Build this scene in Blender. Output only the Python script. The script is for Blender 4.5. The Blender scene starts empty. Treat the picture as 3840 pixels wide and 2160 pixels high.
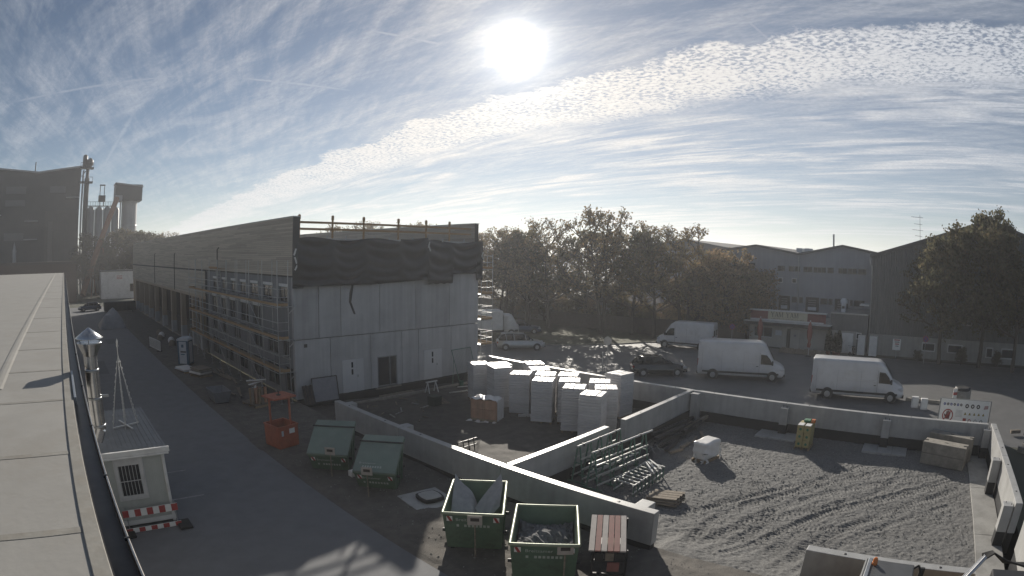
import bpy, bmesh, math, random
import numpy as np
from mathutils import Matrix, Vector

random.seed(7)
RNG = np.random.default_rng(7)
SC = bpy.context.scene
COL = SC.collection
rad = math.radians

# ------------------------------------------------------------------ camera
# wide security-camera lens (barrel distortion) 9 m above the street
H = 9.0
YAW, PITCH, ROLL = 2.317824 - math.pi, -0.055982, -0.0129129
CAM_R = Matrix.Rotation(YAW, 3, 'Z') @ Matrix.Rotation(PITCH, 3, 'X') @ Matrix.Rotation(ROLL, 3, 'Y')
cam_data = bpy.data.cameras.new('camera')
cam = bpy.data.objects.new('camera', cam_data)
COL.objects.link(cam)
cam_data.type = 'PANO'
_t = cam_data if hasattr(cam_data, 'panorama_type') else cam_data.cycles
_t.panorama_type = 'FISHEYE_LENS_POLYNOMIAL'
_t.fisheye_fov = rad(200)
_t.fisheye_polynomial_k0 = 0.0
_t.fisheye_polynomial_k1 = -0.9036815 / 18
_t.fisheye_polynomial_k2 = 0.0
_t.fisheye_polynomial_k3 = -0.0485812 / 18 ** 3
_t.fisheye_polynomial_k4 = 0.0
cam_data.sensor_width = 36
cam_data.sensor_fit = 'HORIZONTAL'
cam_data.clip_end = 9000
_m = Matrix.Identity(4)
for i in range(3):
    _m[i][0] = CAM_R[i][0]
    _m[i][1] = CAM_R[i][2]
    _m[i][2] = -CAM_R[i][1]
_m[2][3] = H
cam.matrix_world = _m
SC.camera = cam

# ------------------------------------------------------------------ light
SUN = Vector((0.685, 0.631, 0.364)).normalized()
SUN_EL = math.asin(SUN.z)
SUN_AZ = math.atan2(SUN.x, SUN.y)
sun_data = bpy.data.lights.new('sun', 'SUN')
sun_data.energy = 3.3
sun_data.angle = rad(0.5)
sun_data.color = (1.0, 0.93, 0.82)
sun = bpy.data.objects.new('sun', sun_data)
COL.objects.link(sun)
sun.rotation_euler = (-SUN).to_track_quat('-Z', 'Y').to_euler()

SC.view_settings.view_transform = 'Standard'
SC.view_settings.look = 'None'
SC.view_settings.exposure = 1.05
SC.view_settings.gamma = 1.0
SC.view_settings.use_curve_mapping = False

world = bpy.data.worlds.new('World')
SC.world = world
world.use_nodes = True


def build_world():
    nt = world.node_tree
    nt.nodes.clear()
    N = nt.nodes.new
    L = nt.links.new

    def val(x):
        return x

    def put(sock, x):
        if isinstance(x, (int, float)):
            sock.default_value = x
        elif isinstance(x, tuple):
            sock.default_value = x
        else:
            L(x, sock)

    def m(op, a, b=0.0, c=None, clamp=False):
        n = N('ShaderNodeMath')
        n.operation = op
        n.use_clamp = clamp
        put(n.inputs[0], a)
        put(n.inputs[1], b)
        if c is not None:
            put(n.inputs[2], c)
        return n.outputs[0]

    def smooth(x, lo, hi):
        n = N('ShaderNodeMapRange')
        n.interpolation_type = 'SMOOTHSTEP'
        put(n.inputs[0], x)
        n.inputs[1].default_value = lo
        n.inputs[2].default_value = hi
        n.inputs[3].default_value = 0
        n.inputs[4].default_value = 1
        return n.outputs[0]

    def comb(x, y, z=0.0):
        n = N('ShaderNodeCombineXYZ')
        put(n.inputs[0], x)
        put(n.inputs[1], y)
        put(n.inputs[2], z)
        return n.outputs[0]

    def noise(vec, scale, detail=4, rough=0.55, dist=0.0):
        n = N('ShaderNodeTexNoise')
        L(vec, n.inputs['Vector'])
        n.inputs['Scale'].default_value = scale
        n.inputs['Detail'].default_value = detail
        n.inputs['Roughness'].default_value = rough
        n.inputs['Distortion'].default_value = dist
        return n.outputs[0]

    def mixc(f, a, b):
        n = N('ShaderNodeMix')
        n.data_type = 'RGBA'
        put(n.inputs[0], f)
        put(n.inputs[6], a)
        put(n.inputs[7], b)
        return n.outputs[2]

    tc = N('ShaderNodeTexCoord')
    sep = N('ShaderNodeSeparateXYZ')
    L(tc.outputs['Generated'], sep.inputs[0])
    x, y, z = sep.outputs
    zz = m('ADD', m('MAXIMUM', z, 0.0), 0.05)
    u = m('DIVIDE', x, zz)
    v = m('DIVIDE', y, zz)
    P = comb(u, v)
    # angle to the sun
    dt = N('ShaderNodeVectorMath')
    dt.operation = 'DOT_PRODUCT'
    L(tc.outputs['Generated'], dt.inputs[0])
    dt.inputs[1].default_value = tuple(SUN)
    cosa = dt.outputs['Value']
    ang = m('ARCCOSINE', m('MINIMUM', cosa, 0.99999))
    deg = m('MULTIPLY', ang, 180 / math.pi)

    sky = N('ShaderNodeTexSky')
    sky.sky_type = 'NISHITA'
    sky.sun_disc = False
    sky.sun_elevation = SUN_EL
    sky.sun_rotation = SUN_AZ
    sky.altitude = 500
    sky.air_density = 0.85
    sky.dust_density = 0.05
    sky.ozone_density = 1.0
    skyc = N('ShaderNodeVectorMath')
    skyc.operation = 'SCALE'
    L(sky.outputs[0], skyc.inputs[0])
    skyc.inputs['Scale'].default_value = SKY_STRENGTH
    hz = N('ShaderNodeHueSaturation')
    hz.inputs['Saturation'].default_value = 0.98
    hz.inputs['Value'].default_value = 0.56
    L(skyc.outputs[0], hz.inputs['Color'])

    # altocumulus band running along +y
    wob = m('MULTIPLY', m('SUBTRACT', noise(P, 2.0, 8, 0.68), 0.5), 0.75)
    ub = m('ADD', u, wob)
    band = m('MULTIPLY', smooth(ub, 2.02, 2.12), m('SUBTRACT', 1.0, smooth(ub, 2.55, 3.0)))
    cells = noise(comb(m('MULTIPLY', u, 44.0), m('MULTIPLY', v, 33.0)), 1.0, 5, 0.58, 0.35)
    puffs = smooth(m('ADD', cells, m('MULTIPLY', noise(P, 3.5, 2), 0.35)), 0.50, 0.72)
    alto = m('MULTIPLY', band, m('ADD', 0.25, m('MULTIPLY', puffs, 0.75)))
    # streaky stratus towards the horizon
    st = noise(comb(m('MULTIPLY', u, 5.0), m('MULTIPLY', v, 0.75)), 1.0, 6, 0.62, 0.5)
    stf = noise(comb(m('MULTIPLY', u, 19.0), m('MULTIPLY', v, 2.2)), 1.0, 4, 0.6, 0.8)
    st2 = m('ADD', m('MULTIPLY', st, 0.7), m('MULTIPLY', stf, 0.3))
    gaps = m('ADD', 0.22, m('MULTIPLY', smooth(noise(comb(m('MULTIPLY', u, 1.3), m('MULTIPLY', v, 0.4)), 1.0, 5, 0.6, 0.3), 0.40, 0.60), 0.78))
    streak = m('MULTIPLY', m('MULTIPLY', smooth(st2, 0.36, 0.60), smooth(ub, 2.1, 2.9)), gaps)
    # thin cirrus veils over the rest
    ci1 = noise(comb(m('ADD', m('MULTIPLY', u, 3.6), m('MULTIPLY', v, 0.7)), m('SUBTRACT', m('MULTIPLY', v, 0.8), m('MULTIPLY', u, 0.3))), 1.0, 9, 0.72, 0.45)
    ci2 = noise(comb(m('ADD', m('MULTIPLY', u, 9.0), m('MULTIPLY', v, -3.0)), m('ADD', m('MULTIPLY', v, 1.3), m('MULTIPLY', u, 0.7))), 1.0, 8, 0.7, 0.3)
    ci = m('ADD', m('MULTIPLY', ci1, 0.62), m('MULTIPLY', ci2, 0.38))
    cirr = m('ADD', m('MULTIPLY', smooth(ci, 0.40, 0.70), 0.52), m('MULTIPLY', smooth(u, 0.6, 2.2), 0.10))
    # a few old contrails
    def contrail(p, q, w):
        # soft straight line between two points of the cloud plane
        dx, dy = q[0] - p[0], q[1] - p[1]
        ln = math.hypot(dx, dy)
        t = m('ADD', m('MULTIPLY', m('SUBTRACT', u, p[0]), dx / ln / ln), m('MULTIPLY', m('SUBTRACT', v, p[1]), dy / ln / ln))
        ds = m('ABSOLUTE', m('ADD', m('MULTIPLY', m('SUBTRACT', u, p[0]), -dy / ln), m('MULTIPLY', m('SUBTRACT', v, p[1]), dx / ln)))
        ds = m('ADD', ds, m('MULTIPLY', m('SUBTRACT', noise(P, 9.0, 4), 0.5), w * 1.2))
        k = m('MULTIPLY', m('SUBTRACT', 1.0, smooth(ds, 0.0, w)), m('MULTIPLY', smooth(t, 0.0, 0.2), m('SUBTRACT', 1.0, smooth(t, 0.7, 1.0))))
        return m('MULTIPLY', k, 0.3)
    trail = 0.0
    for pq in TRAILS:
        trail = m('MAXIMUM', trail, contrail(*pq))
    a = m('MAXIMUM', m('MAXIMUM', alto, streak), m('MAXIMUM', cirr, trail))
    a = m('MULTIPLY', a, smooth(z, -0.01, 0.05), clamp=True)
    # cloud brightness rises towards the sun
    near = m('POWER', m('MAXIMUM', cosa, 0.0), 5.0)
    shade = m('ADD', 0.62, m('MULTIPLY', cells, 0.72))
    cb = m('MULTIPLY', m('ADD', 0.31, m('MULTIPLY', near, 0.13)), shade)
    ccol = N('ShaderNodeVectorMath')
    ccol.operation = 'SCALE'
    L(mixc(near, (0.93, 0.98, 1.06, 1), (1.08, 1.0, 0.90, 1)), ccol.inputs[0])
    L(cb, ccol.inputs['Scale'])
    col = mixc(m('MULTIPLY', a, 0.88), hz.outputs[0], ccol.outputs[0])
    # white glare around the sun, added to the sky colour
    g1 = m('MULTIPLY', m('POWER', 2.71828, m('MULTIPLY', m('MULTIPLY', m('DIVIDE', deg, 1.45), m('DIVIDE', deg, 1.45)), -1.0)), 3.0)
    g2 = m('ADD', m('MULTIPLY', m('POWER', 2.71828, m('DIVIDE', deg, -2.6)), 0.62), m('MULTIPLY', m('POWER', 2.71828, m('DIVIDE', deg, -11.0)), 0.09))
    gl = N('ShaderNodeVectorMath')
    gl.operation = 'SCALE'
    gl.inputs[0].default_value = (1.0, 0.97, 0.91)
    L(m('ADD', g1, g2), gl.inputs['Scale'])
    add = N('ShaderNodeVectorMath')
    add.operation = 'ADD'
    L(col, add.inputs[0])
    L(gl.outputs[0], add.inputs[1])
    bg = N('ShaderNodeBackground')
    L(add.outputs[0], bg.inputs[0])
    bg.inputs[1].default_value = 1.0
    out = N('ShaderNodeOutputWorld')
    L(bg.outputs[0], out.inputs[0])


SKY_STRENGTH = 0.05
TRAILS = [((-0.51, 3.24), (0.75, 2.5), 0.035), ((0.335, 5.1), (0.40, 3.1), 0.03), ((0.87, 4.5), (0.92, 3.6), 0.03), ((1.05, 1.80), (1.5, 1.70), 0.02), ((0.76, 2.58), (1.5, 2.45), 0.03), ((2.15, 0.56), (1.7, 0.61), 0.02)]
build_world()

# ------------------------------------------------------------------ materials
MATS = {}


def mat(name, c1, c2=None, rough=0.7, scale=4.0, detail=5, bump=0.0, bscale=None, metal=0.0, island=0.0,
        stretch=(1, 1, 1), spec=0.5, orand=0.0, streak=0.0, dirt=None, alpha=None, coat=0.0, dscale=0.6):
    """plain procedural material: two colours mixed by world-space noise, optional bump, per-piece variation"""
    if name in MATS:
        return MATS[name]
    m = bpy.data.materials.new(name)
    m.use_nodes = True
    nt = m.node_tree
    b = nt.nodes['Principled BSDF']
    N = nt.nodes.new
    L = nt.links.new
    if c2 is None:
        c2 = tuple(x * 0.78 for x in c1)
    geo = N('ShaderNodeNewGeometry')
    mp = N('ShaderNodeMapping')
    mp.inputs['Scale'].default_value = stretch
    L(geo.outputs['Position'], mp.inputs[0])
    nz = N('ShaderNodeTexNoise')
    nz.inputs['Scale'].default_value = scale
    nz.inputs['Detail'].default_value = detail
    nz.inputs['Roughness'].default_value = 0.62
    L(mp.outputs[0], nz.inputs['Vector'])
    ramp = N('ShaderNodeMapRange')
    ramp.inputs[1].default_value = 0.3
    ramp.inputs[2].default_value = 0.7
    L(nz.outputs[0], ramp.inputs[0])
    mx = N('ShaderNodeMix')
    mx.data_type = 'RGBA'
    L(ramp.outputs[0], mx.inputs[0])
    mx.inputs[6].default_value = (*c1, 1)
    mx.inputs[7].default_value = (*c2, 1)
    colour = mx.outputs[2]
    if dirt is not None:
        nd = N('ShaderNodeTexNoise')
        nd.inputs['Scale'].default_value = dscale
        nd.inputs['Detail'].default_value = 6
        nd.inputs['Roughness'].default_value = 0.7
        L(geo.outputs['Position'], nd.inputs['Vector'])
        rd = N('ShaderNodeMapRange')
        rd.inputs[1].default_value = 0.48
        rd.inputs[2].default_value = 0.72
        rd.inputs[4].default_value = 0.8
        L(nd.outputs[0], rd.inputs[0])
        m2 = N('ShaderNodeMix')
        m2.data_type = 'RGBA'
        L(rd.outputs[0], m2.inputs[0])
        L(colour, m2.inputs[6])
        m2.inputs[7].default_value = (*dirt, 1)
        colour = m2.outputs[2]
    if streak > 0:
        ms = N('ShaderNodeMapping')
        ms.inputs['Scale'].default_value = (2.2, 2.2, 0.12)
        L(geo.outputs['Position'], ms.inputs[0])
        ns = N('ShaderNodeTexNoise')
        ns.inputs['Scale'].default_value = 1.6
        ns.inputs['Detail'].default_value = 5
        L(ms.outputs[0], ns.inputs['Vector'])
        rs = N('ShaderNodeMapRange')
        rs.inputs[1].default_value = 0.35
        rs.inputs[2].default_value = 0.7
        rs.inputs[3].default_value = 1.0
        rs.inputs[4].default_value = 1.0 - streak
        L(ns.outputs[0], rs.inputs[0])
        hs = N('ShaderNodeHueSaturation')
        L(rs.outputs[0], hs.inputs['Value'])
        L(colour, hs.inputs['Color'])
        colour = hs.outputs[0]
    if island > 0:
        ri = N('ShaderNodeMapRange')
        ri.inputs[3].default_value = 1.0 - island
        ri.inputs[4].default_value = 1.0 + island
        L(geo.outputs['Random Per Island'], ri.inputs[0])
        hi = N('ShaderNodeHueSaturation')
        L(ri.outputs[0], hi.inputs['Value'])
        L(colour, hi.inputs['Color'])
        colour = hi.outputs[0]
    if orand > 0:
        oi = N('ShaderNodeObjectInfo')
        ro_ = N('ShaderNodeMapRange')
        ro_.inputs[3].default_value = 1.0 - orand
        ro_.inputs[4].default_value = 1.0 + orand
        L(oi.outputs['Random'], ro_.inputs[0])
        ho_ = N('ShaderNodeHueSaturation')
        L(ro_.outputs[0], ho_.inputs['Value'])
        L(colour, ho_.inputs['Color'])
        colour = ho_.outputs[0]
    L(colour, b.inputs['Base Color'])
    b.inputs['Roughness'].default_value = rough
    b.inputs['Metallic'].default_value = metal
    b.inputs['Specular IOR Level'].default_value = spec
    b.inputs['Coat Weight'].default_value = coat
    if alpha is not None:
        b.inputs['Alpha'].default_value = alpha
    if bump > 0:
        bn = N('ShaderNodeTexNoise')
        bn.inputs['Scale'].default_value = bscale or scale * 4
        bn.inputs['Detail'].default_value = 6
        L(mp.outputs[0], bn.inputs['Vector'])
        bp = N('ShaderNodeBump')
        bp.inputs['Strength'].default_value = min(1.0, bump)
        bp.inputs['Distance'].default_value = 0.02
        L(bn.outputs[0], bp.inputs['Height'])
        L(bp.outputs[0], b.inputs['Normal'])
    MATS[name] = m
    return m


def leaf_mat(name, c1, c2, c3):
    m = bpy.data.materials.new(name)
    m.use_nodes = True
    nt = m.node_tree
    nt.nodes.clear()
    N = nt.nodes.new
    L = nt.links.new
    geo = N('ShaderNodeNewGeometry')
    rp = N('ShaderNodeValToRGB')
    e = rp.color_ramp.elements
    e[0].position = 0.0
    e[0].color = (*c1, 1)
    e[1].position = 1.0
    e[1].color = (*c3, 1)
    k = e.new(0.55)
    k.color = (*c2, 1)
    nz = N('ShaderNodeTexNoise')
    nz.inputs['Scale'].default_value = 0.45
    L(geo.outputs['Position'], nz.inputs['Vector'])
    ad = N('ShaderNodeMath')
    ad.operation = 'MULTIPLY_ADD'
    L(geo.outputs['Random Per Island'], ad.inputs[0])
    ad.inputs[1].default_value = 0.6
    sb = N('ShaderNodeMath')
    sb.operation = 'MULTIPLY_ADD'
    L(nz.outputs[0], sb.inputs[0])
    sb.inputs[1].default_value = 0.9
    sb.inputs[2].default_value = -0.25
    L(sb.outputs[0], ad.inputs[2])
    L(ad.outputs[0], rp.inputs[0])
    d = N('ShaderNodeBsdfDiffuse')
    t = N('ShaderNodeBsdfTranslucent')
    mx = N('ShaderNodeMixShader')
    mx.inputs[0].default_value = 0.45
    L(rp.outputs[0], d.inputs[0])
    L(rp.outputs[0], t.inputs[0])
    L(d.outputs[0], mx.inputs[1])
    L(t.outputs[0], mx.inputs[2])
    o = N('ShaderNodeOutputMaterial')
    L(mx.outputs[0], o.inputs[0])
    MATS[name] = m
    return m


def glass_mat(name, c=(0.03, 0.035, 0.04), rough=0.08):
    return mat(name, c, tuple(x * 0.6 for x in c), rough=rough, scale=0.8, spec=0.6)


asphalt = mat('asphalt', (0.156, 0.161, 0.171), (0.122, 0.126, 0.135), rough=0.82, scale=1.3, bump=0.35, bscale=60, dirt=(0.155, 0.156, 0.16), dscale=0.22)
asphalt2 = mat('asphalt_pale', (0.125, 0.125, 0.125), (0.09, 0.09, 0.092), rough=0.6, scale=0.8, bump=0.3, bscale=50, dirt=(0.10, 0.10, 0.10), dscale=0.3)
dirt_m = mat('dirt', (0.135, 0.122, 0.108), (0.085, 0.078, 0.07), rough=0.95, scale=2.2, bump=0.9, bscale=25, dirt=(0.06, 0.056, 0.052), dscale=0.9)
gravel_m = mat('gravel', (0.20, 0.197, 0.192), (0.09, 0.089, 0.087), rough=0.95, scale=16, detail=10, bump=1.0, bscale=45, dirt=(0.105, 0.103, 0.10), dscale=0.5)
soil_m = mat('wet_soil', (0.085, 0.075, 0.066), (0.045, 0.041, 0.037), rough=0.9, scale=2.0, bump=0.8, bscale=25, dirt=(0.11, 0.10, 0.09), dscale=1.4)
stone_m = mat('stone', (0.26, 0.255, 0.245), (0.12, 0.118, 0.112), rough=0.9, scale=9, island=0.35)
land_m = mat('land', (0.07, 0.075, 0.05), (0.05, 0.05, 0.04), rough=0.95, scale=0.1, bump=0.4)
grass_m = mat('grass_verge', (0.085, 0.09, 0.045), (0.05, 0.05, 0.028), rough=0.95, scale=1.5, bump=0.8, bscale=30, dirt=(0.12, 0.085, 0.04), dscale=1.2)
conc = mat('concrete', (0.43, 0.432, 0.435), (0.35, 0.352, 0.358), rough=0.8, scale=0.9, bump=0.15, bscale=30, streak=0.2, orand=0.07)
conc_wall = mat('concrete_precast', (0.41, 0.41, 0.405), (0.34, 0.34, 0.335), rough=0.42, scale=1.4, bump=0.15, bscale=30, island=0.06, streak=0.14, dirt=(0.28, 0.275, 0.265), dscale=1.1)
conc_old = mat('concrete_old', (0.30, 0.275, 0.235), (0.20, 0.185, 0.16), rough=0.9, scale=3, bump=0.4, bscale=25, dirt=(0.13, 0.12, 0.105), dscale=1.6)
slab_m = mat('concrete_slab', (0.30, 0.295, 0.28), (0.22, 0.215, 0.205), rough=0.85, scale=1.2, bump=0.2, bscale=30, dirt=(0.17, 0.165, 0.155))
bitumen = mat('bitumen', (0.018, 0.019, 0.021), (0.012, 0.012, 0.014), rough=0.6, scale=3, bump=0.3)
timber = mat('larch_cladding', (0.44, 0.39, 0.325), (0.35, 0.305, 0.25), rough=0.75, scale=3, stretch=(1, 0.15, 6), island=0.16, bump=0.15)
timber2 = mat('laminated_timber', (0.42, 0.34, 0.25), (0.33, 0.26, 0.19), rough=0.7, scale=2.5, stretch=(3, 3, 0.3), island=0.1)
plank_m = mat('plank', (0.36, 0.23, 0.11), (0.24, 0.15, 0.075), rough=0.8, scale=4, stretch=(4, 0.6, 6), island=0.15)
toe_m = mat('toe_board', (0.36, 0.235, 0.12), (0.25, 0.16, 0.085), rough=0.8, scale=4, stretch=(4, 0.6, 6), island=0.12)
oldwood = mat('weathered_wood', (0.25, 0.21, 0.165), (0.14, 0.115, 0.09), rough=0.9, scale=6, stretch=(1, 1, 3), island=0.2, bump=0.3)
galv = mat('galvanised_steel', (0.42, 0.43, 0.44), (0.30, 0.31, 0.32), rough=0.38, scale=5, metal=0.85)
steel = mat('stainless_steel', (0.56, 0.56, 0.56), (0.42, 0.42, 0.43), rough=0.24, scale=2, metal=1.0, stretch=(1, 1, 5))
darksteel = mat('dark_steel', (0.045, 0.045, 0.048), (0.03, 0.03, 0.032), rough=0.5, scale=4, metal=0.4)
gutter_m = mat('brown_gutter_metal', (0.075, 0.066, 0.06), (0.045, 0.04, 0.037), rough=0.4, scale=3, metal=0.6, dirt=(0.10, 0.09, 0.08))
gutter_rim = mat('gutter_rim_metal', (0.45, 0.43, 0.40), (0.3, 0.28, 0.26), rough=0.25, scale=5, metal=0.9)
tarp_m = mat('black_sheeting', (0.03, 0.03, 0.032), (0.02, 0.02, 0.022), rough=0.33, scale=3, bump=0.15, bscale=6)
window_g = mat('window_glass', (0.03, 0.034, 0.04), (0.018, 0.02, 0.024), rough=0.12, spec=0.45)
frame_grey = mat('grey_frame', (0.20, 0.205, 0.21), (0.16, 0.165, 0.17), rough=0.5)
frame_white = mat('white_frame', (0.62, 0.62, 0.61), (0.5, 0.5, 0.5), rough=0.5)
white_m = mat('white_paint', (0.70, 0.70, 0.69), (0.58, 0.58, 0.57), rough=0.5, scale=2, dirt=(0.45, 0.44, 0.42))
door_white = mat('door_white', (0.50, 0.505, 0.51), (0.44, 0.445, 0.45), rough=0.5, scale=1)
grey_panel = mat('grey_render', (0.20, 0.205, 0.215), (0.155, 0.16, 0.17), rough=0.75, scale=1.0, streak=0.12)
membrane = mat('roof_membrane', (0.29, 0.28, 0.26), (0.245, 0.237, 0.22), rough=0.7, scale=0.9, bump=0.15, bscale=12, dirt=(0.24, 0.225, 0.20), dscale=1.1)
membrane2 = mat('roof_membrane_edge', (0.26, 0.25, 0.225), (0.19, 0.18, 0.16), rough=0.75, scale=4, bump=0.2, dirt=(0.20, 0.18, 0.15), dscale=3)
eps_m = mat('wrapped_insulation', (0.54, 0.53, 0.53), (0.46, 0.45, 0.45), rough=0.42, scale=3.5, orand=0.07, bump=0.6, bscale=14, stretch=(1, 1, 2.5))
eps_side = mat('insulation_edge', (0.47, 0.38, 0.32), (0.40, 0.31, 0.26), rough=0.8, scale=3, island=0.05)
film = mat('white_film', (0.72, 0.70, 0.68), (0.62, 0.60, 0.58), rough=0.32, scale=3, bump=0.5, bscale=9)
brick_m = mat('clay_block', (0.42, 0.24, 0.15), (0.31, 0.17, 0.105), rough=0.85, scale=3, island=0.12, orand=0.1, bump=0.3)
palwood = mat('pallet_wood', (0.30, 0.225, 0.14), (0.2, 0.15, 0.095), rough=0.85, scale=5, island=0.18)
rackgreen = mat('green_rack_paint', (0.10, 0.20, 0.155), (0.075, 0.15, 0.115), rough=0.45, scale=3, dirt=(0.05, 0.06, 0.05))
rackrail = mat('rack_rail', (0.55, 0.55, 0.53), (0.42, 0.42, 0.41), rough=0.35, metal=0.5)  # rack rails paler than the green posts, sunlight put into the colour
rubber = mat('rubber', (0.02, 0.02, 0.02), (0.014, 0.014, 0.014), rough=0.8)
green_skip = mat('skip_green', (0.105, 0.17, 0.115), (0.078, 0.13, 0.088), rough=0.5, scale=2.5, dirt=(0.06, 0.075, 0.055), dscale=1.5)
lid_green = mat('lid_grey_green', (0.17, 0.22, 0.18), (0.135, 0.18, 0.148), rough=0.5, scale=1.5, dirt=(0.13, 0.15, 0.135))
rim_worn = mat('worn_rim', (0.30, 0.33, 0.24), (0.20, 0.23, 0.17), rough=0.4, scale=6, metal=0.3)
orange_m = mat('orange_paint', (0.40, 0.115, 0.06), (0.31, 0.085, 0.045), rough=0.5, scale=3, dirt=(0.26, 0.09, 0.05), dscale=2)
red_m_ = mat('red_paint', (0.50, 0.045, 0.035), (0.38, 0.035, 0.028), rough=0.5)
redpanel = mat('maroon_panel', (0.17, 0.04, 0.04), (0.13, 0.032, 0.032), rough=0.6)
blue_m = mat('toilet_blue', (0.035, 0.10, 0.17), (0.025, 0.075, 0.13), rough=0.5)
palegrey = mat('pale_plastic', (0.50, 0.53, 0.57), (0.42, 0.45, 0.49), rough=0.5)
corr = mat('corrugated_grey', (0.155, 0.16, 0.165), (0.125, 0.128, 0.132), rough=0.55, scale=1.5, streak=0.15)
plaster = mat('plaster_grey', (0.36, 0.355, 0.34), (0.29, 0.285, 0.275), rough=0.85, scale=1.0, streak=0.18)
upper_wall = mat('blue_grey_render', (0.30, 0.315, 0.35), (0.26, 0.27, 0.30), rough=0.85, scale=0.5, streak=0.10)
yellowbox = mat('yellow_carton', (0.38, 0.32, 0.14), (0.30, 0.25, 0.11), rough=0.6, scale=4, island=0.15)
green_print = mat('green_print', (0.04, 0.16, 0.08), rough=0.6)
amber = mat('amber_lens', (0.55, 0.17, 0.04), (0.45, 0.13, 0.03), rough=0.2)
yellow_m = mat('machine_yellow', (0.30, 0.18, 0.04), (0.22, 0.13, 0.03), rough=0.45, scale=3, dirt=(0.20, 0.14, 0.06))
vanwhite = mat('van_white', (0.54, 0.545, 0.56), (0.48, 0.485, 0.50), rough=0.32, scale=1, coat=0.4, dirt=(0.42, 0.415, 0.41), dscale=1.3)
silver = mat('car_silver', (0.36, 0.37, 0.37), (0.32, 0.33, 0.33), rough=0.3, metal=0.5, coat=0.5)
darkcar = mat('car_dark', (0.02, 0.022, 0.026), (0.016, 0.018, 0.02), rough=0.25, metal=0.3, coat=0.5)
bluecar = mat('car_blue', (0.025, 0.045, 0.085), (0.02, 0.035, 0.07), rough=0.3, metal=0.3, coat=0.5)
carglass = mat('car_glass', (0.012, 0.014, 0.016), (0.008, 0.009, 0.01), rough=0.12, spec=0.35)
plastic_blk = mat('black_plastic', (0.022, 0.022, 0.024), (0.016, 0.016, 0.017), rough=0.6)
lamp_red = mat('tail_lamp', (0.30, 0.02, 0.015), rough=0.2)
lamp_clear = mat('headlamp', (0.55, 0.56, 0.58), rough=0.1)
bark = mat('bark', (0.085, 0.07, 0.055), (0.05, 0.042, 0.034), rough=0.95, scale=6, bump=0.6)
factory_dark = mat('dark_sheet_metal', (0.028, 0.032, 0.036), (0.02, 0.023, 0.026), rough=0.6, scale=0.4, streak=0.2)
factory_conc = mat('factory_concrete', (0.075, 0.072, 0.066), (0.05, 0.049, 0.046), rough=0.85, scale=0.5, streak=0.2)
silo_m = mat('silo_sheet', (0.34, 0.34, 0.35), (0.29, 0.29, 0.30), rough=0.5, scale=0.3, streak=0.15)
rust = mat('rusty_brown', (0.27, 0.125, 0.06), (0.19, 0.085, 0.045), rough=0.7)
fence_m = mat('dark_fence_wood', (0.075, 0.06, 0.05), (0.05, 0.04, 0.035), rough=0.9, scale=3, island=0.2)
beige_sign = mat('sign_beige', (0.50, 0.47, 0.36), (0.43, 0.40, 0.30), rough=0.6, scale=3)
ink = mat('sign_ink', (0.04, 0.032, 0.028), rough=0.6)
signblue = mat('sign_blue', (0.04, 0.07, 0.28), rough=0.5)
signred = mat('sign_red', (0.36, 0.055, 0.05), rough=0.5)
signwhite = mat('sign_white', (0.74, 0.74, 0.72), (0.68, 0.68, 0.66), rough=0.5)
roofgrey = mat('roof_sheet', (0.15, 0.15, 0.15), (0.12, 0.12, 0.12), rough=0.9, scale=0.5, spec=0.15)
parasol_m = mat('parasol_red', (0.26, 0.075, 0.06), (0.19, 0.055, 0.045), rough=0.8, scale=5)
thuja_m = leaf_mat('thuja_leaf', (0.012, 0.022, 0.012), (0.02, 0.032, 0.016), (0.03, 0.045, 0.02))
leaf_a = leaf_mat('autumn_leaf', (0.17, 0.16, 0.09), (0.21, 0.165, 0.10), (0.27, 0.175, 0.09))
leaf_b = leaf_mat('golden_leaf', (0.17, 0.15, 0.085), (0.24, 0.18, 0.11), (0.30, 0.195, 0.12))
leaf_c = leaf_mat('deep_leaf', (0.095, 0.10, 0.06), (0.12, 0.11, 0.066), (0.15, 0.11, 0.062))
timber_pile = mat('dark_timber', (0.045, 0.042, 0.043), (0.028, 0.027, 0.03), rough=0.8, scale=4, island=0.3)
wet_tub = mat('grey_tub', (0.18, 0.19, 0.21), (0.14, 0.15, 0.165), rough=0.5)
tarp_blue = mat('grey_blue_tarp', (0.20, 0.215, 0.24), (0.15, 0.16, 0.18), rough=0.5, scale=2, bump=0.4, bscale=4)

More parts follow.
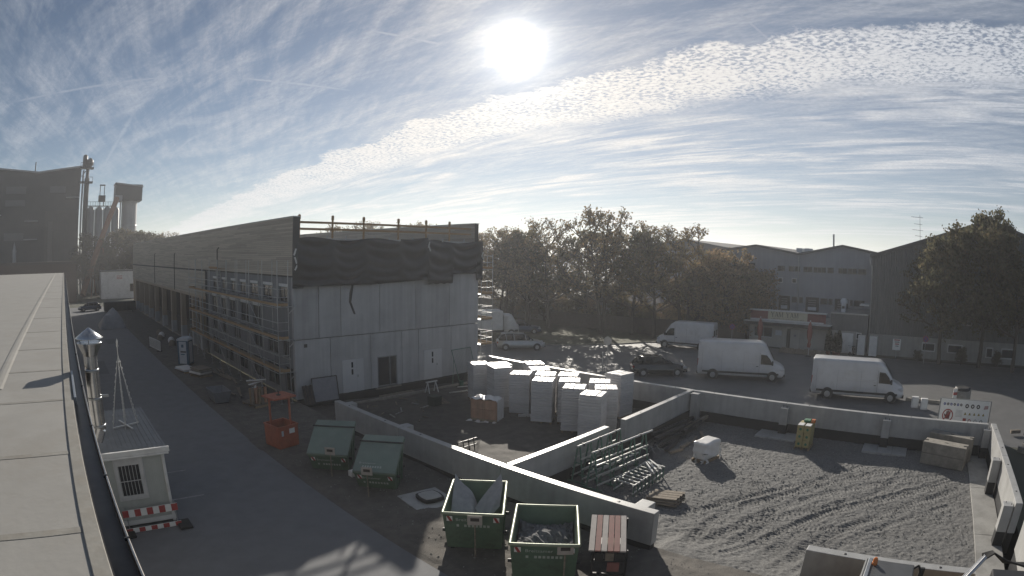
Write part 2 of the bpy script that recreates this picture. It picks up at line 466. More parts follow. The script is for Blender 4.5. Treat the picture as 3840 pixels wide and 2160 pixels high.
# ------------------------------------------------------------------ builders
class MB:
    """collects polygons in world coordinates"""

    def __init__(self):
        self.v = []
        self.f = []
        self.s = []

    def add(self, vs, fs, smooth=False):
        o = len(self.v)
        self.v += [tuple(p) for p in vs]
        self.f += [tuple(i + o for i in q) for q in fs]
        self.s += [smooth] * len(fs)
        return self

    def box(self, x0, y0, z0, x1, y1, z1):
        x0, x1 = min(x0, x1), max(x0, x1)
        y0, y1 = min(y0, y1), max(y0, y1)
        z0, z1 = min(z0, z1), max(z0, z1)
        v = [(x0, y0, z0), (x1, y0, z0), (x1, y1, z0), (x0, y1, z0), (x0, y0, z1), (x1, y0, z1), (x1, y1, z1), (x0, y1, z1)]
        return self.add(v, [(0, 3, 2, 1), (4, 5, 6, 7), (0, 1, 5, 4), (1, 2, 6, 5), (2, 3, 7, 6), (3, 0, 4, 7)])

    def obox(self, c, s, rz=0.0, rx=0.0, ry=0.0):
        R = Matrix.Rotation(rz, 3, 'Z') @ Matrix.Rotation(ry, 3, 'Y') @ Matrix.Rotation(rx, 3, 'X')
        c = Vector(c)
        hx, hy, hz = s[0] / 2, s[1] / 2, s[2] / 2
        v = [c + R @ Vector(p) for p in ((-hx, -hy, -hz), (hx, -hy, -hz), (hx, hy, -hz), (-hx, hy, -hz), (-hx, -hy, hz), (hx, -hy, hz), (hx, hy, hz), (-hx, hy, hz))]
        return self.add(v, [(0, 3, 2, 1), (4, 5, 6, 7), (0, 1, 5, 4), (1, 2, 6, 5), (2, 3, 7, 6), (3, 0, 4, 7)])

    def bar(self, p0, p1, w, h=None, up=(0, 0, 1)):
        """square bar between two points"""
        p0, p1 = Vector(p0), Vector(p1)
        h = h or w
        d = (p1 - p0).normalized()
        u = Vector(up)
        if abs(d.dot(u)) > 0.98:
            u = Vector((1, 0, 0))
        a = d.cross(u).normalized() * w / 2
        b = a.cross(d).normalized() * h / 2
        v = [p0 - a - b, p0 + a - b, p0 + a + b, p0 - a + b, p1 - a - b, p1 + a - b, p1 + a + b, p1 - a + b]
        return self.add(v, [(0, 1, 2, 3), (7, 6, 5, 4), (0, 4, 5, 1), (1, 5, 6, 2), (2, 6, 7, 3), (3, 7, 4, 0)])

    def tube(self, p0, p1, r0, r1=None, n=10, caps=True):
        p0, p1 = Vector(p0), Vector(p1)
        r1 = r0 if r1 is None else r1
        d = (p1 - p0).normalized()
        u = Vector((0, 0, 1)) if abs(d.z) < 0.95 else Vector((1, 0, 0))
        a = d.cross(u).normalized()
        b = d.cross(a)
        v = []
        for p, r in ((p0, r0), (p1, r1)):
            for k in range(n):
                t = 2 * math.pi * k / n
                v.append(p + (a * math.cos(t) + b * math.sin(t)) * r)
        f = [(k, (k + 1) % n, n + (k + 1) % n, n + k) for k in range(n)]
        self.add(v, f, True)
        if caps:
            self.add(v[:n], [tuple(range(n))[::-1]])
            self.add(v[n:], [tuple(range(n))])
        return self

    def path(self, pts, r, n=6):
        for a, b in zip(pts[:-1], pts[1:]):
            self.tube(a, b, r, r, n)
        return self

    def prism(self, poly, axis, a, b):
        """extrude a 2D polygon along an axis: axis 0 -> poly is (y,z); 1 -> (x,z); 2 -> (x,y)"""
        def P(p, t):
            return {0: (t, p[0], p[1]), 1: (p[0], t, p[1]), 2: (p[0], p[1], t)}[axis]
        n = len(poly)
        v = [P(p, a) for p in poly] + [P(p, b) for p in poly]
        f = [tuple(range(n))[::-1], tuple(range(n, 2 * n))] + [(k, (k + 1) % n, n + (k + 1) % n, n + k) for k in range(n)]
        return self.add(v, f)

    def quad(self, a, b, c, d):
        return self.add([a, b, c, d], [(0, 1, 2, 3)])

    def lathe(self, c, prof, n=16):
        """profile [(r, z)...] about vertical axis at c"""
        v = []
        for r, z in prof:
            for k in range(n):
                t = 2 * math.pi * k / n
                v.append((c[0] + r * math.cos(t), c[1] + r * math.sin(t), c[2] + z))
        f = []
        for i in range(len(prof) - 1):
            for k in range(n):
                f.append((i * n + k, i * n + (k + 1) % n, (i + 1) * n + (k + 1) % n, (i + 1) * n + k))
        self.add(v, f, True)
        self.add(v[-n:], [tuple(range(n))])
        self.add(v[:n], [tuple(range(n))[::-1]])
        return self

    def mesh(self, name, m, xf=None, bevel=0.0, seg=2):
        me = bpy.data.meshes.new(name)
        vs = self.v if xf is None else [tuple(xf @ Vector(p)) for p in self.v]
        me.from_pydata(vs, [], self.f)
        me.polygons.foreach_set('use_smooth', self.s)
        if bevel > 0 or True:
            bm = bmesh.new()
            bm.from_mesh(me)
            if bevel > 0:
                bmesh.ops.remove_doubles(bm, verts=bm.verts, dist=1e-5)
                ed = [e for e in bm.edges if len(e.link_faces) == 2 and e.calc_face_angle(0) > 0.5]
                bmesh.ops.bevel(bm, geom=ed, offset=bevel, segments=seg, profile=0.5, affect='EDGES', clamp_overlap=True)
            bmesh.ops.recalc_face_normals(bm, faces=bm.faces)
            bm.to_mesh(me)
            bm.free()
        me.materials.append(m)
        return me

    def build(self, name, m, parent=None, bevel=0.0, seg=2):
        xf = None
        if parent is not None:
            xf = XF[parent.name].inverted()
        me = self.mesh(name, m, xf, bevel, seg)
        o = bpy.data.objects.new(name, me)
        COL.objects.link(o)
        if parent is not None:
            o.parent = parent
            XF[o.name] = XF[parent.name]
        else:
            XF[o.name] = Matrix.Identity(4)
        return o


XF = {}


def tag(o, label, cat, group=None):
    o['label'] = label
    o['category'] = cat
    o['kind'] = 'thing'
    if group:
        o['group'] = group
    return o


def thing(name, label, cat, loc=(0, 0, 0), rz=0.0, group=None):
    o = bpy.data.objects.new(name, None)
    COL.objects.link(o)
    o.location = loc
    o.rotation_euler = (0, 0, rz)
    o.empty_display_size = 0.2
    tag(o, label, cat, group)
    XF[o.name] = Matrix.Translation(loc) @ Matrix.Rotation(rz, 4, 'Z')
    return o


def part(name, me, parent, loc=(0, 0, 0), rz=0.0, scale=None):
    """another object on shared mesh data, placed in the parent's own coordinates"""
    o = bpy.data.objects.new(name, me)
    COL.objects.link(o)
    o.parent = parent
    o.location = loc
    o.rotation_euler = (0, 0, rz)
    if scale:
        o.scale = scale
    XF[o.name] = XF[parent.name] @ Matrix.Translation(loc) @ Matrix.Rotation(rz, 4, 'Z')
    return o


def copy_thing(src, loc, rz=0.0, label=None, scale=None):
    def rec(o, par):
        c = o.copy()
        COL.objects.link(c)
        if par is not None:
            c.parent = par
            c.matrix_parent_inverse = o.matrix_parent_inverse.copy()
        for ch in KIDS.get(o.name, []):
            rec(ch, c)
        return c
    if src.name not in KIDS:
        for o in COL.objects:
            if o.parent:
                KIDS.setdefault(o.parent.name, [])
                if o not in KIDS[o.parent.name]:
                    KIDS[o.parent.name].append(o)
    c = rec(src, None)
    c.location = loc
    c.rotation_euler = (0, 0, rz)
    if scale:
        c.scale = scale
    if label:
        c['label'] = label
    XF[c.name] = Matrix.Translation(loc) @ Matrix.Rotation(rz, 4, 'Z')
    return c


KIDS = {}


def struct(name, mb, m, kind='structure', bevel=0):
    o = mb.build(name, m, None, bevel)
    o['kind'] = kind
    return o


def grid_mesh(name, xs, ys, zf, m, parent=None, kind=None):
    X, Y = np.meshgrid(xs, ys, indexing='ij')
    Z = zf(X, Y)
    nx, ny = X.shape
    v = np.stack([X, Y, Z], -1).reshape(-1, 3)
    i, j = np.meshgrid(np.arange(nx - 1), np.arange(ny - 1), indexing='ij')
    a = (i * ny + j).ravel()
    f = np.stack([a, a + ny, a + ny + 1, a + 1], -1)
    me = bpy.data.meshes.new(name)
    me.from_pydata(v.tolist(), [], f.tolist())
    me.polygons.foreach_set('use_smooth', [True] * len(f))
    me.materials.append(m)
    o = bpy.data.objects.new(name, me)
    COL.objects.link(o)
    if kind:
        o['kind'] = kind
    if parent:
        o.parent = parent
    XF[o.name] = Matrix.Identity(4)
    return o


def vnoise(X, Y, s, seed=0):
    """cheap smooth value noise"""
    x = X / s
    y = Y / s
    xi = np.floor(x).astype(int)
    yi = np.floor(y).astype(int)
    fx = x - xi
    fy = y - yi
    fx = fx * fx * (3 - 2 * fx)
    fy = fy * fy * (3 - 2 * fy)

    def h(a, b):
        n = (a * 374761393 + b * 668265263 + seed * 1442695041) & 0x7fffffff
        n = ((n ^ (n >> 13)) * 1274126177) & 0x7fffffff
        return ((n ^ (n >> 16)) & 0xffff) / 65535.0
    return (h(xi, yi) * (1 - fx) + h(xi + 1, yi) * fx) * (1 - fy) + (h(xi, yi + 1) * (1 - fx) + h(xi + 1, yi + 1) * fx) * fy


def text_mb(s, size, origin, right, up, depth=0.01, bold=False):
    """letters as thin solid mesh: origin = left end of the baseline"""
    cu = bpy.data.curves.new('lettering', 'FONT')
    cu.body = s
    cu.size = size
    cu.resolution_u = 2
    if bold:
        cu.offset = size * 0.018
    cu.extrude = depth / 2
    ob = bpy.data.objects.new('lettering', cu)
    COL.objects.link(ob)
    dg = bpy.context.evaluated_depsgraph_get()
    me = bpy.data.meshes.new_from_object(ob.evaluated_get(dg))
    mb = MB()
    r = Vector(right).normalized()
    u = Vector(up).normalized()
    n = r.cross(u)
    o = Vector(origin)
    mb.add([o + r * p.co.x + u * p.co.y + n * p.co.z for p in me.vertices], [tuple(q.vertices) for q in me.polygons])
    bpy.data.objects.remove(ob)
    bpy.data.curves.remove(cu)
    bpy.data.meshes.remove(me)
    return mb

# ================================================================== THE SETTING
ZC = -0.5      # floor of the walled yard
# ground: one sheet to the horizon with an opening for the sunken yard and the verge
g = MB()
xs = [-1000, 9.0, 14.62, 30.62, 1000]
ys = [-1000, -5.9, 31.35, 112.0, 1000]
for i in range(4):
    for j in range(4):
        if i == 2 and j == 1:
            continue          # yard
        if i == 1 and j in (1, 2):
            continue          # verge mesh
        g.quad((xs[i], ys[j], -0.004), (xs[i + 1], ys[j], -0.004), (xs[i + 1], ys[j + 1], -0.004), (xs[i], ys[j + 1], -0.004))
struct('ground', g, land_m)

a = MB()
a.quad((0.3, -40, 0), (9.0, -40, 0), (9.0, 111, 0), (0.3, 111, 0))
a.quad((9.0, -40, 0), (20.0, -40, 0), (20.0, -5.95, 0), (9.0, -5.95, 0))
struct('road', a, asphalt)
a = MB()
a.quad((31.0, -60, 0), (58.2, -60, 0), (58.2, 62, 0), (31.0, 62, 0))
struct('street', a, asphalt2)
# kerb with a real step and the verge under the trees
k = MB()
kp = [(33.6, 62), (36.5, 50), (41.0, 41), (45.5, 34.5), (50.2, 30.8), (53.2, 29.3), (54.6, 27.5), (54.8, 26.0)]
for (x0, y0), (x1, y1) in zip(kp[:-1], kp[1:]):
    d = Vector((x1 - x0, y1 - y0, 0)).normalized()
    n = Vector((-d.y, d.x, 0)) * 0.12
    if n.x < 0:
        n = -n
    k.add([(x0, y0, -.05), (x1, y1, -.05), (x1 + n.x, y1 + n.y, -.05), (x0 + n.x, y0 + n.y, -.05), (x0, y0, .12), (x1, y1, .12), (x1 + n.x, y1 + n.y, .12), (x0 + n.x, y0 + n.y, .12)],
          [(0, 3, 2, 1), (4, 5, 6, 7), (0, 1, 5, 4), (1, 2, 6, 5), (2, 3, 7, 6), (3, 0, 4, 7)])
struct('kerb', k, conc_old)
gv = MB()
poly = [(x + 0.1, y) for x, y in kp] + [(57.6, 25.8), (62, 25.8), (62, 62)]
gv.add([(x, y, 0.10) for x, y in poly], [tuple(range(len(poly)))])
struct('grass_verge', gv, grass_m)

# lumpy verge between the road and the yard wall
def verge_z(X, Y):
    t = np.clip((X - 9.0) / 1.2, 0, 1)
    n = (vnoise(X, Y, 2.3, 1) - .5) * 0.10 + (vnoise(X, Y, 0.6, 2) - .5) * 0.05 + (vnoise(X, Y, 0.18, 3) - .5) * 0.03
    edge = np.clip((X - 9.15 - (vnoise(X, Y, 1.1, 5) - .5) * .9) / 0.25, 0, 1)
    return -0.03 + edge * 0.045 + n * t - np.clip((X - 11) / 3.6, 0, 1) * 0.12
grid_mesh('verge', np.arange(8.6, 14.66, 0.09), np.concatenate([np.arange(-5.95, 35, 0.09), np.arange(35, 112.3, 0.3)]), verge_z, dirt_m, kind='structure')

# yard floor: gravel with tyre ruts (front half), trodden soil (back half)
TRACKS = []
for (pts, wd, dp, seed) in [
    ([(16.0, 4.8), (19.2, 3.6), (22.0, 1.6), (24.6, -1.2), (26.6, -3.2)], 0.30, 0.055, 0),
    ([(16.2, 6.2), (19.8, 5.0), (23.0, 2.9), (25.5, 0.0), (27.0, -2.4)], 0.30, 0.055, 1),
    ([(15.2, 3.2), (18.4, 2.4), (21.2, 0.4), (23.8, -1.9), (25.4, -3.3)], 0.28, 0.045, 2),
    ([(15.6, 6.6), (18.6, 6.6), (21.2, 5.4), (23.6, 3.6), (26.0, 1.4)], 0.26, 0.04, 3),
    ([(17.0, 8.0), (20.2, 6.9), (23.4, 4.4), (25.8, 2.0), (27.2, -0.6)], 0.26, 0.03, 4),
    ([(14.9, 5.6), (16.6, 5.2), (18.4, 4.8), (20.2, 4.9), (22.4, 5.2)], 0.34, 0.045, 5),
    ([(14.9, 4.0), (16.8, 3.7), (18.6, 3.4), (20.6, 2.9), (22.4, 2.0)], 0.34, 0.045, 6),
    ([(18.6, 6.0), (20.0, 4.2), (21.8, 2.4), (24.2, 0.6), (27.4, -0.4)], 0.28, 0.035, 7),
    ([(17.6, 2.2), (20.0, 1.4), (22.6, -0.4), (24.6, -2.6)], 0.26, 0.04, 8),
    ([(15.4, 2.6), (18.8, 1.2), (21.6, -1.0), (23.2, -2.8)], 0.2, 0.05, 9),
    ([(16.4, 7.4), (18.0, 5.4), (19.2, 3.2), (20.0, 0.6)], 0.24, 0.03, 10),
    ([(18.4, 8.2), (20.6, 5.9), (24.0, 3.8), (28.0, 2.9)], 0.22, 0.035, 11),
    ([(15.6, 5.2), (18.0, 4.2), (21.0, 2.6), (24.0, -.2), (26.6, -2.8)], 0.16, 0.06, 12),
    ([(19.0, 7.4), (22.0, 5.6), (25.0, 3.4), (28.2, 1.2)], 0.18, 0.04, 13)]:
    P = [Vector((*p, 0)) for p in pts]
    fine = []
    for i in range(len(P) - 1):
        p0, p1, p2, p3 = P[max(i - 1, 0)], P[i], P[i + 1], P[min(i + 2, len(P) - 1)]
        for s in np.linspace(0, 1, 12, endpoint=False):
            fine.append(0.5 * ((2 * p1) + (p2 - p0) * s + (2 * p0 - 5 * p1 + 4 * p2 - p3) * s * s + (3 * p1 - p0 - 3 * p2 + p3) * s ** 3))
    TRACKS.append((np.array([(q.x, q.y) for q in fine]), wd, dp, seed))


def yard_z(X, Y):
    z = np.full(X.shape, ZC)
    z += (vnoise(X, Y, 3.1, 11) - .5) * 0.07 + (vnoise(X, Y, 0.7, 12) - .5) * 0.03
    z += (vnoise(X, Y, 0.17, 13) - .5) * 0.036 + (vnoise(X, Y, 0.085, 14) - .5) * 0.034
    for F, wd, dp, seed in TRACKS:
        best = np.full(X.shape, 9.0)
        along = np.zeros(X.shape)
        acc = 0.0
        for i in range(len(F) - 1):
            ax, ay = F[i]
            bx, by = F[i + 1]
            L2 = (bx - ax) ** 2 + (by - ay) ** 2
            ln = math.sqrt(L2)
            msk = (X > min(ax, bx) - 1) & (X < max(ax, bx) + 1) & (Y > min(ay, by) - 1) & (Y < max(ay, by) + 1)
            if not msk.any():
                acc += ln
                continue
            xx, yy = X[msk], Y[msk]
            t = np.clip(((xx - ax) * (bx - ax) + (yy - ay) * (by - ay)) / L2, 0, 1)
            px, py = ax + t * (bx - ax), ay + t * (by - ay)
            sg = np.sign((bx - ax) * (yy - ay) - (by - ay) * (xx - ax))
            dd = np.hypot(xx - px, yy - py) * sg
            bb = best[msk]
            al = along[msk]
            up = np.abs(dd) < np.abs(bb)
            bb[up] = dd[up]
            al[up] = (acc + t * ln)[up]
            best[msk] = bb
            along[msk] = al
            acc += ln
        r = np.abs(best) / wd
        groove = np.where(r < 1, -(1 - r ** 4), 0) * dp
        bank = np.exp(-((r - 1.35) / 0.3) ** 2) * dp * 0.8
        lug = np.where(r < 1, np.clip(np.sin(along * 2 * math.pi / 0.19 + np.abs(best) * 16) * 1.8, -1, 1) * 0.017, 0)
        amp = 0.6 + 0.8 * vnoise(X, Y, 1.3, 20 + seed)
        z += (groove * .29 + bank * .22 + lug * .75) * amp
    # ramp up through the gateway to the verge
    gate = np.clip((17.2 - X) / 2.6, 0, 1) * np.clip((Y - 1.2) / 0.8, 0, 1) * np.clip((7.6 - Y) / 0.6, 0, 1)
    gate = gate * gate * (3 - 2 * gate)
    z += gate * 0.36
    return z


grid_mesh('yard_gravel', np.arange(14.58, 30.7, 0.042), np.arange(-4.02, 13.46, 0.042), yard_z, gravel_m, kind='structure')


def soil_z(X, Y):
    return ZC + (vnoise(X, Y, 2.6, 31) - .5) * 0.14 + (vnoise(X, Y, 0.7, 32) - .5) * 0.07 + (vnoise(X, Y, 0.25, 33) - .5) * 0.04
grid_mesh('yard_soil', np.arange(14.58, 30.75, 0.15), np.arange(13.46, 31.6, 0.15), soil_z, soil_m, kind='structure')

# loose stones on the gravel: real pebbles, one object
st = MB()
for i in range(5200):
    x = random.uniform(14.9, 30.2)
    y = random.uniform(-3.8, 13.1)
    r = random.choice((0.018, 0.022, 0.028, 0.035)) * random.uniform(.7, 1.3) * (1.7 if random.random() < .02 else 1)
    if x < 17.2 and 0.8 < y < 8.0:
        continue
    z = float(yard_z(np.array([[x]]), np.array([[y]]))[0, 0]) + r * .3 if i % 5 == 0 else ZC + r * .3
    t = random.uniform(0, 6)
    c, s = math.cos(t) * r, math.sin(t) * r
    st.add([(x + c, y + s, z), (x - s * .8, y + c * .8, z), (x - c, y - s, z), (x + s * .8, y - c * .8, z), (x + c * .1, y, z + r * .9), (x, y, z - r)],
           [(0, 1, 4), (1, 2, 4), (2, 3, 4), (3, 0, 4), (1, 0, 5), (2, 1, 5), (3, 2, 5), (0, 3, 5)])
o = st.build('loose_stones', stone_m)
o['kind'] = 'stuff'
st = MB()
for i in range(1500):
    x = random.uniform(9.4, 14.2)
    y = random.uniform(3, 34)
    r = random.choice((0.015, 0.02, 0.03)) * random.uniform(.7, 1.5)
    z = float(verge_z(np.array([[x]]), np.array([[y]]))[0, 0]) + r * .2
    t = random.uniform(0, 6)
    c, s = math.cos(t) * r, math.sin(t) * r
    st.add([(x + c, y + s, z), (x - s * .8, y + c * .8, z), (x - c, y - s, z), (x + s * .8, y - c * .8, z), (x + c * .1, y, z + r * .9)],
           [(0, 1, 4), (1, 2, 4), (2, 3, 4), (3, 0, 4)])
o = st.build('verge_stones', stone_m)
o['kind'] = 'stuff'

# white parking bay lines beside the container
mk = MB()
for y in (20.2, 23.1, 26.0, 31.6):
    mk.quad((3.2 if y < 25 else 2.4, y, .004), (4.75, y, .004), (4.75, y + .1, .004), (3.2 if y < 25 else 2.4, y + .1, .004))
struct('road_marking', mk, mat('worn_marking', (0.34, 0.34, 0.33), (0.16, 0.16, 0.16), rough=0.8, scale=5))

# repaired patches and tar joints in the road
pt_ = MB()
for (x0, y0, x1, y1) in ((2.2, 46, 3.6, 52), (5.0, 62, 6.4, 66)):
    pt_.quad((x0, y0, .004), (x1, y0 + .05, .004), (x1 + .04, y1, .004), (x0 - .03, y1, .004))
struct('road_patch', pt_, mat('asphalt_patch', (0.12, 0.124, 0.132), (0.10, 0.104, 0.112), rough=0.85, scale=2, bump=0.35, bscale=60))
# low wooded ridge on the horizon
hl = MB()
hp = []
for k in range(60):
    az = rad(-30 + k * 2.6)
    r = 620
    hp.append((r * math.sin(az), r * math.cos(az), 7 + 7 * math.sin(k * .37) ** 2 + 3 * math.sin(k * .9 + 1)))
for (x0, y0, z0), (x1, y1, z1) in zip(hp[:-1], hp[1:]):
    hl.quad((x0, y0, -2), (x1, y1, -2), (x1, y1, z1), (x0, y0, z0))
    hl.quad((x0, y0, z0), (x1, y1, z1), (x1 * 1.3, y1 * 1.3, z1 * .8), (x0 * 1.3, y0 * 1.3, z0 * .8))
struct('hills', hl, mat('far_wood', (0.035, 0.042, 0.035), (0.025, 0.03, 0.026), rough=1, scale=0.05))
fw = MB()
for k in range(1500):
    az = rad(random.uniform(-28, 118))
    r = random.uniform(560, 612)
    h = random.uniform(9, 17) * (0.8 + .35 * math.sin(az * 9))
    x, y = r * math.sin(az), r * math.cos(az)
    fw.tube((x, y, 0), (x, y, h), random.uniform(2.0, 3.6), 0.15, 5, caps=False)
o = fw.build('distant_conifers', MATS['far_wood'])
o['kind'] = 'stuff'

# ================================================================== YARD WALLS (precast panels)
TOP = 1.27


def wall_thing(label, segs, axis, t0, t1, inner, name='precast_wall'):
    """segs: [(a, b)] panel extents along the axis; t0..t1 thickness range; inner: bitumen-coated foot below"""
    a0, b0 = segs[0][0], segs[-1][1]
    loc = ((t0 + t1) / 2, min(a0, b0), ZC) if axis == 1 else (min(a0, b0), (t0 + t1) / 2, ZC)
    w = thing(name, label, 'wall', loc)
    for a, b in segs:
        a_, b_ = min(a, b) + .012, max(a, b) - .012
        p = MB()
        if axis == 1:
            p.box(t0, a_, 0.10, t1, b_, TOP)
        else:
            p.box(a_, t0, 0.10, b_, t1, TOP)
        p.build('wall_panel', conc_wall, w, bevel=0.018)
    f = MB()
    if axis == 1:
        f.box(t0 + .03, min(a0, b0) + .05, -0.75, t1 - .03, max(a0, b0) - .05, 0.096)
    else:
        f.box(min(a0, b0) + .05, t0 + .03, -0.75, max(a0, b0) - .05, t1 - .03, 0.096)
    f.build('foundation_strip', bitumen, w)
    # lifting-anchor pockets on the coping
    pm = None
    for a, b in segs:
        for q in (.22, .78):
            s = a + (b - a) * q
            c = ((t0 + t1) / 2, s) if axis == 1 else (s, (t0 + t1) / 2)
            pk = MB().lathe((c[0], c[1], TOP - .002), [(.05, 0), (.05, .012), (.025, .014)], 8)
            pk.build('lifting_anchor', darksteel, w)
    return w


W1 = wall_thing('long low precast concrete wall between the skips and the yard', [(26.05, 20.1), (20.1, 13.7), (13.7, 7.15)], 1, 14.28, 14.62, True)
W1R = wall_thing('short low concrete wall behind the telehandler cab', [(2.15, -3.3)], 1, 14.28, 14.62, True)
W2 = wall_thing('cross wall of precast panels with a gap beside the glass racks', [(14.66, 21.3)], 0, 13.46, 13.76, True)
W2B = wall_thing('cross wall panel running from the gap to the street wall', [(22.7, 30.42)], 0, 13.46, 13.76, True)
W3 = wall_thing('street side precast wall running in front of the parked vans', [(30.8, 25.0), (25.0, 19.4), (19.4, 13.4), (13.4, 7.4), (7.4, 1.2), (1.2, -5.1)], 1, 30.46, 30.80, True)
W4 = wall_thing('end wall of stepped precast panels beside the concrete strip', [(30.8, 25.25), (25.25, 19.7)], 0, -5.62, -5.28, True)
W5 = wall_thing('separate end wall panel close to the telehandler', [(18.4, 14.9)], 0, -5.82, -5.48, True)
# the yard's own stub columns on pads
col_mesh = None
for (x, y, lab) in [(30.24, 7.4, 'stub column on a pad behind the yellow cartons'), (30.24, 1.2, 'stub column on a pad left of the concrete blocks'),
                    (30.22, -5.02, 'stub column in the inside corner of the street wall'), (25.1, -5.02, 'stub column at the joint of the end wall panels'),
                    (19.95, -5.02, 'stub column at the free end of the end wall')]:
    c = thing('stub_column', lab, 'column', (x, y, ZC))
    if x > 30:
        MB().box(x - .2, y - .24, .12, x + .21, y + .24, 1.08).build('shaft', conc_wall, c, bevel=.015)
        MB().box(x - .19, y - .23, ZC - .2, x + .2, y + .23, .116).build('foot', bitumen, c)
    else:
        MB().box(x - .24, y - .2, .12, x + .24, y + .25, 1.14).build('shaft', conc_wall, c, bevel=.015)
        MB().box(x - .23, y - .19, ZC - .2, x + .23, y + .24, .116).build('foot', bitumen, c)
    for s in (-.12, .12):
        MB().tube((x + s * .6, y + s, 1.08), (x + s * .6, y + s, 1.2), .014, n=6).build('starter_bar', darksteel, c)
for (x, y) in [(30.2, 13.3), (14.8, 20.6), (14.8, 25.6), (14.85, 8.1)]:
    c = MB().box(x - .2, y - .45, ZC - .1, x + .4, y + .05, 1.2).build('wall_stub', conc_wall, None, bevel=.02)
    tag(c, {13.3: 'short concrete stub in the corner of cross wall and street wall', 20.6: 'short concrete stub behind the joint of the long wall', 25.6: 'short concrete stub at the far end of the long wall', 8.1: 'short concrete stub behind the free end of the long wall'}[y], 'concrete stub')
for (y0, y1, lab) in [(6.35, 8.75, 'grey footing slab under the column by the yellow cartons'), (-.28, 2.36, 'grey footing slab under the column by the concrete blocks')]:
    p = thing('footing_slab', lab, 'concrete slab', (29.7, (y0 + y1) / 2, ZC))
    for i in range(3):
        a = y0 + (y1 - y0) * i / 3
        b = y0 + (y1 - y0) * (i + 1) / 3
        MB().box(29.05, a + .01, ZC - .1, 30.43, b - .01, ZC + .11).build('slab_piece', conc_wall, p, bevel=.01)
cs = thing('concrete_strip', 'pale concrete ground strip along the end wall', 'concrete slab', (24, -4.6, ZC))
cs['kind'] = 'structure'
for a, b in ((14.7, 20.6), (20.6, 25.6), (25.6, 30.42)):
    MB().box(a + .01, -5.26, ZC - .2, b - .01, -4.02, ZC + .06).build('slab_piece', slab_m, cs, bevel=.012)

# ================================================================== FOREGROUND ROOF
ROOF = 6.8
fb = thing('flat_roofed_building', 'long pale flat roof with a dark gutter along the road', 'building', (0, 40, 0))
MB().box(-34, -14, 0, -0.12, 97, ROOF - .35).build('wall', plaster, fb)
rm = MB()
rm.box(-34.2, -14.2, ROOF - .34, -0.02, 97.2, ROOF)
rm.build('roof_membrane', membrane, fb)
# overlapping membrane sheets with welded seams
for i, y in enumerate([4.55, 6.65, 9.35, 12.0, 15.0, 18.6, 23, 28, 34, 41, 50, 60, 72, 85]):
    MB().box(-1.72, y, ROOF - .002, -0.18, y + .12, ROOF + .005).build('membrane_seam', membrane2, fb, bevel=.004)
MB().box(-0.17, -14, ROOF, -0.005, 97, ROOF + .02).build('edge_strip', membrane2, fb, bevel=.008)
# raised kerb parallel to the edge
kb = MB()
kb.prism([(-1.78, ROOF), (-1.5, ROOF), (-1.56, ROOF + .018), (-1.66, ROOF + .025), (-1.74, ROOF + .018)], 1, 10.5, 97)
kb.build('roof_kerb', membrane, fb, bevel=.01)
# gutter: U channel
gt = MB()
gy0, gy1 = -14, 97
gt.box(0.0, gy0, ROOF - .26, .012, gy1, ROOF - .01)
gt.box(.012, gy0, ROOF - .26, .225, gy1, ROOF - .245)
gt.box(.225, gy0, ROOF - .26, .237, gy1, ROOF - .03)
gt.build('gutter', gutter_m, fb)
rb = MB().tube((.236, gy0, ROOF - .02), (.236, gy1, ROOF - .02), .014, n=8)
rb.build('gutter_rim', gutter_rim, fb)
for y in [3.2, 4.35, 5.85, 7.8, 10.4, 14]:
    MB().box(.2, y, ROOF - .035, .252, y + .02, ROOF - .003).build('gutter_bracket', darksteel, fb)
MB().box(.014, 9.3, ROOF - .08, .06, 11.6, ROOF + .05).build('edge_plate', mat('blue_grey_plate', (.28, .31, .34), (.22, .24, .27), rough=.4, metal=.5), fb, bevel=.006)

fl = thing('flue_pipe', 'stainless steel flue pipe with conical rain cap beside the gutter', 'flue pipe', (.51, 11.9, 5.3))
fx, fy = .52, 11.9
MB().tube((fx, fy, 5.55), (fx, fy, 7.08), .165, n=24).build('pipe', steel, fl)
for z in (5.62, 6.2, 6.78):
    MB().lathe((fx, fy, z), [(.165, -.03), (.174, -.025), (.174, .025), (.165, .03)], 24).build('clamp_band', galv, fl)
MB().lathe((fx, fy, 7.06), [(.165, 0), (.17, .03), (.30, .27), (.30, .285), (.16, .26)], 28).build('funnel', steel, fl)
MB().lathe((fx, fy, 7.42), [(.33, 0), (.335, .012), (.02, .21), (.0, .212)], 28).build('rain_cap', steel, fl)
for t in (0.4, 2.5, 4.6):
    MB().bar((fx + .27 * math.cos(t), fy + .27 * math.sin(t), 7.3), (fx + .27 * math.cos(t), fy + .27 * math.sin(t), 7.46), .02).build('cap_strut', galv, fl)
MB().tube((fx, fy, 5.56), (fx - .12, fy, 5.32), .166, n=20).build('elbow', steel, fl)
MB().tube((fx - .1, fy, 5.34), (-.2, fy, 5.24), .165, n=20).build('wall_stub', steel, fl)
MB().box(fx + .17, fy - .02, 6.2, fx + .33, fy + .02, 6.25).build('bracket', galv, fl)

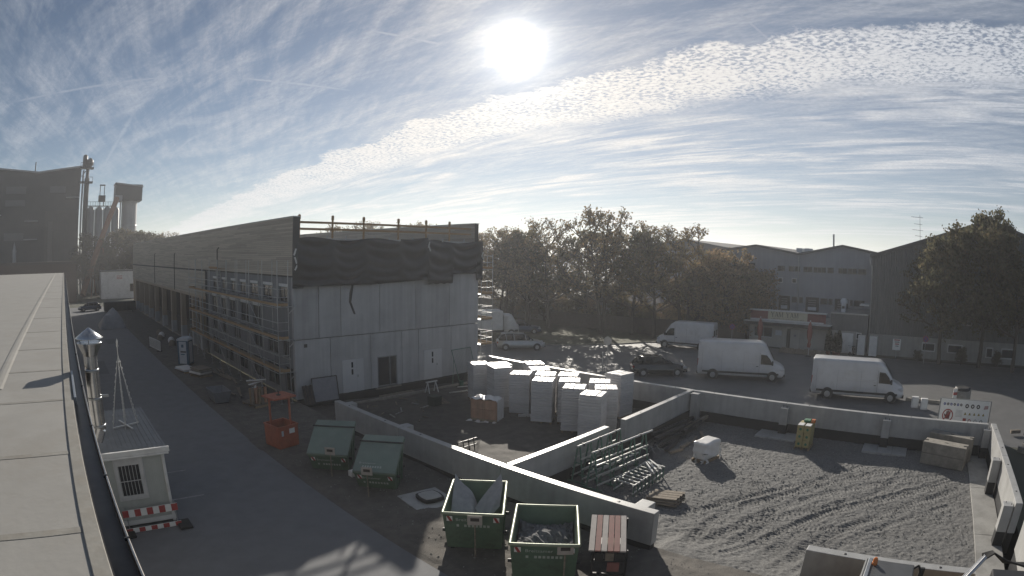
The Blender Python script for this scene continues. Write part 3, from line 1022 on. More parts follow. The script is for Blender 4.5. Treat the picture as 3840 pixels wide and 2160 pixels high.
# ================================================================== SITE CONTAINER, LIGHT TREE, BARRIER
cx0, cx1, cy0, cy1, cz1 = .55, 3.0, 18.5, 24.0, 2.62
ct = thing('site_container', 'white site office container with barred window below the roof edge', 'container', ((cx0 + cx1) / 2, (cy0 + cy1) / 2, 0))
cbody = mat('container_panel', (.47, .49, .465), (.40, .42, .40), rough=.55, scale=1.5, streak=.1)
MB().box(cx0, cy0, .12, cx1, cy1, cz1).build('body', cbody, ct)
rb_ = MB()
n = 34
for i in range(n):
    x = cx0 + .12 + (cx1 - cx0 - .24) * i / (n - 1)
    rb_.box(x - .018, cy0 - .014, .3, x + .018, cy0 - .0005, 2.45)
for i in range(70):
    y = cy0 + .12 + (cy1 - cy0 - .24) * i / 69
    rb_.box(cx1 + .0005, y - .018, .3, cx1 + .014, y + .018, 2.45)
o = rb_.build('wall_ribs', cbody, ct)
o['kind'] = 'stuff'
for x in (cx0, cx1):
    for y in (cy0, cy1):
        MB().box(x - .06, y - .06, 0.02, x + .06, y + .06, cz1 + .002).build('corner_post', white_m, ct, bevel=.01)
MB().box(cx0 - .07, cy0 - .07, .1, cx1 + .07, cy0 - .02, .27).build('base_rail', white_m, ct)
MB().box(cx1 + .02, cy0, .1, cx1 + .07, cy1, .27).build('base_rail', white_m, ct)
rf = MB()
rf.box(cx0 - .1, cy0 - .12, cz1 + .003, cx1 + .22, cy1 + .1, cz1 + .12)
ro = rf.build('roof', mat('container_roof', (.20, .215, .23), (.15, .16, .17), rough=.6, scale=1.5, dirt=(.13, .135, .14)), ct)
MB().box(cx0 - .12, cy0 - .2, cz1 + .02, cx1 + .26, cy0 - .1, cz1 + .20).build('fascia', white_m, ct, bevel=.015)
MB().box(cx0 - .08, cy0 - .23, cz1 - .05, cx1 + .22, cy0 - .125, cz1 + .018).build('gutter', white_m, ct, bevel=.02)
rr = MB()
for i in range(14):
    x = cx0 + .1 + i * .19
    rr.box(x, cy0 - .1, cz1 + .121, x + .05, cy1 + .08, cz1 + .15)
o = rr.build('roof_ribs', MATS['container_roof'], ro)
o['kind'] = 'stuff'
wi = MB()
wx0, wx1, wz0, wz1 = 1.22, 2.05, 1.2, 2.28
for b in ((wx0 - .16, wz0 - .16, wx1 + .16, wz0), (wx0 - .16, wz1, wx1 + .16, wz1 + .3), (wx0 - .16, wz0, wx0, wz1), (wx1, wz0, wx1 + .16, wz1)):
    wi.box(b[0], cy0 - .05, b[1], b[2], cy0 - .016, b[3])
w_ = wi.build('window', frame_white, ct)
MB().box(wx0, cy0 - .03, wz0, wx1, cy0 - .018, wz1).build('pane', window_g, w_)
for i in range(9):
    x = wx0 - .12 + (wx1 - wx0 + .24) * i / 8
    MB().tube((x, cy0 - .085, wz0 - .14), (x, cy0 - .085, wz1 + .28), .010, n=6).build('window_bar', frame_white, w_)
for z in (wz0 - .14, (wz0 + wz1) / 2, wz1 + .28):
    MB().box(wx0 - .15, cy0 - .10, z - .012, wx1 + .15, cy0 - .094, z + .012).build('window_bar', frame_white, w_)

lt = thing('light_tree', 'thin white cone shaped light tree frame on the container roof', 'light tree', (2.1, 21.4, cz1 + .15))
lx, ly, lz = 2.1, 21.4, cz1 + .15
thin = mat('thin_white_metal', (.62, .62, .60), rough=.4, metal=.3)
for t in (.35, .35 + math.pi / 2):
    c, s = math.cos(t), math.sin(t)
    MB().bar((lx - c * .62, ly - s * .62, lz + .04), (lx + c * .62, ly + s * .62, lz + .04 + (.05 if t > 1 else 0)), .07, .04).build('foot_bar', thin, lt)
MB().tube((lx, ly, lz), (lx, ly, lz + 3.0), .018, n=6).build('mast', thin, lt)
for k in range(6):
    t = .35 + k * math.pi / 3
    ex, ey = lx + .62 * math.cos(t), ly + .62 * math.sin(t)
    strand = MB().tube((lx, ly, lz + 2.72), (ex, ey, lz + .06), .011, n=5)
    s_ = strand.build('light_strand', thin, lt)
    bl = MB()
    for q in range(1, 11):
        f = q / 11
        p = Vector((lx, ly, lz + 2.72)).lerp(Vector((ex, ey, lz + .06)), f)
        bl.lathe((p.x + .03 * math.cos(t), p.y + .03 * math.sin(t), p.z - .05), [(.01, 0), (.022, .03), (.012, .06)], 6)
    o = bl.build('bulbs', frame_white, s_)
    o['kind'] = 'stuff'
MB().lathe((lx, ly, lz + 2.98), [(.012, 0), (.05, .06), (.03, .14), (.045, .2), (.005, .33)], 8).build('tip_ornament', thin, lt)

br = thing('road_barrier', 'red and white striped barrier boards leaning by the container', 'barrier', (2.1, 18.0, 0))
for (z0, z1, x0, x1, y) in ((.55, .82, 1.0, 3.15, 18.12), (.02, .19, 1.02, 3.16, 18.0)):
    nst = 9
    bo = MB().box(x0, y, z0, x1, y + .02, z1).build('board', signwhite, br)
    for i in range(nst):
        if i % 2 == 0:
            a = x0 + (x1 - x0) * i / nst
            MB().box(a, y - .004, z0 + .005, a + (x1 - x0) / nst, y - .0005, z1 - .005).build('red_stripe', signred, bo)
MB().box(3.0, 17.6, 0, 3.5, 18.3, .1).build('rubber_foot', rubber, br, bevel=.03)
MB().box(.9, 17.6, 0, 1.3, 18.3, .1).build('rubber_foot', rubber, br, bevel=.03)
for x in (1.15, 3.05):
    MB().box(x - .02, 18.145, .1, x + .02, 18.18, .9).build('upright', galv, br)

# ================================================================== FIRE STATION SHELL (building under construction)
FX0, FX1, FY0, FY1 = 14.5, 30.1, 31.4, 107.0
fs = thing('building_shell', 'unfinished concrete and timber building with black sheeting on its gable', 'building', (FX0, FY0, 0))
# --- gable: precast panels, each its own piece
Y0, Y1 = FY0, FY0 + .28
up = [14.5, 16.3, 17.93, 20.98, 24.05, 27.2, 30.1]
for a, b in zip(up[:-1], up[1:]):
    MB().box(a + .02, Y0, 3.86, b - .02, Y1, 10.05).build('wall_panel', conc, fs, bevel=.012)
# lower row with openings: (x0,x1,z0,z1) pieces around the doors
lowp = [(14.5, 17.09), (17.09, 20.2), (20.2, 22.8), (22.8, 24.27), (24.27, 27.33), (27.33, 30.1)]
holes = {1: (17.98, 19.52, 2.22), 2: (20.72, 22.36, 2.2), 4: (24.8, 26.34, 2.24)}
for i, (a, b) in enumerate(lowp):
    p = MB()
    if i in holes:
        h0, h1, hz = holes[i]
        poly = [(a + .018, .10), (h0, .10), (h0, hz), (h1, hz), (h1, .10), (b - .018, .10), (b - .018, 3.815), (a + .018, 3.815)]
        p.prism(poly, 1, Y0 + .001, Y1)
    else:
        p.box(a + .018, Y0 + .001, .10, b - .018, Y1, 3.815)
    p.build('wall_panel', conc, fs)
MB().box(14.56, Y0 + .03, -.7, 30.05, Y1 - .02, .095).build('base_strip', bitumen, fs)
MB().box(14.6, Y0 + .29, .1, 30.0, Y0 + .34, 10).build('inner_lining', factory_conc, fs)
# doors
for (x0, x1, lx_) in ((17.98, 19.52, 18.62), (24.8, 26.34, 25.45)):
    d = MB().box(x0 - .06, Y0 - .03, .09, x1 + .06, Y0 + .04, 2.27).build('door', door_white, fs, bevel=.012)
    for z in (1.25, 1.72):
        MB().box(lx_, Y0 - .036, z, lx_ + .14, Y0 - .0305, z + .36).build('door_light', window_g, d)
    MB().box((x0 + x1) / 2 + .28, Y0 - .034, .1, (x0 + x1) / 2 + .285, Y0 - .0302, 2.25).build('door_joint', frame_grey, d)
    MB().box((x0 + x1) / 2 + .34, Y0 - .09, 1.05, (x0 + x1) / 2 + .37, Y0 - .0305, 1.2).build('handle', galv, d)
gd = MB()
for b in ((20.72, .12, 20.80, 2.2), (22.28, .12, 22.36, 2.2), (20.8, 2.12, 22.28, 2.2), (20.8, .12, 22.28, .2), (21.72, .2, 21.82, 2.12)):
    gd.box(b[0], Y0 + .02, b[1], b[2], Y0 + .1, b[3])
gd_ = gd.build('glazed_door', frame_grey, fs)
MB().box(20.8, Y0 + .055, .2, 21.72, Y0 + .065, 2.12).build('pane', window_g, gd_)
MB().box(21.82, Y0 + .055, .2, 22.28, Y0 + .065, 2.12).build('pane', window_g, gd_)
MB().box(15.18, Y0 - .003, 3.34, 15.42, Y0 - .0005, 3.55).build('painted_opening', bitumen, fs)  # flat black plate on the panel, a hole's darkness put into its colour
MB().box(20.5, Y0 - .16, 0.0, 22.6, Y0 - .005, .09).build('door_sill', conc_old, fs, bevel=.01)
for x, z in ((20.3, 2.5), (22.9, 2.55), (24.5, 2.55)):
    MB().box(x, Y0 - .02, z, x + .1, Y0 - .0005, z + .14).build('wall_bracket', galv, fs)
MB().prism([(18.6, 6.6), (18.75, 7.1), (18.9, 7.1), (18.72, 6.0), (19.05, 5.2), (18.92, 5.2), (18.56, 6.0)], 1, Y0 - .03, Y0 - .002).build('hanging_strip', tarp_m, fs)
# --- gable sheeting: draped black film with swags
nx, nz = 260, 70
xs_ = np.linspace(14.35, 30.25, nx)
vs_, fs_ = [], []
anch = [14.6, 17.3, 19.7, 22.5, 24.9, 27.15, 30.1]
for i, x in enumerate(xs_):
    if x < 15.1:
        zb = 7.02
    elif x < 20.0:
        zb = 7.10
    elif x < 24.9:
        zb = 7.08 + (x - 20) * .05
    elif x < 27.25:
        zb = 7.0 + .03 * math.sin(x * 9)
    elif x < 29.6:
        zb = 7.66
    else:
        zb = 7.15
    zt = 10.02 + .10 * math.sin(x * 1.3) + (.16 if 22.5 < x < 25 else 0)
    for j in range(nz):
        t = j / (nz - 1)
        z = zt + (zb - zt) * t
        y = 0.0
        # hanging swags between the clips: U-shaped folds that die out towards the hem
        for a0, a1 in zip(anch[:-1], anch[1:]):
            if a0 <= x <= a1:
                f = (x - a0) / (a1 - a0)
                sag = 4 * f * (1 - f)
                ph = (zt - z) - sag * (.55 + .25 * math.sin(a0 * 5))
                y = .085 * math.sin(ph * (9.5 + math.sin(a0 * 3) * 2) + a0 + .8 * math.sin(ph * 2.3 + f * 2)) * sag * (1 - .4 * t)
                y += .07 * math.sin(ph * 3.1 + 2 * a0) * sag
                edge_ = min(f, 1 - f)
                y += .05 * math.exp(-(edge_ / .12) ** 2) * math.sin(t * 4)
        y += .05 * math.sin(x * .8 + z * .9) + .01 * math.sin(x * 3.1 - z * 2.2)
        y += .05 * math.sin((z - .06 * math.sin(x * .9)) * 14) * max(0, t - .72) * 2.2
        vs_.append((x, FY0 - .24 - y - .08 * t, z))
for i in range(nx - 1):
    for j in range(nz - 1):
        k_ = i * nz + j
        fs_.append((k_, k_ + nz, k_ + nz + 1, k_ + 1))
tp = MB().add(vs_, fs_, True).build('sheeting', tarp_m, fs)
for (x, z, rz) in ((14.5, 9.2, .3), (14.55, 8.7, -.3), (14.6, 8.3, .5), (24.95, 9.75, .2), (25.0, 9.5, -.4), (26.0, 7.25, .1), (30.2, 9.1, .4), (30.2, 8.9, -.6)):
    MB().obox((x, FY0 - .32, z), (.09, .04, .42), 0, 0, rz).build('loose_film', frame_white, fs)
for a_ in [15.2, 16.8, 18.2, 20.4, 21.6, 23.6, 26.3, 28.4]:
    MB().box(a_, FY0 - .2, 9.98, a_ + .05, FY0 - .1, 10.22).build('clip', galv, fs)
# --- roof deck and the two long parapets with boarding
MB().box(14.95, FY0 + .3, 9.6, 29.75, FY1, 9.95).build('roof', roofgrey, fs)


def boards(x, y0, y1, z0, z1, bh, out, seed, thick=.028):
    rnd = random.Random(seed)
    m = MB()
    z = z0
    while z < z1 - .02:
        y = y0 - rnd.uniform(0, 3)
        zz1 = min(z + bh - .009, z1)
        while y < y1:
            ln = rnd.uniform(3.6, 5.2)
            a_, b_ = max(y, y0), min(y + ln - .006, y1)
            if b_ - a_ > .05:
                off = rnd.uniform(0, .007)
                m.box(x - (out * (thick + off) if out > 0 else 0), a_, z, x + (thick + off if out < 0 else 0), b_, zz1)
            y += ln
        z += bh
    return m


c1 = boards(14.5, FY0 + .02, FY1, 7.76, 11.33, .125, 1, 1).build('timber_cladding', timber, fs)
c1['kind'] = 'stuff'
c2 = boards(14.5, 52.2, FY1, 5.26, 7.6, .125, 1, 2).build('timber_cladding', timber, fs)
c2['kind'] = 'stuff'
MB().box(14.503, FY0 + .02, 7.66, 14.92, FY1, 11.3).build('parapet', factory_conc, fs)
MB().box(14.503, 52.2, 5.3, 14.9, FY1, 7.655).build('parapet_lower', factory_conc, fs)
MB().box(14.44, 52.0, 7.61, 14.502, FY1, 7.75).build('dark_joint', bitumen, fs)  # black strip along the joint between the two cladding bands
MB().box(14.45, FY0 - .02, 11.335, 14.95, FY1, 11.39).build('coping', galv, fs)
MB().box(14.47, FY0 - .03, 7.0, 14.93, FY0 + .018, 11.33).build('parapet_end', tarp_m, fs)
c3 = boards(29.7, FY0 + .05, FY1, 9.97, 11.45, .125, 1, 3).build('timber_cladding', timber, fs)
c3['kind'] = 'stuff'
MB().box(29.703, FY0 + .03, 3.9, 30.08, FY1, 11.44).build('parapet', factory_conc, fs)
MB().box(29.66, FY0 + .0, 11.45, 30.14, FY1, 11.5).build('coping', galv, fs)
MB().box(30.0, FY0 + .3, 0, 30.1, FY1, 3.9).build('east_wall', conc, fs)
# far end
MB().box(14.52, FY1 - .3, 0, 30.0, FY1 - .003, 9.6).build('end_wall', timber2, fs)
# --- open bays: plinths, posts, lintel
for i, y in enumerate([54.2, 57.7, 63.4, 69.1, 75.5, 81.5, 87.2, 92.5, 98.0, 103.0]):
    pl = MB().box(14.52, y, -.1, 15.2, y + .62, 1.35).build('plinth', conc, fs, bevel=.02)
    MB().box(14.54, y + .02, 1.352, 15.17, y + .60, 5.28).build('post', timber2, fs, bevel=.01)
MB().box(14.55, 52.2, 4.95, 14.95, FY1, 5.255).build('lintel', timber2, fs)
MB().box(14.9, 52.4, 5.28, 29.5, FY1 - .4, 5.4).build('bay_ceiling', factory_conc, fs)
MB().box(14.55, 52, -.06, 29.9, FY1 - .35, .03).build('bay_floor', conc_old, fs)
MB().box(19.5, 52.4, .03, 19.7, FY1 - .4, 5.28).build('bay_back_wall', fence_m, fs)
MB().box(14.62, 104.0, .0, 14.9, FY1 - .31, 5.0).build('end_panel', timber2, fs)
# --- office block facade with windows (behind the scaffold)
XF0 = 14.58
rows = [(6.05, 7.05), (4.0, 5.5), (2.55, 3.65), (.35, 2.0)]
wins = {0: [(32.4, 33.8), (34.9, 36.7), (37.8, 39.4), (40.4, 41.8), (42.8, 44.2), (45.4, 46.8), (48.2, 49.6)],
        1: [(37.4, 38.9), (39.9, 41.7), (43.0, 44.6), (45.6, 47.0), (48.4, 50.0)],
        2: [(32.2, 33.4), (34.2, 36.0), (37.2, 38.8), (42.0, 43.6), (45.2, 46.8), (48.4, 50.0)],
        3: [(31.9, 33.2), (34.3, 36.2), (37.2, 39.2), (40.6, 42.6), (44.2, 46.2), (47.8, 50.2)]}
zc = 0.0
yA, yB = FY0 + .29, 52.0
zb_ = [0.0]
for r in range(3, -1, -1):
    z0, z1 = rows[r]
    MB().box(XF0, yA, zc, XF0 + .25, yB, z0).build('facade_band', grey_panel, fs)
    ys2 = [yA] + [q for w in wins[r] for q in w] + [yB]
    for a_, b_ in zip(ys2[::2], ys2[1::2]):
        MB().box(XF0 + .002, a_, z0 + .001, XF0 + .25, b_, z1 - .001).build('facade_pier', grey_panel, fs)
    for a_, b_ in wins[r]:
        m = MB()
        t = .06
        m.box(XF0 + .06, a_, z0, XF0 + .12, a_ + t, z1)
        m.box(XF0 + .06, b_ - t, z0, XF0 + .12, b_, z1)
        m.box(XF0 + .06, a_ + t, z0, XF0 + .12, b_ - t, z0 + t)
        m.box(XF0 + .06, a_ + t, z1 - t, XF0 + .12, b_ - t, z1)
        m.box(XF0 + .06, (a_ + b_) / 2 - .03, z0 + t, XF0 + .12, (a_ + b_) / 2 + .03, z1 - t)
        w = m.build('window', frame_grey, fs)
        for p0, p1 in ((a_ + t, (a_ + b_) / 2 - .03), ((a_ + b_) / 2 + .03, b_ - t)):
            MB().box(XF0 + .085, p0, z0 + t, XF0 + .095, p1, z1 - t).build('pane', window_g, w)
        if r < 3:
            MB().box(XF0 - .05, a_ - .03, z0 - .045, XF0 + .06, b_ + .03, z0 - .002).build('sill', galv, w)
            MB().box(XF0 + .004, a_, z1 + .003, XF0 - .012, b_, z1 + .18).build('shutter_box', frame_white, w)
    zc = z1
MB().box(XF0, yA, zc, XF0 + .25, yB, 7.655).build('facade_band', grey_panel, fs)
MB().box(XF0 - .06, 51.75, 0, XF0 + .24, 52.18, 7.6).build('dark_pillar', bitumen, fs)
MB().box(XF0 + .4, yA, .02, 20.5, yB, .06).build('office_floor', conc_old, fs)
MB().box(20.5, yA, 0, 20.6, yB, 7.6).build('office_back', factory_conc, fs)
# loose cables hanging over the cladding
for y, z0, z1 in ((81, 5.4, 9.5), (66.5, 5.2, 9.4), (47.6, 7.8, 9.7)):
    MB().path([(14.42, y, z0), (14.41, y + .1, (z0 + z1) / 2), (14.42, y + .15, z1 - .15), (14.42, y - .35, z1)], .045, 6).build('cable', plastic_blk, fs)
# roof-edge guard rail: posts and two boards
for x in [14.95, 17.35, 19.72, 22.55, 24.98, 27.18]:
    p = MB().box(x - .05, FY0 + .05, 9.9, x + .05, FY0 + .14, 11.5)
    p.box(x - .075, FY0 + .04, 11.2, x + .075, FY0 + .15, 11.46)
    p.build('guard_post', plank_m, fs)
for z in (11.03, 10.62):
    for a_, b_ in ((14.75, 19.9), (19.6, 25.1), (24.9, 29.4)):
        MB().box(a_, FY0 + .141 + (.03 if 19.5 < a_ < 20 else 0), z - .07, b_, FY0 + .17 + (.03 if 19.5 < a_ < 20 else 0), z + .07).build('guard_board', plank_m, fs)

# ================================================================== SCAFFOLDS
std_cache = {}


def scaffold(label, x0, x1, ys, decks, top, group=None, ladder=None, toe_side=1):
    s = thing('scaffold', label, 'scaffold', ((x0 + x1) / 2, ys[0], 0), 0, group)
    for y in ys:
        for x in (x0, x1):
            MB().tube((x, y, 0.02), (x, y, top), .026, n=8).build('standard', galv, s)
            MB().box(x - .08, y - .08, 0, x + .08, y + .08, .03).build('base_plate', galv, s)
        for z in decks:
            MB().tube((x0, y, z - .07), (x1, y, z - .07), .024, n=6).build('transom', galv, s)
    outer = x0 if toe_side > 0 else x1
    for z in decks:
        for a_, b_ in zip(ys[:-1], ys[1:]):
            for k_ in range(3):
                w = (x1 - x0 - .08) / 3
                MB().box(x0 + .04 + k_ * w + .008, a_ + .01, z - .045, x0 + .04 + (k_ + 1) * w - .008, b_ - .01, z).build('deck_plank', palwood if k_ else galv, s)
            MB().box(outer - .035, a_ + .02, z + .002, outer - .028 + .03, b_ - .02, z + .15).build('toe_board', toe_m, s)
            for dz in (.5, 1.0):
                if z + dz < top:
                    MB().tube((outer, a_, z + dz), (outer, b_, z + dz), .022, n=6).build('guard_rail', galv, s)
        for y in (ys[0], ys[-1]):
            for dz in (.5, 1.0):
                if z + dz < top:
                    MB().tube((x0, y, z + dz), (x1, y, z + dz), .022, n=6).build('end_rail', galv, s)
            MB().box(x0 + .03, y - .035, z + .002, x1 - .03, y - .005, z + .15).build('end_toe_board', toe_m, s)
    for i, (a_, b_) in enumerate(zip(ys[:-1], ys[1:])):
        if i % 3 == 1:
            for z in decks:
                MB().tube((outer, a_, z - 1.9), (outer, b_, z - .1), .02, n=6).build('brace', galv, s)
    return s


ysL = [31.25 + 2.57 * i for i in range(10)]
sl = scaffold('long three deck scaffold along the windowed long side', 13.35, 14.08, ysL, [2.0, 4.0, 6.0], 8.7)
for (y, z) in ((44.1, 6.0), (44.1, 4.0), (46.6, 2.0)):
    for x in (13.5, 13.85):
        MB().bar((x, y, z), (x, y + 1.0, z + 2.0), .05).build('ladder_stile', galv, sl)
    for k_ in range(1, 8):
        MB().tube((13.5, y + k_ / 8, z + k_ * .25), (13.85, y + k_ / 8, z + k_ * .25), .014, n=5).build('ladder_rung', galv, sl)
MB().box(13.36, 44.1, 7.95, 14.06, 46.67, 8.0).build('deck_plank', palwood, sl)
MB().box(13.31, 44.1, 8.002, 13.34, 46.67, 8.15).build('toe_board', toe_m, sl)
rnd = random.Random(77)
for z in (2.0, 4.0, 6.0):
    for y in (33.8, 36.4, 39.0, 41.5, 44.1, 49.2):
        MB().tube((13.36, y, z + .35), (14.07, y, z + .35), .02, n=5).build('cross_tube', galv, sl)
    for a_, b_ in zip(ysL[:-1], ysL[1:]):
        MB().tube((14.08, a_, z - .12), (14.08, b_, z - .12), .022, n=6).build('inner_ledger', galv, sl)
        MB().tube((13.35, a_, z - .12), (13.35, b_, z - .12), .022, n=6).build('outer_ledger', galv, sl)
# console brackets at the gable corner
for z in (2.0, 4.0, 6.0):
    MB().bar((14.1, 31.25, z - .5), (14.6, 31.22, z - .06), .04).build('console_bracket', galv, sl)
    MB().tube((14.08, 31.24, z - .06), (14.7, 31.24, z - .06), .022, n=6).build('console_bracket', galv, sl)
ysR = [31.75 + 2.57 * i for i in range(4)]
sr = scaffold('narrow sunlit four deck scaffold at the far corner of the gable', 30.75, 32.0, ysR, [2.0, 4.0, 6.0, 8.0], 9.1, None, None, -1)
for z in (2.0, 4.0, 6.0, 8.0):
    MB().tube((31.38, 31.75, z + .02), (31.38, 31.75, z + 1.0), .022, n=6).build('end_post', galv, sr)

# ================================================================== YARD CONTENTS
# --- tall stacks of white insulation packs
LAY = .155
NL = 15
lay_me = MB().box(-.615, -.615, 0, .615, .615, LAY - .004).mesh('insulation_pack', eps_m, None, bevel=.03)
top_me = MB().box(-.30, -.148, 0, .30, .148, .10).mesh('top_pack', eps_m, None, bevel=.03)
edge_me = MB().box(-.60, -.012, .02, .60, .012, LAY * NL - .02).mesh('edge_card', eps_side, None)
pal_top = MB()
for i in range(6):
    pal_top.box(-.58, -.6 + i * .22, .10, .58, -.5 + i * .22, .12)
pal_top.box(-.58, -.6, 0.0, .58, -.5, .10).box(-.58, -.05, 0, .58, .05, .10).box(-.58, .5, 0, .58, .6, .10)
pal_me = pal_top.mesh('pallet', palwood)
stacks = [('a', 23.34, 22.53, 67), ('b', 23.39, 20.86, 31), ('c', 22.96, 18.86, 30), ('d', 23.80, 17.74, 34), ('e', 22.74, 16.62, 29), ('f', 22.17, 15.06, 19),
          ('g', 24.69, 16.38, 32), ('h', 23.69, 15.31, 37), ('i', 26.62, 16.32, -8), ('j', 24.21, 19.73, 33), ('k', 24.95, 18.68, 30), ('l', 26.21, 22.33, 54),
          ('m', 25.08, 20.95, 50), ('n', 24.48, 23.54, 66), ('o', 23.7, 24.6, 64)]
for key, x, y, r in stacks:
    x, y = x * 1.0687, y * 1.0687
    lab = 'tall pallet stack of white insulation packs in the yard'
    grp = 'insulation stacks in the yard'
    if key == 'i':
        lab, grp = 'white insulation stack with banded blue grey side beside the street wall', None
    extra = {'a': 'white insulation stack standing right behind the clay block pallet', 'f': 'white insulation stack standing closest to the cross wall gap', 'l': 'white insulation stack at the street wall end of the rear row'}
    if key in extra:
        lab, grp = extra[key], None
    s = thing('insulation_stack', lab, 'insulation stack', (x, y, ZC), rad(r), grp)
    part('pallet', pal_me, s)
    nl = NL + (1 if key in 'ai' else 0)
    for k_ in range(nl):
        part('insulation_pack', lay_me, s, (random.uniform(-.008, .008), random.uniform(-.008, .008), .12 + k_ * LAY), random.uniform(-.006, .006))
    for i in range(2):
        for j in range(4):
            part('top_pack', top_me, s, (-.305 + i * .61, -.455 + j * .303, .12 + nl * LAY + random.uniform(-.02, .0)), random.uniform(-.02, .02))

# --- pallet of clay blocks half wrapped in film
bp = thing('block_pallet', 'low pallet of clay blocks half covered with shiny white film', 'block pallet', (22.55, 22.75, ZC), rad(-67.6))
blk = MB()
for i in range(4):
    blk.box(-.20 + i * .1, -.5, 0, -.106 + i * .1, .5, .56)
blk_me = blk.mesh('clay_block', brick_m, None, bevel=.006)
for r_ in range(2):
    for c_ in range(4):
        part('clay_block', blk_me, bp, (-.62 + c_ * .41, 0, .13 + r_ * .585))
part('pallet', pal_me, bp, (0, 0, 0), 0, (1.35, .85, 1))
nx = 26
vv, ff = [], []
for i in range(nx):
    for j in range(18):
        u_, w_ = i / (nx - 1) * 2 - 1, j / 17 * 2 - 1
        x, y = u_ * .86, w_ * .55
        z = 1.32 + .03 * math.sin(x * 11 + y * 5) + .025 * math.sin(y * 17 - x * 4)
        if abs(u_) > .93:
            z -= .12
        if w_ > .9:
            z -= .1
        vv.append(tuple(XF[bp.name] @ Vector((x, y, z))))
for i in range(nx - 1):
    for j in range(17):
        ff.append((i * 18 + j, (i + 1) * 18 + j, (i + 1) * 18 + j + 1, i * 18 + j + 1))
MB().add(vv, ff, True).build('film_top', film, bp)
sk = MB()
for (a_, b_) in (((-.84, .52), (.84, .52)), ((.85, .52), (.85, -.5))):
    for i in range(12):
        p = [Vector((a_[0] + (b_[0] - a_[0]) * t / 12, a_[1] + (b_[1] - a_[1]) * t / 12, 0)) for t in (i, i + 1)]
        o1, o2 = .02 * math.sin(i * 2.1), .02 * math.sin((i + 1) * 2.1)
        q = [Vector((p[0].x + o1, p[0].y + o1, .05)), Vector((p[1].x + o2, p[1].y + o2, .05)), Vector((p[1].x, p[1].y, 1.3)), Vector((p[0].x, p[0].y, 1.3))]
        sk.quad(*[tuple(XF[bp.name] @ v) for v in q])
sk.build('film_side', film, bp)
sk = MB()
for i in range(14):
    t0, t1 = i / 14, (i + 1) / 14
    q = [(-.95 + 1.9 * t0, -.53, .02 + .04 * math.sin(i * 1.7)), (-.95 + 1.9 * t1, -.53, .02 + .04 * math.sin(i * 1.7 + 1.7)), (-.95 + 1.9 * t1, -.86 + .1 * math.sin(i), .015), (-.95 + 1.9 * t0, -.86 + .1 * math.sin(i - 1), .015)]
    sk.quad(*[tuple(XF[bp.name] @ Vector(v)) for v in q])
sk.build('film_skirt', film, bp)

# --- white wrapped pallet standing alone on the gravel
wp = thing('wrapped_pallet', 'white film wrapped pallet alone on the gravel with a long shadow', 'wrapped pallet', (24.35, 9.72, ZC), rad(-11))
bm = bmesh.new()
bmesh.ops.create_cube(bm, size=1)
bmesh.ops.subdivide_edges(bm, edges=bm.edges, cuts=11, use_grid_fill=True)
for v in bm.verts:
    x, y, z = v.co
    k_ = 1 - .10 * (max(abs(x), abs(y)) * 2) ** 8 * (max(abs(z), min(abs(x), abs(y))) * 2) ** 8
    x, y, z = x * k_, y * k_, z * k_
    b_ = .03 * math.sin(9 * x + 13 * z) + .02 * math.sin(17 * y + 8 * z + 2 * x)
    if abs(x) > .42 or abs(y) > .42:
        x *= 1 + b_
        y *= 1 + b_ * 1.4
    z += .02 * math.sin(8 * x) * (z > .4)
    v.co = (x * 1.34, y * .84, (z + .5) * .90 + .13)
me = bpy.data.meshes.new('film_wrap')
bm.to_mesh(me)
bm.free()
me.polygons.foreach_set('use_smooth', [True] * len(me.polygons))
me.materials.append(film)
part('film_wrap', me, wp)
part('pallet', pal_me, wp, (0, 0, 0), 0, (1.1, .68, 1))
for (x, y, w_, h_) in ((-.74, -.30, .26, .55), (-.78, .1, .2, .45), (.72, -.34, .2, .6), (-.66, -.48, .34, .24), (-.84, -.3, .3, .2)):
    m = MB()
    n_ = 7
    for i in range(n_):
        t = i / (n_ - 1)
        m.v += [tuple(XF[wp.name] @ Vector((x + w_ * (.5 + .6 * (1 - t)) * math.sin(t * 2 + 1) * .5 + k_ * w_ * .6 * (.4 + (1 - t)), y + .03 * math.sin(t * 9), .02 + t * h_))) for k_ in (-.5, .5)]
    for i in range(n_ - 1):
        m.f.append((2 * i, 2 * i + 1, 2 * i + 3, 2 * i + 2))
        m.s.append(True)
    m.build('film_tail', film, wp)
MB().obox(tuple(XF[wp.name] @ Vector((-.62, -.40, .5))), (.35, .08, .02), rad(-11), 0, .25).build('strap', plastic_blk, wp)

# --- yellow cartons on a pallet
yb = thing('carton_pallet', 'pallet of yellow cartons with green print below the street wall', 'carton pallet', (28.6, 5.66, ZC))
bxm = MB().box(-.26, -.19, 0, .26, .19, .385).mesh('carton', yellowbox, None, bevel=.012)
for ix in range(2):
    for iy in range(2):
        for iz in range(3):
            c = part('carton', bxm, yb, (-.27 + ix * .54, -.205 + iy * .41, .14 + iz * .395), random.uniform(-.03, .03))
            if ix == 0:
                MB().lathe((0, 0, 0), [(.075, 0), (.075, .002)], 12)
                pm = MB().add([(-.263, .075 * math.cos(t), .19 + .075 * math.sin(t)) for t in [k_ * math.pi / 6 for k_ in range(12)]], [tuple(range(12))])
                me = pm.mesh('printed_emblem', green_print)
                part('printed_emblem', me, c)
part('pallet', pal_me, yb, (0, 0, 0), 0, (.95, .72, 1))
gb = MB().box(28.72, 5.5, .83, 29.15, 5.86, .95).build('green_case', green_print, yb, bevel=.015)
MB().box(28.75, 5.22, .83, 29.0, 5.44, 1.0).build('orange_case', amber, yb, bevel=.015)
for iy in (0, 1):
    MB().box(28.05, 5.3 + iy * .41, .828, 28.55, 5.62 + iy * .41, .85).build('lid_film', film, yb, bevel=.008)

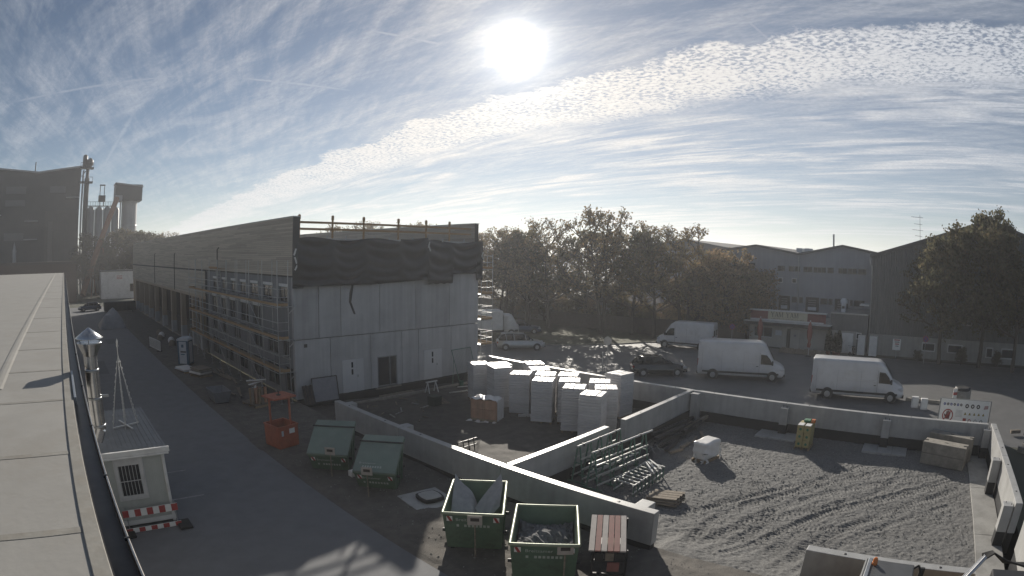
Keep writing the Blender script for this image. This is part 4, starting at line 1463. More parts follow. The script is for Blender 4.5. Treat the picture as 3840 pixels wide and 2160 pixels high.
# --- big concrete interlocking blocks, two stacks
for (ox, lab1, lab2) in ((0.0, 'upper stained concrete block of the front pair', 'lower stained concrete block of the front pair'),
                         (.86, 'upper concrete block of the rear pair by the street wall', 'lower concrete block of the rear pair by the street wall')):
    for lvl in (0, 1):
        L_, W_, H_ = 2.42, .60, .56
        t = rad(-105 if ox == 0 else -107)
        W_ = .82 if ox == 0 else .6
        H_ = .565 if ox == 0 else .63
        L_ = 2.6 if ox == 0 else 2.7
        c = (28.5, -2.48, ZC + .02 + lvl * .575) if ox == 0 else (29.72, -2.85, ZC + .02 + lvl * .64)
        n_ = thing('concrete_block', lab1 if lvl else lab2, 'concrete block', c, t)
        poly = [(-L_ / 2, -W_ / 2), (L_ / 2, -W_ / 2), (L_ / 2, -.09), (L_ / 2 - .22, -.07), (L_ / 2 - .22, .07), (L_ / 2, .09), (L_ / 2, W_ / 2),
                (-L_ / 2, W_ / 2), (-L_ / 2, .09), (-L_ / 2 + .22, .07), (-L_ / 2 + .22, -.07), (-L_ / 2, -.09)]
        m = MB().prism(poly, 2, 0, H_)
        m.v = [tuple(XF[n_.name] @ Vector(p)) for p in m.v]
        m.build('block_body', conc_old, n_, bevel=.03)
        hk = MB().path([tuple(XF[n_.name] @ Vector((-.12, 0, H_))), tuple(XF[n_.name] @ Vector((-.06, 0, H_ + .012))), tuple(XF[n_.name] @ Vector((.06, 0, H_ + .012))), tuple(XF[n_.name] @ Vector((.12, 0, H_)))], .012, 6)
        hk.build('lifting_loop', darksteel, n_)

# --- green A-frame glass transport racks
def rack(label, x0, x1, y, h, skew, over=0.0):
    r = thing('glass_rack', label, 'glass rack', ((x0 + x1) / 2, y, ZC))
    n_ = 5
    def Y(x):
        return y + (x - x0) * skew
    for i in range(n_):
        x = x0 + (x1 - x0) * i / (n_ - 1)
        for s in (-1, 1):
            MB().bar((x, Y(x) + s * .30, ZC + .02), (x, Y(x) + s * .05, ZC + h), .055).build('upright', rackgreen, r)
        MB().bar((x, Y(x) - .5, ZC + .06), (x, Y(x) + .5, ZC + .06), .07).build('foot', rackgreen, r)
        MB().bar((x, Y(x) - .17, ZC + .95), (x, Y(x) + .17, ZC + .95), .04).build('tie', rackgreen, r)
    for f in (.18, .42, .68):
        for s in (-1, 1):
            o_ = s * (.30 - .25 * f + .045)
            MB().bar((x0 - .05, Y(x0 - .05) + o_, ZC + h * f), (x1 + .05, Y(x1 + .05) + o_, ZC + h * f), .05, .06).build('padded_rail', rackrail, r)
    MB().tube((x0 - .1, Y(x0 - .1), ZC + h), (x1 + .1 + over, Y(x1 + .1 + over), ZC + h), .045, n=8).build('top_tube', rackrail, r)
    for f in (.1, .5, .9):
        x = x0 + (x1 - x0) * f
        MB().box(x - .03, Y(x) - .06, ZC + h - .07, x + .03, Y(x) + .06, ZC + h + .06).build('tube_clamp', darksteel, r)
    return r


rk = rack('green glass rack standing against the cross wall', 18.25, 21.3, 13.0, 1.72, -.02)
rack('green glass rack with long top tube standing free on the gravel', 18.05, 21.6, 12.1, 1.70, -.10, .5)
lr = thing('low_steel_rack', 'low steel stillage of pale bars lying beside the glass racks', 'steel rack', (19.9, 10.7, ZC), rad(3))
for y in (10.35, 11.25):
    for z in (-.35, .0):
        MB().bar((18.4, y, z), (21.2, y + .12, z), .05).build('long_bar', rackrail, lr)
for i in range(9):
    x = 18.5 + i * .32
    MB().bar((x, 10.3, 0.02), (x + .1, 11.35, .02), .055).build('cross_bar', rackrail, lr)
    MB().bar((x, 10.35, ZC), (x, 10.35, .0), .045).build('rack_post', rackgreen, lr)
    MB().bar((x + .05, 11.3, ZC), (x + .05, 11.3, .0), .045).build('rack_post', rackgreen, lr)
for i in range(3):
    MB().bar((20.1 + i * .3, 10.4, .08 + i * .02), (20.9 + i * .15, 11.2, .1 + i * .03), .09, .04).build('loose_rail', rackrail, lr)
pls = MB()
pk = thing('plank_bundle', 'short bundle of pale planks on the gravel behind the long wall', 'plank bundle', (18.5, 8.9, ZC), rad(20))
for i in range(3):
    for j in range(4):
        m = MB().obox((18.35 + j * .24 + i * .05, 8.95 + i * .04, ZC + .12 + i * .09), (.2, 1.25, .06), rad(12 + i * 3), 0, 0)
        m.build('plank', oldwood, pk)

# --- dark timbers piled along the cross wall
rnd = random.Random(4)
for i in range(16):
    ln = rnd.uniform(2.2, 4.8)
    x = rnd.uniform(23.6, 29.4 - ln * .4)
    y = rnd.uniform(11.75, 13.05)
    lv = i // 6
    b_ = thing('timber_beam', 'dark timber beam lying in the pile below the cross wall', 'timber beam', (x + ln / 2, y, ZC + .02 + lv * .17), rad(rnd.uniform(-9, 9)), 'dark timbers piled below the cross wall')
    m = MB().box(-ln / 2, -.09, 0, ln / 2, .09, .16)
    me = m.mesh('beam', oldwood if i in (5, 11, 15) else timber_pile, None, bevel=.01)
    part('beam', me, b_)
for i in range(4):
    x, y = 24.4 + i * 1.1, 11.4 + .1 * math.sin(i * 3)
    b_ = MB().obox((x, y, ZC + .1), (.9, .16, .1), rad(-20 + i * 17)).build('short_plank', oldwood)
    tag(b_, 'short grey plank dropped in front of the timber pile', 'plank', 'short planks in front of the timber pile')
bu = thing('folded_sheet', 'dark folded plastic sheet on the near end of the timber pile', 'plastic sheet', (23.2, 12.3, ZC))
grid = MB()
nn = 18
for i in range(nn):
    for j in range(nn):
        x, y = 22.7 + i / (nn - 1) * 1.5, 11.8 + j / (nn - 1) * 1.2
        e_ = min(i, nn - 1 - i, j, nn - 1 - j) / 4
        z = ZC + .03 + .38 * min(1, e_) * (.8 + .25 * math.sin(i * 1.1) * math.cos(j * .9))
        grid.v.append((x, y, z))
for i in range(nn - 1):
    for j in range(nn - 1):
        grid.f.append((i * nn + j, (i + 1) * nn + j, (i + 1) * nn + j + 1, i * nn + j + 1))
        grid.s.append(True)
grid.build('sheet', tarp_m, bu)

# --- odds and ends near the gable
fp = thing('formwork_panel', 'steel framed sheet leaning on the gable beside the left door', 'formwork panel', (16.1, 30.6, -.1))
def lean(x0, x1, z0, z1, y, m, name, t=.03):
    dy = .26
    MB().add([(x0, y, z0), (x1, y, z0), (x1, y + dy, z1), (x0, y + dy, z1), (x0, y + t, z0), (x1, y + t, z0), (x1, y + dy + t, z1), (x0, y + dy + t, z1)],
             [(0, 1, 2, 3), (7, 6, 5, 4), (0, 4, 5, 1), (1, 5, 6, 2), (2, 6, 7, 3), (3, 7, 4, 0)]).build(name, m, fp)
lean(15.5, 17.35, -.12, 1.36, 30.95, mat('dull_sheet', (.22, .225, .25), (.17, .175, .2), rough=.5, metal=.3), 'sheet')
for a_, b_ in (((15.5, 30.93, -.12), (15.5, 31.2, 1.38)), ((17.35, 30.93, -.12), (17.35, 31.2, 1.38)), ((15.5, 31.2, 1.38), (17.35, 31.2, 1.38)), ((15.5, 30.93, -.12), (17.35, 30.93, -.12))):
    MB().tube(a_, b_, .03, n=8).build('frame_tube', darksteel, fp)
bs = thing('board_stack', 'dark boards stood on end at the corner of the gable', 'board stack', (15.0, 30.6, -.1))
for i in range(7):
    m = MB()
    x = 14.75 + i * .11
    m.add([(x, 30.7, -.12), (x + .09, 30.7, -.12), (x + .09, 31.1, 1.0 + .04 * math.sin(i * 4)), (x, 31.1, 1.0 + .04 * math.sin(i * 4)), (x, 30.75, -.12), (x + .09, 30.75, -.12), (x + .09, 31.15, 1.0), (x, 31.15, 1.0)],
          [(0, 1, 2, 3), (7, 6, 5, 4), (0, 4, 5, 1), (1, 5, 6, 2), (2, 6, 7, 3), (3, 7, 4, 0)])
    m.build('board', fence_m if i % 2 else timber_pile, bs)
ke = MB().box(17.6, 30.35, ZC - .1, 29.2, 30.52, ZC + .16).build('kerb_strip', conc_old, None, bevel=.02)
tag(ke, 'low concrete kerb strip running along the foot of the gable', 'kerb')
pl2 = MB().box(20.4, 30.55, ZC, 23.2, 30.85, ZC + .2).build('door_plank', oldwood, None, bevel=.01)
tag(pl2, 'wooden plank laid as a step below the glazed door', 'plank')
sh = thing('sawhorse', 'pale folding sawhorse on the soil below the right door', 'sawhorse', (24.3, 30.0, ZC))
for sx in (-.35, .35):
    for sy in (-.25, .25):
        MB().bar((24.3 + sx * 1.15, 30 + sy, ZC), (24.3 + sx, 30, ZC + .75), .05).build('leg', frame_white, sh)
MB().bar((23.8, 30, ZC + .77), (24.8, 30, ZC + .77), .08).build('beam', frame_white, sh)
for i, (x, y, t_) in enumerate([(26.3, 28.6, .2), (27.0, 29.3, -.5), (27.6, 28.2, .9), (26.0, 27.8, 1.3), (28.2, 27.0, .1), (25.2, 28.2, -.2), (28.4, 29.2, 1.9)]):
    b_ = MB().bar((x - .7 * math.cos(t_), y - .7 * math.sin(t_), ZC + .1 + .03 * i), (x + .7 * math.cos(t_), y + .7 * math.sin(t_), ZC + .14 + .05 * (i % 3)), .09, .06).build('batten', rackrail if i % 2 else oldwood)
    tag(b_, 'pale batten lying loose in the heap near the right end of the gable', 'batten', 'loose battens near the gable')
gp = thing('mesh_frame', 'dark green wire mesh frame leaning on the right end of the gable', 'mesh frame', (28.3, 31.0, ZC))
for a_, b_ in (((27.6, 30.7, ZC), (27.3, 31.3, 2.0)), ((29.4, 30.7, ZC), (29.2, 31.3, 2.05)), ((27.3, 31.3, 2.0), (29.2, 31.3, 2.05)), ((27.6, 30.7, ZC), (29.4, 30.7, ZC))):
    MB().tube(a_, b_, .03, n=6).build('frame_tube', rackgreen, gp)
for i in range(1, 12):
    f = i / 12
    MB().tube((27.6 + 1.8 * f, 30.72, ZC), (27.3 + 1.9 * f, 31.29, 2.0), .006, n=4).build('mesh_wire', rackgreen, gp)
MB().tube((26.6, 30.4, ZC), (27.5, 31.3, 1.3), .02, n=6).build('prop', rackgreen, gp)
bk = MB().lathe((27.2, 30.1, ZC), [(.13, 0), (.17, .36), (.175, .38), (.15, .37)], 14).build('bucket', mat('bucket_green', (.02, .12, .075), rough=.5))
tag(bk, 'small green bucket in front of the leaning mesh frame', 'bucket')
ub = MB().box(21.9, 26.9, ZC, 22.6, 27.5, ZC + .62).build('dark_crate', mat('dark_green_box', (.02, .035, .03), rough=.6), None, bevel=.02)
tag(ub, 'dark green crate on the soil in front of the glazed door', 'crate')
sk2 = MB().add([(22.7, 27, ZC + .03), (23.3, 26.9, ZC + .02), (23.3, 27.6, ZC + .04), (22.75, 27.7, ZC + .34), (23.0, 27.3, ZC + .42)], [(0, 1, 4), (1, 2, 4), (2, 3, 4), (3, 0, 4)]).build('cement_sack', oldwood)
tag(sk2, 'slumped grey cement sack beside the dark green crate', 'sack')
tre = thing('trestle_frame', 'dark steel trestle frame behind the joint of the long wall', 'steel frame', (17.4, 19.3, ZC))
for i in range(5):
    x = 16.8 + i * .35
    MB().bar((x, 19.2, ZC), (x, 19.3, .15), .04).build('post', darksteel, tre)
MB().bar((16.7, 19.28, .1), (18.4, 19.28, .12), .045).build('rail', darksteel, tre)
MB().bar((16.7, 19.25, -.2), (18.4, 19.25, -.18), .045).build('rail', darksteel, tre)
for i in range(26):
    x, y = random.uniform(15.2, 22.5), random.uniform(24.5, 30)
    t_ = random.uniform(0, 3)
    l_ = random.uniform(.12, .9)
    b_ = MB().obox((x, y, ZC + .06), (l_, .07, .04), t_).build('wood_scrap', oldwood if i % 4 else rackrail)
    tag(b_, 'small scrap of wood lying on the soil before the gable', 'wood scrap', 'wood scraps on the soil')
for i, (x, y) in enumerate(((24.35, 21.6), (24.75, 21.35), (24.85, 21.15))):
    b_ = MB().obox((x, y, ZC + .09), (.75 if i else .45, .16, .14), rad(-42)).build('insulation_offcut', eps_m, None, bevel=.02)
    tag(b_, 'white insulation offcut on the soil among the stacks', 'insulation offcut', 'white offcuts among the stacks')

# ================================================================== ROADSIDE: BASKET, SKIPS, TOILET, PALLETS
ob = thing('lift_basket', 'orange crane lift basket with flat canopy on two posts', 'lift basket', (10.2, 24.25, 0), rad(12))
def LB(m):
    m.v = [tuple(XF[ob.name] @ Vector(p)) for p in m.v]
    return m
w2, d2, hB = .60, .60, 1.08
LB(MB().box(-w2, -d2, .08, w2, -d2 + .04, hB)).build('side_panel', orange_m, ob, bevel=.008)
LB(MB().box(-w2, d2 - .04, .08, w2, d2, hB)).build('side_panel', orange_m, ob, bevel=.008)
LB(MB().box(-w2, -d2 + .041, .08, -w2 + .04, d2 - .041, hB)).build('side_panel', orange_m, ob, bevel=.008)
LB(MB().box(w2 - .04, -d2 + .041, .08, w2, d2 - .041, hB)).build('side_panel', orange_m, ob, bevel=.008)
LB(MB().box(-w2 + .02, -d2 + .02, .04, w2 - .02, d2 - .02, .079)).build('floor', orange_m, ob)
for y in (-d2, d2):
    LB(MB().box(-w2 - .03, y - .04, hB + .001, w2 + .03, y + .04, hB + .06)).build('rim_bar', orange_m, ob, bevel=.01)
for x in (-w2, w2):
    LB(MB().box(x - .04, -d2 + .04, hB + .001, x + .04, d2 - .04, hB + .06)).build('rim_bar', orange_m, ob, bevel=.01)
for (x, y) in ((-.28, .45), (.28, -.45)):
    LB(MB().box(x - .04, y - .04, .08, x + .04, y + .04, 2.42)).build('canopy_post', orange_m, ob)
LB(MB().box(-.66, -.56, 2.42, .66, .56, 2.50)).build('canopy', orange_m, ob, bevel=.01)
LB(MB().bar((-.28, .45, 2.2), (.28, -.45, 2.36), .05)).build('brace', orange_m, ob)
LB(MB().lathe((0, 0, 2.5), [(.12, 0), (.12, .03), (.03, .05), (.03, .2)], 10)).build('lifting_eye', darksteel, ob)
LB(MB().box(.05, -d2 - .006, .72, .38, -d2 - .001, .96)).build('placard', signwhite, ob)
LB(MB().box(-.42, -d2 - .006, .66, -.30, -d2 - .001, .92)).build('placard', palegrey, ob)


def skip(label, loc, rz, L, W, Hh, lid=0, load=False, group=None):
    s = thing('waste_skip', label, 'skip', loc, rz, group)
    def T(m):
        m.v = [tuple(XF[s.name] @ Vector(p)) for p in m.v]
        return m
    b0, b1 = L / 2 - .42, L / 2          # half-lengths bottom / rim (front at -x)
    wb, wt = W / 2 - .06, W / 2
    t = .05
    def shell(h, zf):
        """outer and inner walls; zf(x) gives rim height"""
        m = MB()
        o_b = [(-b0, -wb, .08), (b0, -wb, .08), (b0, wb, .08), (-b0, wb, .08)]
        o_t = [(-b1, -wt, zf(-b1)), (b1, -wt, zf(b1)), (b1, wt, zf(b1)), (-b1, wt, zf(-b1))]
        i_b = [(-b0 + t, -wb + t, .14), (b0 - t, -wb + t, .14), (b0 - t, wb - t, .14), (-b0 + t, wb - t, .14)]
        i_t = [(-b1 + t, -wt + t, zf(-b1)), (b1 - t, -wt + t, zf(b1)), (b1 - t, wt - t, zf(b1)), (-b1 + t, wt - t, zf(-b1))]
        v = o_b + o_t + i_b + i_t
        f = [(3, 2, 1, 0), (8, 9, 10, 11)]
        for k in range(4):
            n = (k + 1) % 4
            f += [(k, n, 4 + n, 4 + k), (8 + k, 12 + k, 12 + n, 8 + n), (4 + k, 4 + n, 12 + n, 12 + k)]
        return m.add(v, f)
    zf = (lambda x: Hh) if not lid else (lambda x: .86 + (Hh - .86) * (x + b1) / (2 * b1))
    T(shell(Hh, zf)).build('body', green_skip, s)
    for x0_, y0_, x1_, y1_ in ((-b1, -wt, b1, -wt), (-b1, wt, b1, wt), (-b1, -wt, -b1, wt), (b1, -wt, b1, wt)):
        T(MB().tube((x0_, y0_, zf(x0_)), (x1_, y1_, zf(x1_)), .05, n=8)).build('rim', rim_worn if not lid else green_skip, s)
    for sx in (-.45, .45):
        for sy in (-1, 1):
            y = sy * (wt + .03)
            T(MB().tube((sx * L * .6, y - sy * .05, .62), (sx * L * .6, y + sy * .07, .62), .06, n=10)).build('lifting_lug', darksteel, s)
    for x in (-.5, 0, .5):
        for sy in (-1, 1):
            T(MB().bar((x, sy * (wb + .01), .1), (x, sy * (wt + .02), zf(x) - .04), .07, .05)).build('side_rib', green_skip, s)
    T(MB().box(-b0, -wb + .1, 0, b0, -wb + .22, .08)).build('skid', darksteel, s)
    T(MB().box(-b0, wb - .22, 0, b0, wb - .1, .08)).build('skid', darksteel, s)
    # front face (towards -x) markings
    sl = (b1 - b0) / (zf(-b1) - .08)
    def fpt(y, z, off=.008):
        x = -b0 - (z - .08) * sl
        nrm = Vector((-1, 0, -sl)).normalized()
        return Vector((x, y, z)) + nrm * off
    top = zf(-b1)
    def plate(y0, y1, z0, z1, m, name, off=.008):
        q = [fpt(y0, z0, off), fpt(y1, z0, off), fpt(y1, z1, off), fpt(y0, z1, off)]
        T(MB().quad(*[tuple(p) for p in q])).build(name, m, s)
    for sy in (-1, 1):
        y = sy * (wt - .2)
        plate(y - .09, y + .09, top - .30, top - .10, signwhite, 'hazard_plate', .010)
        q = [fpt(y - .09, top - .30, .014), fpt(y + .0, top - .30, .014), fpt(y + .09, top - .10, .014), fpt(y - .0, top - .10, .014)]
        T(MB().quad(*[tuple(p) for p in q])).build('hazard_stripe', signred, s)
    up_ = (fpt(0, 1) - fpt(0, .5)).normalized()
    tx = text_mb('Breitsamer', .17, fpt(.52, top - .28, .012), (0, -1, 0), up_, .004)
    T(tx).build('lettering', mat('faded_white', (.42, .46, .42), (.3, .34, .3), rough=.6), s)
    for k in range(9):
        y = .5 - k * .115
        if k != 1:
            plate(y - .075, y, top - .52, top - .42, MATS['faded_white'], 'lettering_mark', .010)
    if lid:
        # two-leaf sloping lid
        hx = b1 * .45
        m1 = MB().add([(-b1 - .06, -wt - .03, zf(-b1) + .05), (hx, -wt - .03, zf(hx) + .06), (hx, wt + .03, zf(hx) + .06), (-b1 - .06, wt + .03, zf(-b1) + .05),
                       (-b1 - .06, -wt - .03, zf(-b1) + .10), (hx, -wt - .03, zf(hx) + .22), (hx, wt + .03, zf(hx) + .22), (-b1 - .06, wt + .03, zf(-b1) + .10)],
                      [(3, 2, 1, 0), (4, 5, 6, 7), (0, 1, 5, 4), (1, 2, 6, 5), (2, 3, 7, 6), (3, 0, 4, 7)])
        l1 = T(m1).build('lid', lid_green, s)
        m2 = MB().add([(hx + .02, -wt - .03, zf(hx) + .06), (b1 + .05, -wt - .03, zf(b1) + .06), (b1 + .05, wt + .03, zf(b1) + .06), (hx + .02, wt + .03, zf(hx) + .06),
                       (hx + .02, -wt - .03, zf(hx) + .24), (b1 + .05, -wt - .03, zf(b1) + .10), (b1 + .05, wt + .03, zf(b1) + .10), (hx + .02, wt + .03, zf(hx) + .24)],
                      [(3, 2, 1, 0), (4, 5, 6, 7), (0, 1, 5, 4), (1, 2, 6, 5), (2, 3, 7, 6), (3, 0, 4, 7)])
        T(m2).build('lid', lid_green, s)
        T(MB().tube((hx, -wt - .1, zf(hx) + .24), (hx, wt + .1, zf(hx) + .24), .035, n=8)).build('hinge_bar', darksteel, s)
        if lid == 2:
            slope = Vector((hx + b1, 0, zf(hx) + .22 - zf(-b1) - .10)).normalized()
            o_ = Vector((-b1 + .16, .05, zf(-b1) + .16)) + Vector((0, 0, .0))
            nrm = Vector((-slope.z, 0, slope.x))
            tx = text_mb('Breitsamer', .15, Vector((-b1 - .06, .66, zf(-b1) + .10)) + slope * .42 + nrm * .006, (0, -1, 0), slope, .004)
            T(tx).build('lettering', MATS['faded_white'], l1)
            for k in range(8):
                y = .5 - k * .1
                p0 = Vector((-b1 - .06, y, zf(-b1) + .10)) + slope * .22 + nrm * .006
                T(MB().quad(p0, p0 + Vector((0, -.06, 0)), p0 + Vector((0, -.06, 0)) + slope * .11, p0 + slope * .11)).build('lettering_mark', MATS['faded_white'], l1)
    return s, T


s3, T3 = skip('open green skip with grey sheets of rubbish sticking up', (11.38, 11.95, -.06), rad(41), 2.62, 1.80, 1.52)
# contents: big bent pale sheets
for t_, (A_, B_, C_, D_) in enumerate((((-1.0, .72, .75), (.95, .74, 1.95), (.55, .02, 1.05), (-.95, .05, .7)), ((.15, .05, 1.0), (1.05, -.74, 2.0), (-.1, -.78, 1.3), (-.75, -.2, .72)), ((-.95, .5, .55), (.2, .3, .95), (.1, -.7, .75), (-1.0, -.7, .6)))):
    m = MB()
    A_, B_, C_, D_ = Vector(A_), Vector(B_), Vector(C_), Vector(D_)
    n_ = 14
    for i in range(n_ + 1):
        for j in range(n_ + 1):
            u_, w_ = i / n_, j / n_
            v = A_.lerp(B_, u_).lerp(D_.lerp(C_, u_), w_) + Vector((.03 * math.sin(6 * u_ + 3 * w_), .04 * math.cos(5 * w_ + t_), .05 * math.sin(7 * w_ + 3 * u_ + t_)))
            m.v.append(tuple(XF[s3.name] @ v))
    for i in range(n_):
        for j in range(n_):
            k_ = i * (n_ + 1) + j
            m.f.append((k_, k_ + n_ + 1, k_ + n_ + 2, k_ + 1))
            m.s.append(True)
    o = m.build('waste_sheet', mat('pale_waste', (.34, .34, .35), (.25, .25, .26), rough=.7, bump=.4, bscale=6))
    tag(o, ('broad', 'steep', 'low')[t_] + ' bent pale sheet sticking out of the open skip', 'waste sheet')
s4, T4 = skip('open green skip filled with dark rubble nearest the red white board rack', (11.40, 9.12, -.06), rad(38), 2.55, 1.84, 1.52)
lo = MB()
nn = 22
for i in range(nn):
    for j in range(nn):
        x, y = -1.05 + 2.1 * i / (nn - 1), -.8 + 1.6 * j / (nn - 1)
        lo.v.append(tuple(XF[s4.name] @ Vector((x, y, 1.05 + .16 * math.sin(3 * x + 1) * math.cos(2.6 * y) + random.uniform(-.07, .07)))))
for i in range(nn - 1):
    for j in range(nn - 1):
        lo.f.append((i * nn + j, (i + 1) * nn + j, (i + 1) * nn + j + 1, i * nn + j + 1))
        lo.s.append(False)
o = lo.build('rubble', mat('rubble', (.22, .22, .22), (.10, .10, .102), rough=.95, scale=6, bump=.6))
tag(o, 'grey rubble heaped inside the second open skip', 'rubble')
o['kind'] = 'stuff'
skip('green skip with pale lettered lid closest to the manhole slab', (11.62, 17.75, -.05), rad(43), 2.15, 1.62, 1.62, 2)
skip('green lidded skip next to the orange lift basket', (11.05, 20.6, -.05), rad(48), 2.15, 1.72, 1.66, 1)
# little signs on stakes in front of the skips
for (x, y, h_, lab) in ((10.24, 19.35, 1.35, 'skip beside the lift basket'), (10.42, 16.85, 1.25, 'skip with the lettered lid'), (10.35, 10.95, 1.5, 'skip with the grey sheets'), (10.75, 7.9, 1.5, 'skip filled with rubble')):
    k_ = thing('stake_sign', 'small beige notice on a wooden stake before the ' + lab, 'sign', (x, y, -.03), rad(42))
    m = MB().tube((0, 0, 0), (.03, 0, h_), .024, n=6)
    m.v = [tuple(XF[k_.name] @ Vector(p)) for p in m.v]
    m.build('stake', oldwood, k_)
    m = MB().box(-.03, -.22, h_ - .3, -.012, .22, h_ + .02)
    m.v = [tuple(XF[k_.name] @ Vector(p)) for p in m.v]
    b_ = m.build('plate', mat('notice_beige', (.40, .36, .32), rough=.7), k_)
    m = MB().box(-.034, -.13, h_ - .17, -.0305, .13, h_ - .06)
    m.v = [tuple(XF[k_.name] @ Vector(p)) for p in m.v]
    m.build('printed_bar', ink, b_)
wb_ = MB().box(10.85, 18.75, -.02, 11.2, 19.05, .3).build('white_tub', white_m, None, bevel=.02)
tag(wb_, 'small white tub on the ground between the two lidded skips', 'tub')

# manhole slab
ms = thing('manhole_slab', 'square concrete slab with a raised manhole cover on the verge', 'manhole', (12.05, 15.3, -.1), rad(-8))
m = MB().box(-.85, -.85, -.1, .85, .85, .12)
m.v = [tuple(XF[ms.name] @ Vector(p)) for p in m.v]
m.build('slab', conc_wall, ms, bevel=.015)
rp = []
for k_ in range(24):
    t = 2 * math.pi * k_ / 24
    c, s = math.cos(t), math.sin(t)
    rr_ = .46 / max(abs(c), abs(s)) ** .55
    rp.append((rr_ * c + .1, rr_ * s))
m = MB().prism(rp, 2, .121, .25)
m.v = [tuple(XF[ms.name] @ Vector(p)) for p in m.v]
m.build('collar', bitumen, ms)
m = MB().prism([(.1 + (x - .1) * .82, y * .82) for x, y in rp], 2, .251, .275)
m.v = [tuple(XF[ms.name] @ Vector(p)) for p in m.v]
m.build('cover', conc_wall, ms)

# rack of red and white barrier boards
rw = thing('board_rack', 'steel rack of red and white striped barrier boards by the long wall', 'barrier rack', (12.75, 7.75, -.1), rad(33))
def TR(m):
    m.v = [tuple(XF[rw.name] @ Vector(p)) for p in m.v]
    return m
for x in (-.75, .75):
    for y in (-.48, .48):
        TR(MB().bar((x, y, 0), (x, y, 1.0 if x < 0 else 1.32), .07)).build('post', darksteel, rw)
for z in (.15, .62):
    for y in (-.48, .48):
        TR(MB().bar((-.75, y, z), (.75, y, z), .06)).build('rail', darksteel, rw)
    for x in (-.75, .75):
        TR(MB().bar((x, -.48, z), (x, .48, z), .06)).build('rail', darksteel, rw)
for i in range(6):
    y = -.45 + i * .18
    m = TR(MB().add([(-.85, y, .98), (.85, y, 1.32), (.85, y + .16, 1.32), (-.85, y + .16, .98), (-.85, y, 1.02), (.85, y, 1.36), (.85, y + .16, 1.36), (-.85, y + .16, 1.02)],
                    [(3, 2, 1, 0), (4, 5, 6, 7), (0, 1, 5, 4), (1, 2, 6, 5), (2, 3, 7, 6), (3, 0, 4, 7)]))
    m.build('barrier_board', mat('worn_red', (.26, .10, .085), (.2, .085, .07), rough=.7) if i in (1, 2, 4) else mat('worn_white', (.42, .38, .35), (.33, .3, .28), rough=.7), rw)
for i in range(3):
    TR(MB().box(-.8, -.42 + i * .3, .64, .2, -.18 + i * .3, .9)).build('stacked_board', (darksteel, oldwood, darksteel)[i], rw)
TR(MB().box(-.86, -.3, .3, -.8, .05, .6)).build('barrier_board', MATS['worn_red'], rw)

# portable toilet
pt = thing('portable_toilet', 'blue and grey portable toilet beside the road', 'portable toilet', (11.0, 47.3, 0), rad(-38))
def TP(m):
    m.v = [tuple(XF[pt.name] @ Vector(p)) for p in m.v]
    return m
TP(MB().box(-.55, -.55, .06, .55, .55, 2.05)).build('cabin', blue_m, pt, bevel=.05)
TP(MB().box(-.57, -.57, 0, .57, .57, .058)).build('skid_base', plastic_blk, pt)
dr = TP(MB().box(-.36, -.575, .14, .36, -.552, 1.98)).build('door', palegrey, pt, bevel=.008)
TP(MB().box(-.12, -.58, 1.5, .12, -.576, 1.75)).build('emblem', blue_m, dr)
TP(MB().box(-.22, -.58, 1.08, .30, -.576, 1.2)).build('emblem', plastic_blk, dr)
TP(MB().box(-.2, -.58, .88, .2, -.576, .97)).build('emblem', blue_m, dr)
TP(MB().box(.28, -.6, 1.08, .33, -.576, 1.2)).build('handle', plastic_blk, dr)
for sx in (-1, 1):
    TP(MB().box(sx * .56 - .015, -.3, .2, sx * .56 + .015, .3, 1.95)).build('side_panel', palegrey, pt)
rfp = [(-.6, 2.06), (-.6, 2.14), (-.42, 2.28), (0, 2.34), (.42, 2.28), (.6, 2.14), (.6, 2.06)]
TP(MB().prism(rfp, 1, -.6, .6)).build('roof', palegrey, pt, bevel=.02)
TP(MB().tube((.35, .4, 2.2), (.35, .4, 2.55), .05, n=8)).build('vent_pipe', palegrey, pt)

wf = thing('barrier_fence', 'low white slatted barrier fence at the edge of the road', 'barrier', (9.75, 56.2, 0))
p0, p1 = Vector((9.5, 58.2, 0)), Vector((10.0, 54.6, 0))
for z in (.12, 1.0):
    MB().bar(p0 + Vector((0, 0, z)), p1 + Vector((0, 0, z)), .06, .08).build('rail', white_m, wf)
for i in range(13):
    p = p0.lerp(p1, i / 12)
    MB().box(p.x - .02, p.y - .09, .1, p.x + .02, p.y + .09, 1.0).build('slat', white_m, wf)
for f in (.1, .9):
    p = p0.lerp(p1, f)
    MB().box(p.x - .3, p.y - .12, 0, p.x + .3, p.y + .12, .08).build('foot', rubber, wf)

def pile(name, label, cat, x, y, rz, lays, m, size, seed):
    r_ = random.Random(seed)
    t = thing(name, label, cat, (x, y, 0), rz)
    part('pallet', pal_me, t, (0, 0, 0), 0, (size[0] / 1.2, size[1] / 1.2, 1))
    z = .125
    for k_ in range(lays):
        bm_ = MB().box(-size[0] / 2, -size[1] / 2, 0, size[0] / 2, size[1] / 2, size[2]).mesh('layer', m[k_ % len(m)], None, bevel=min(.04, size[2] * .35))
        part('layer', bm_, t, (r_.uniform(-.07, .07), r_.uniform(-.07, .07), z), r_.uniform(-.12, .12))
        z += size[2] + .004
    return t


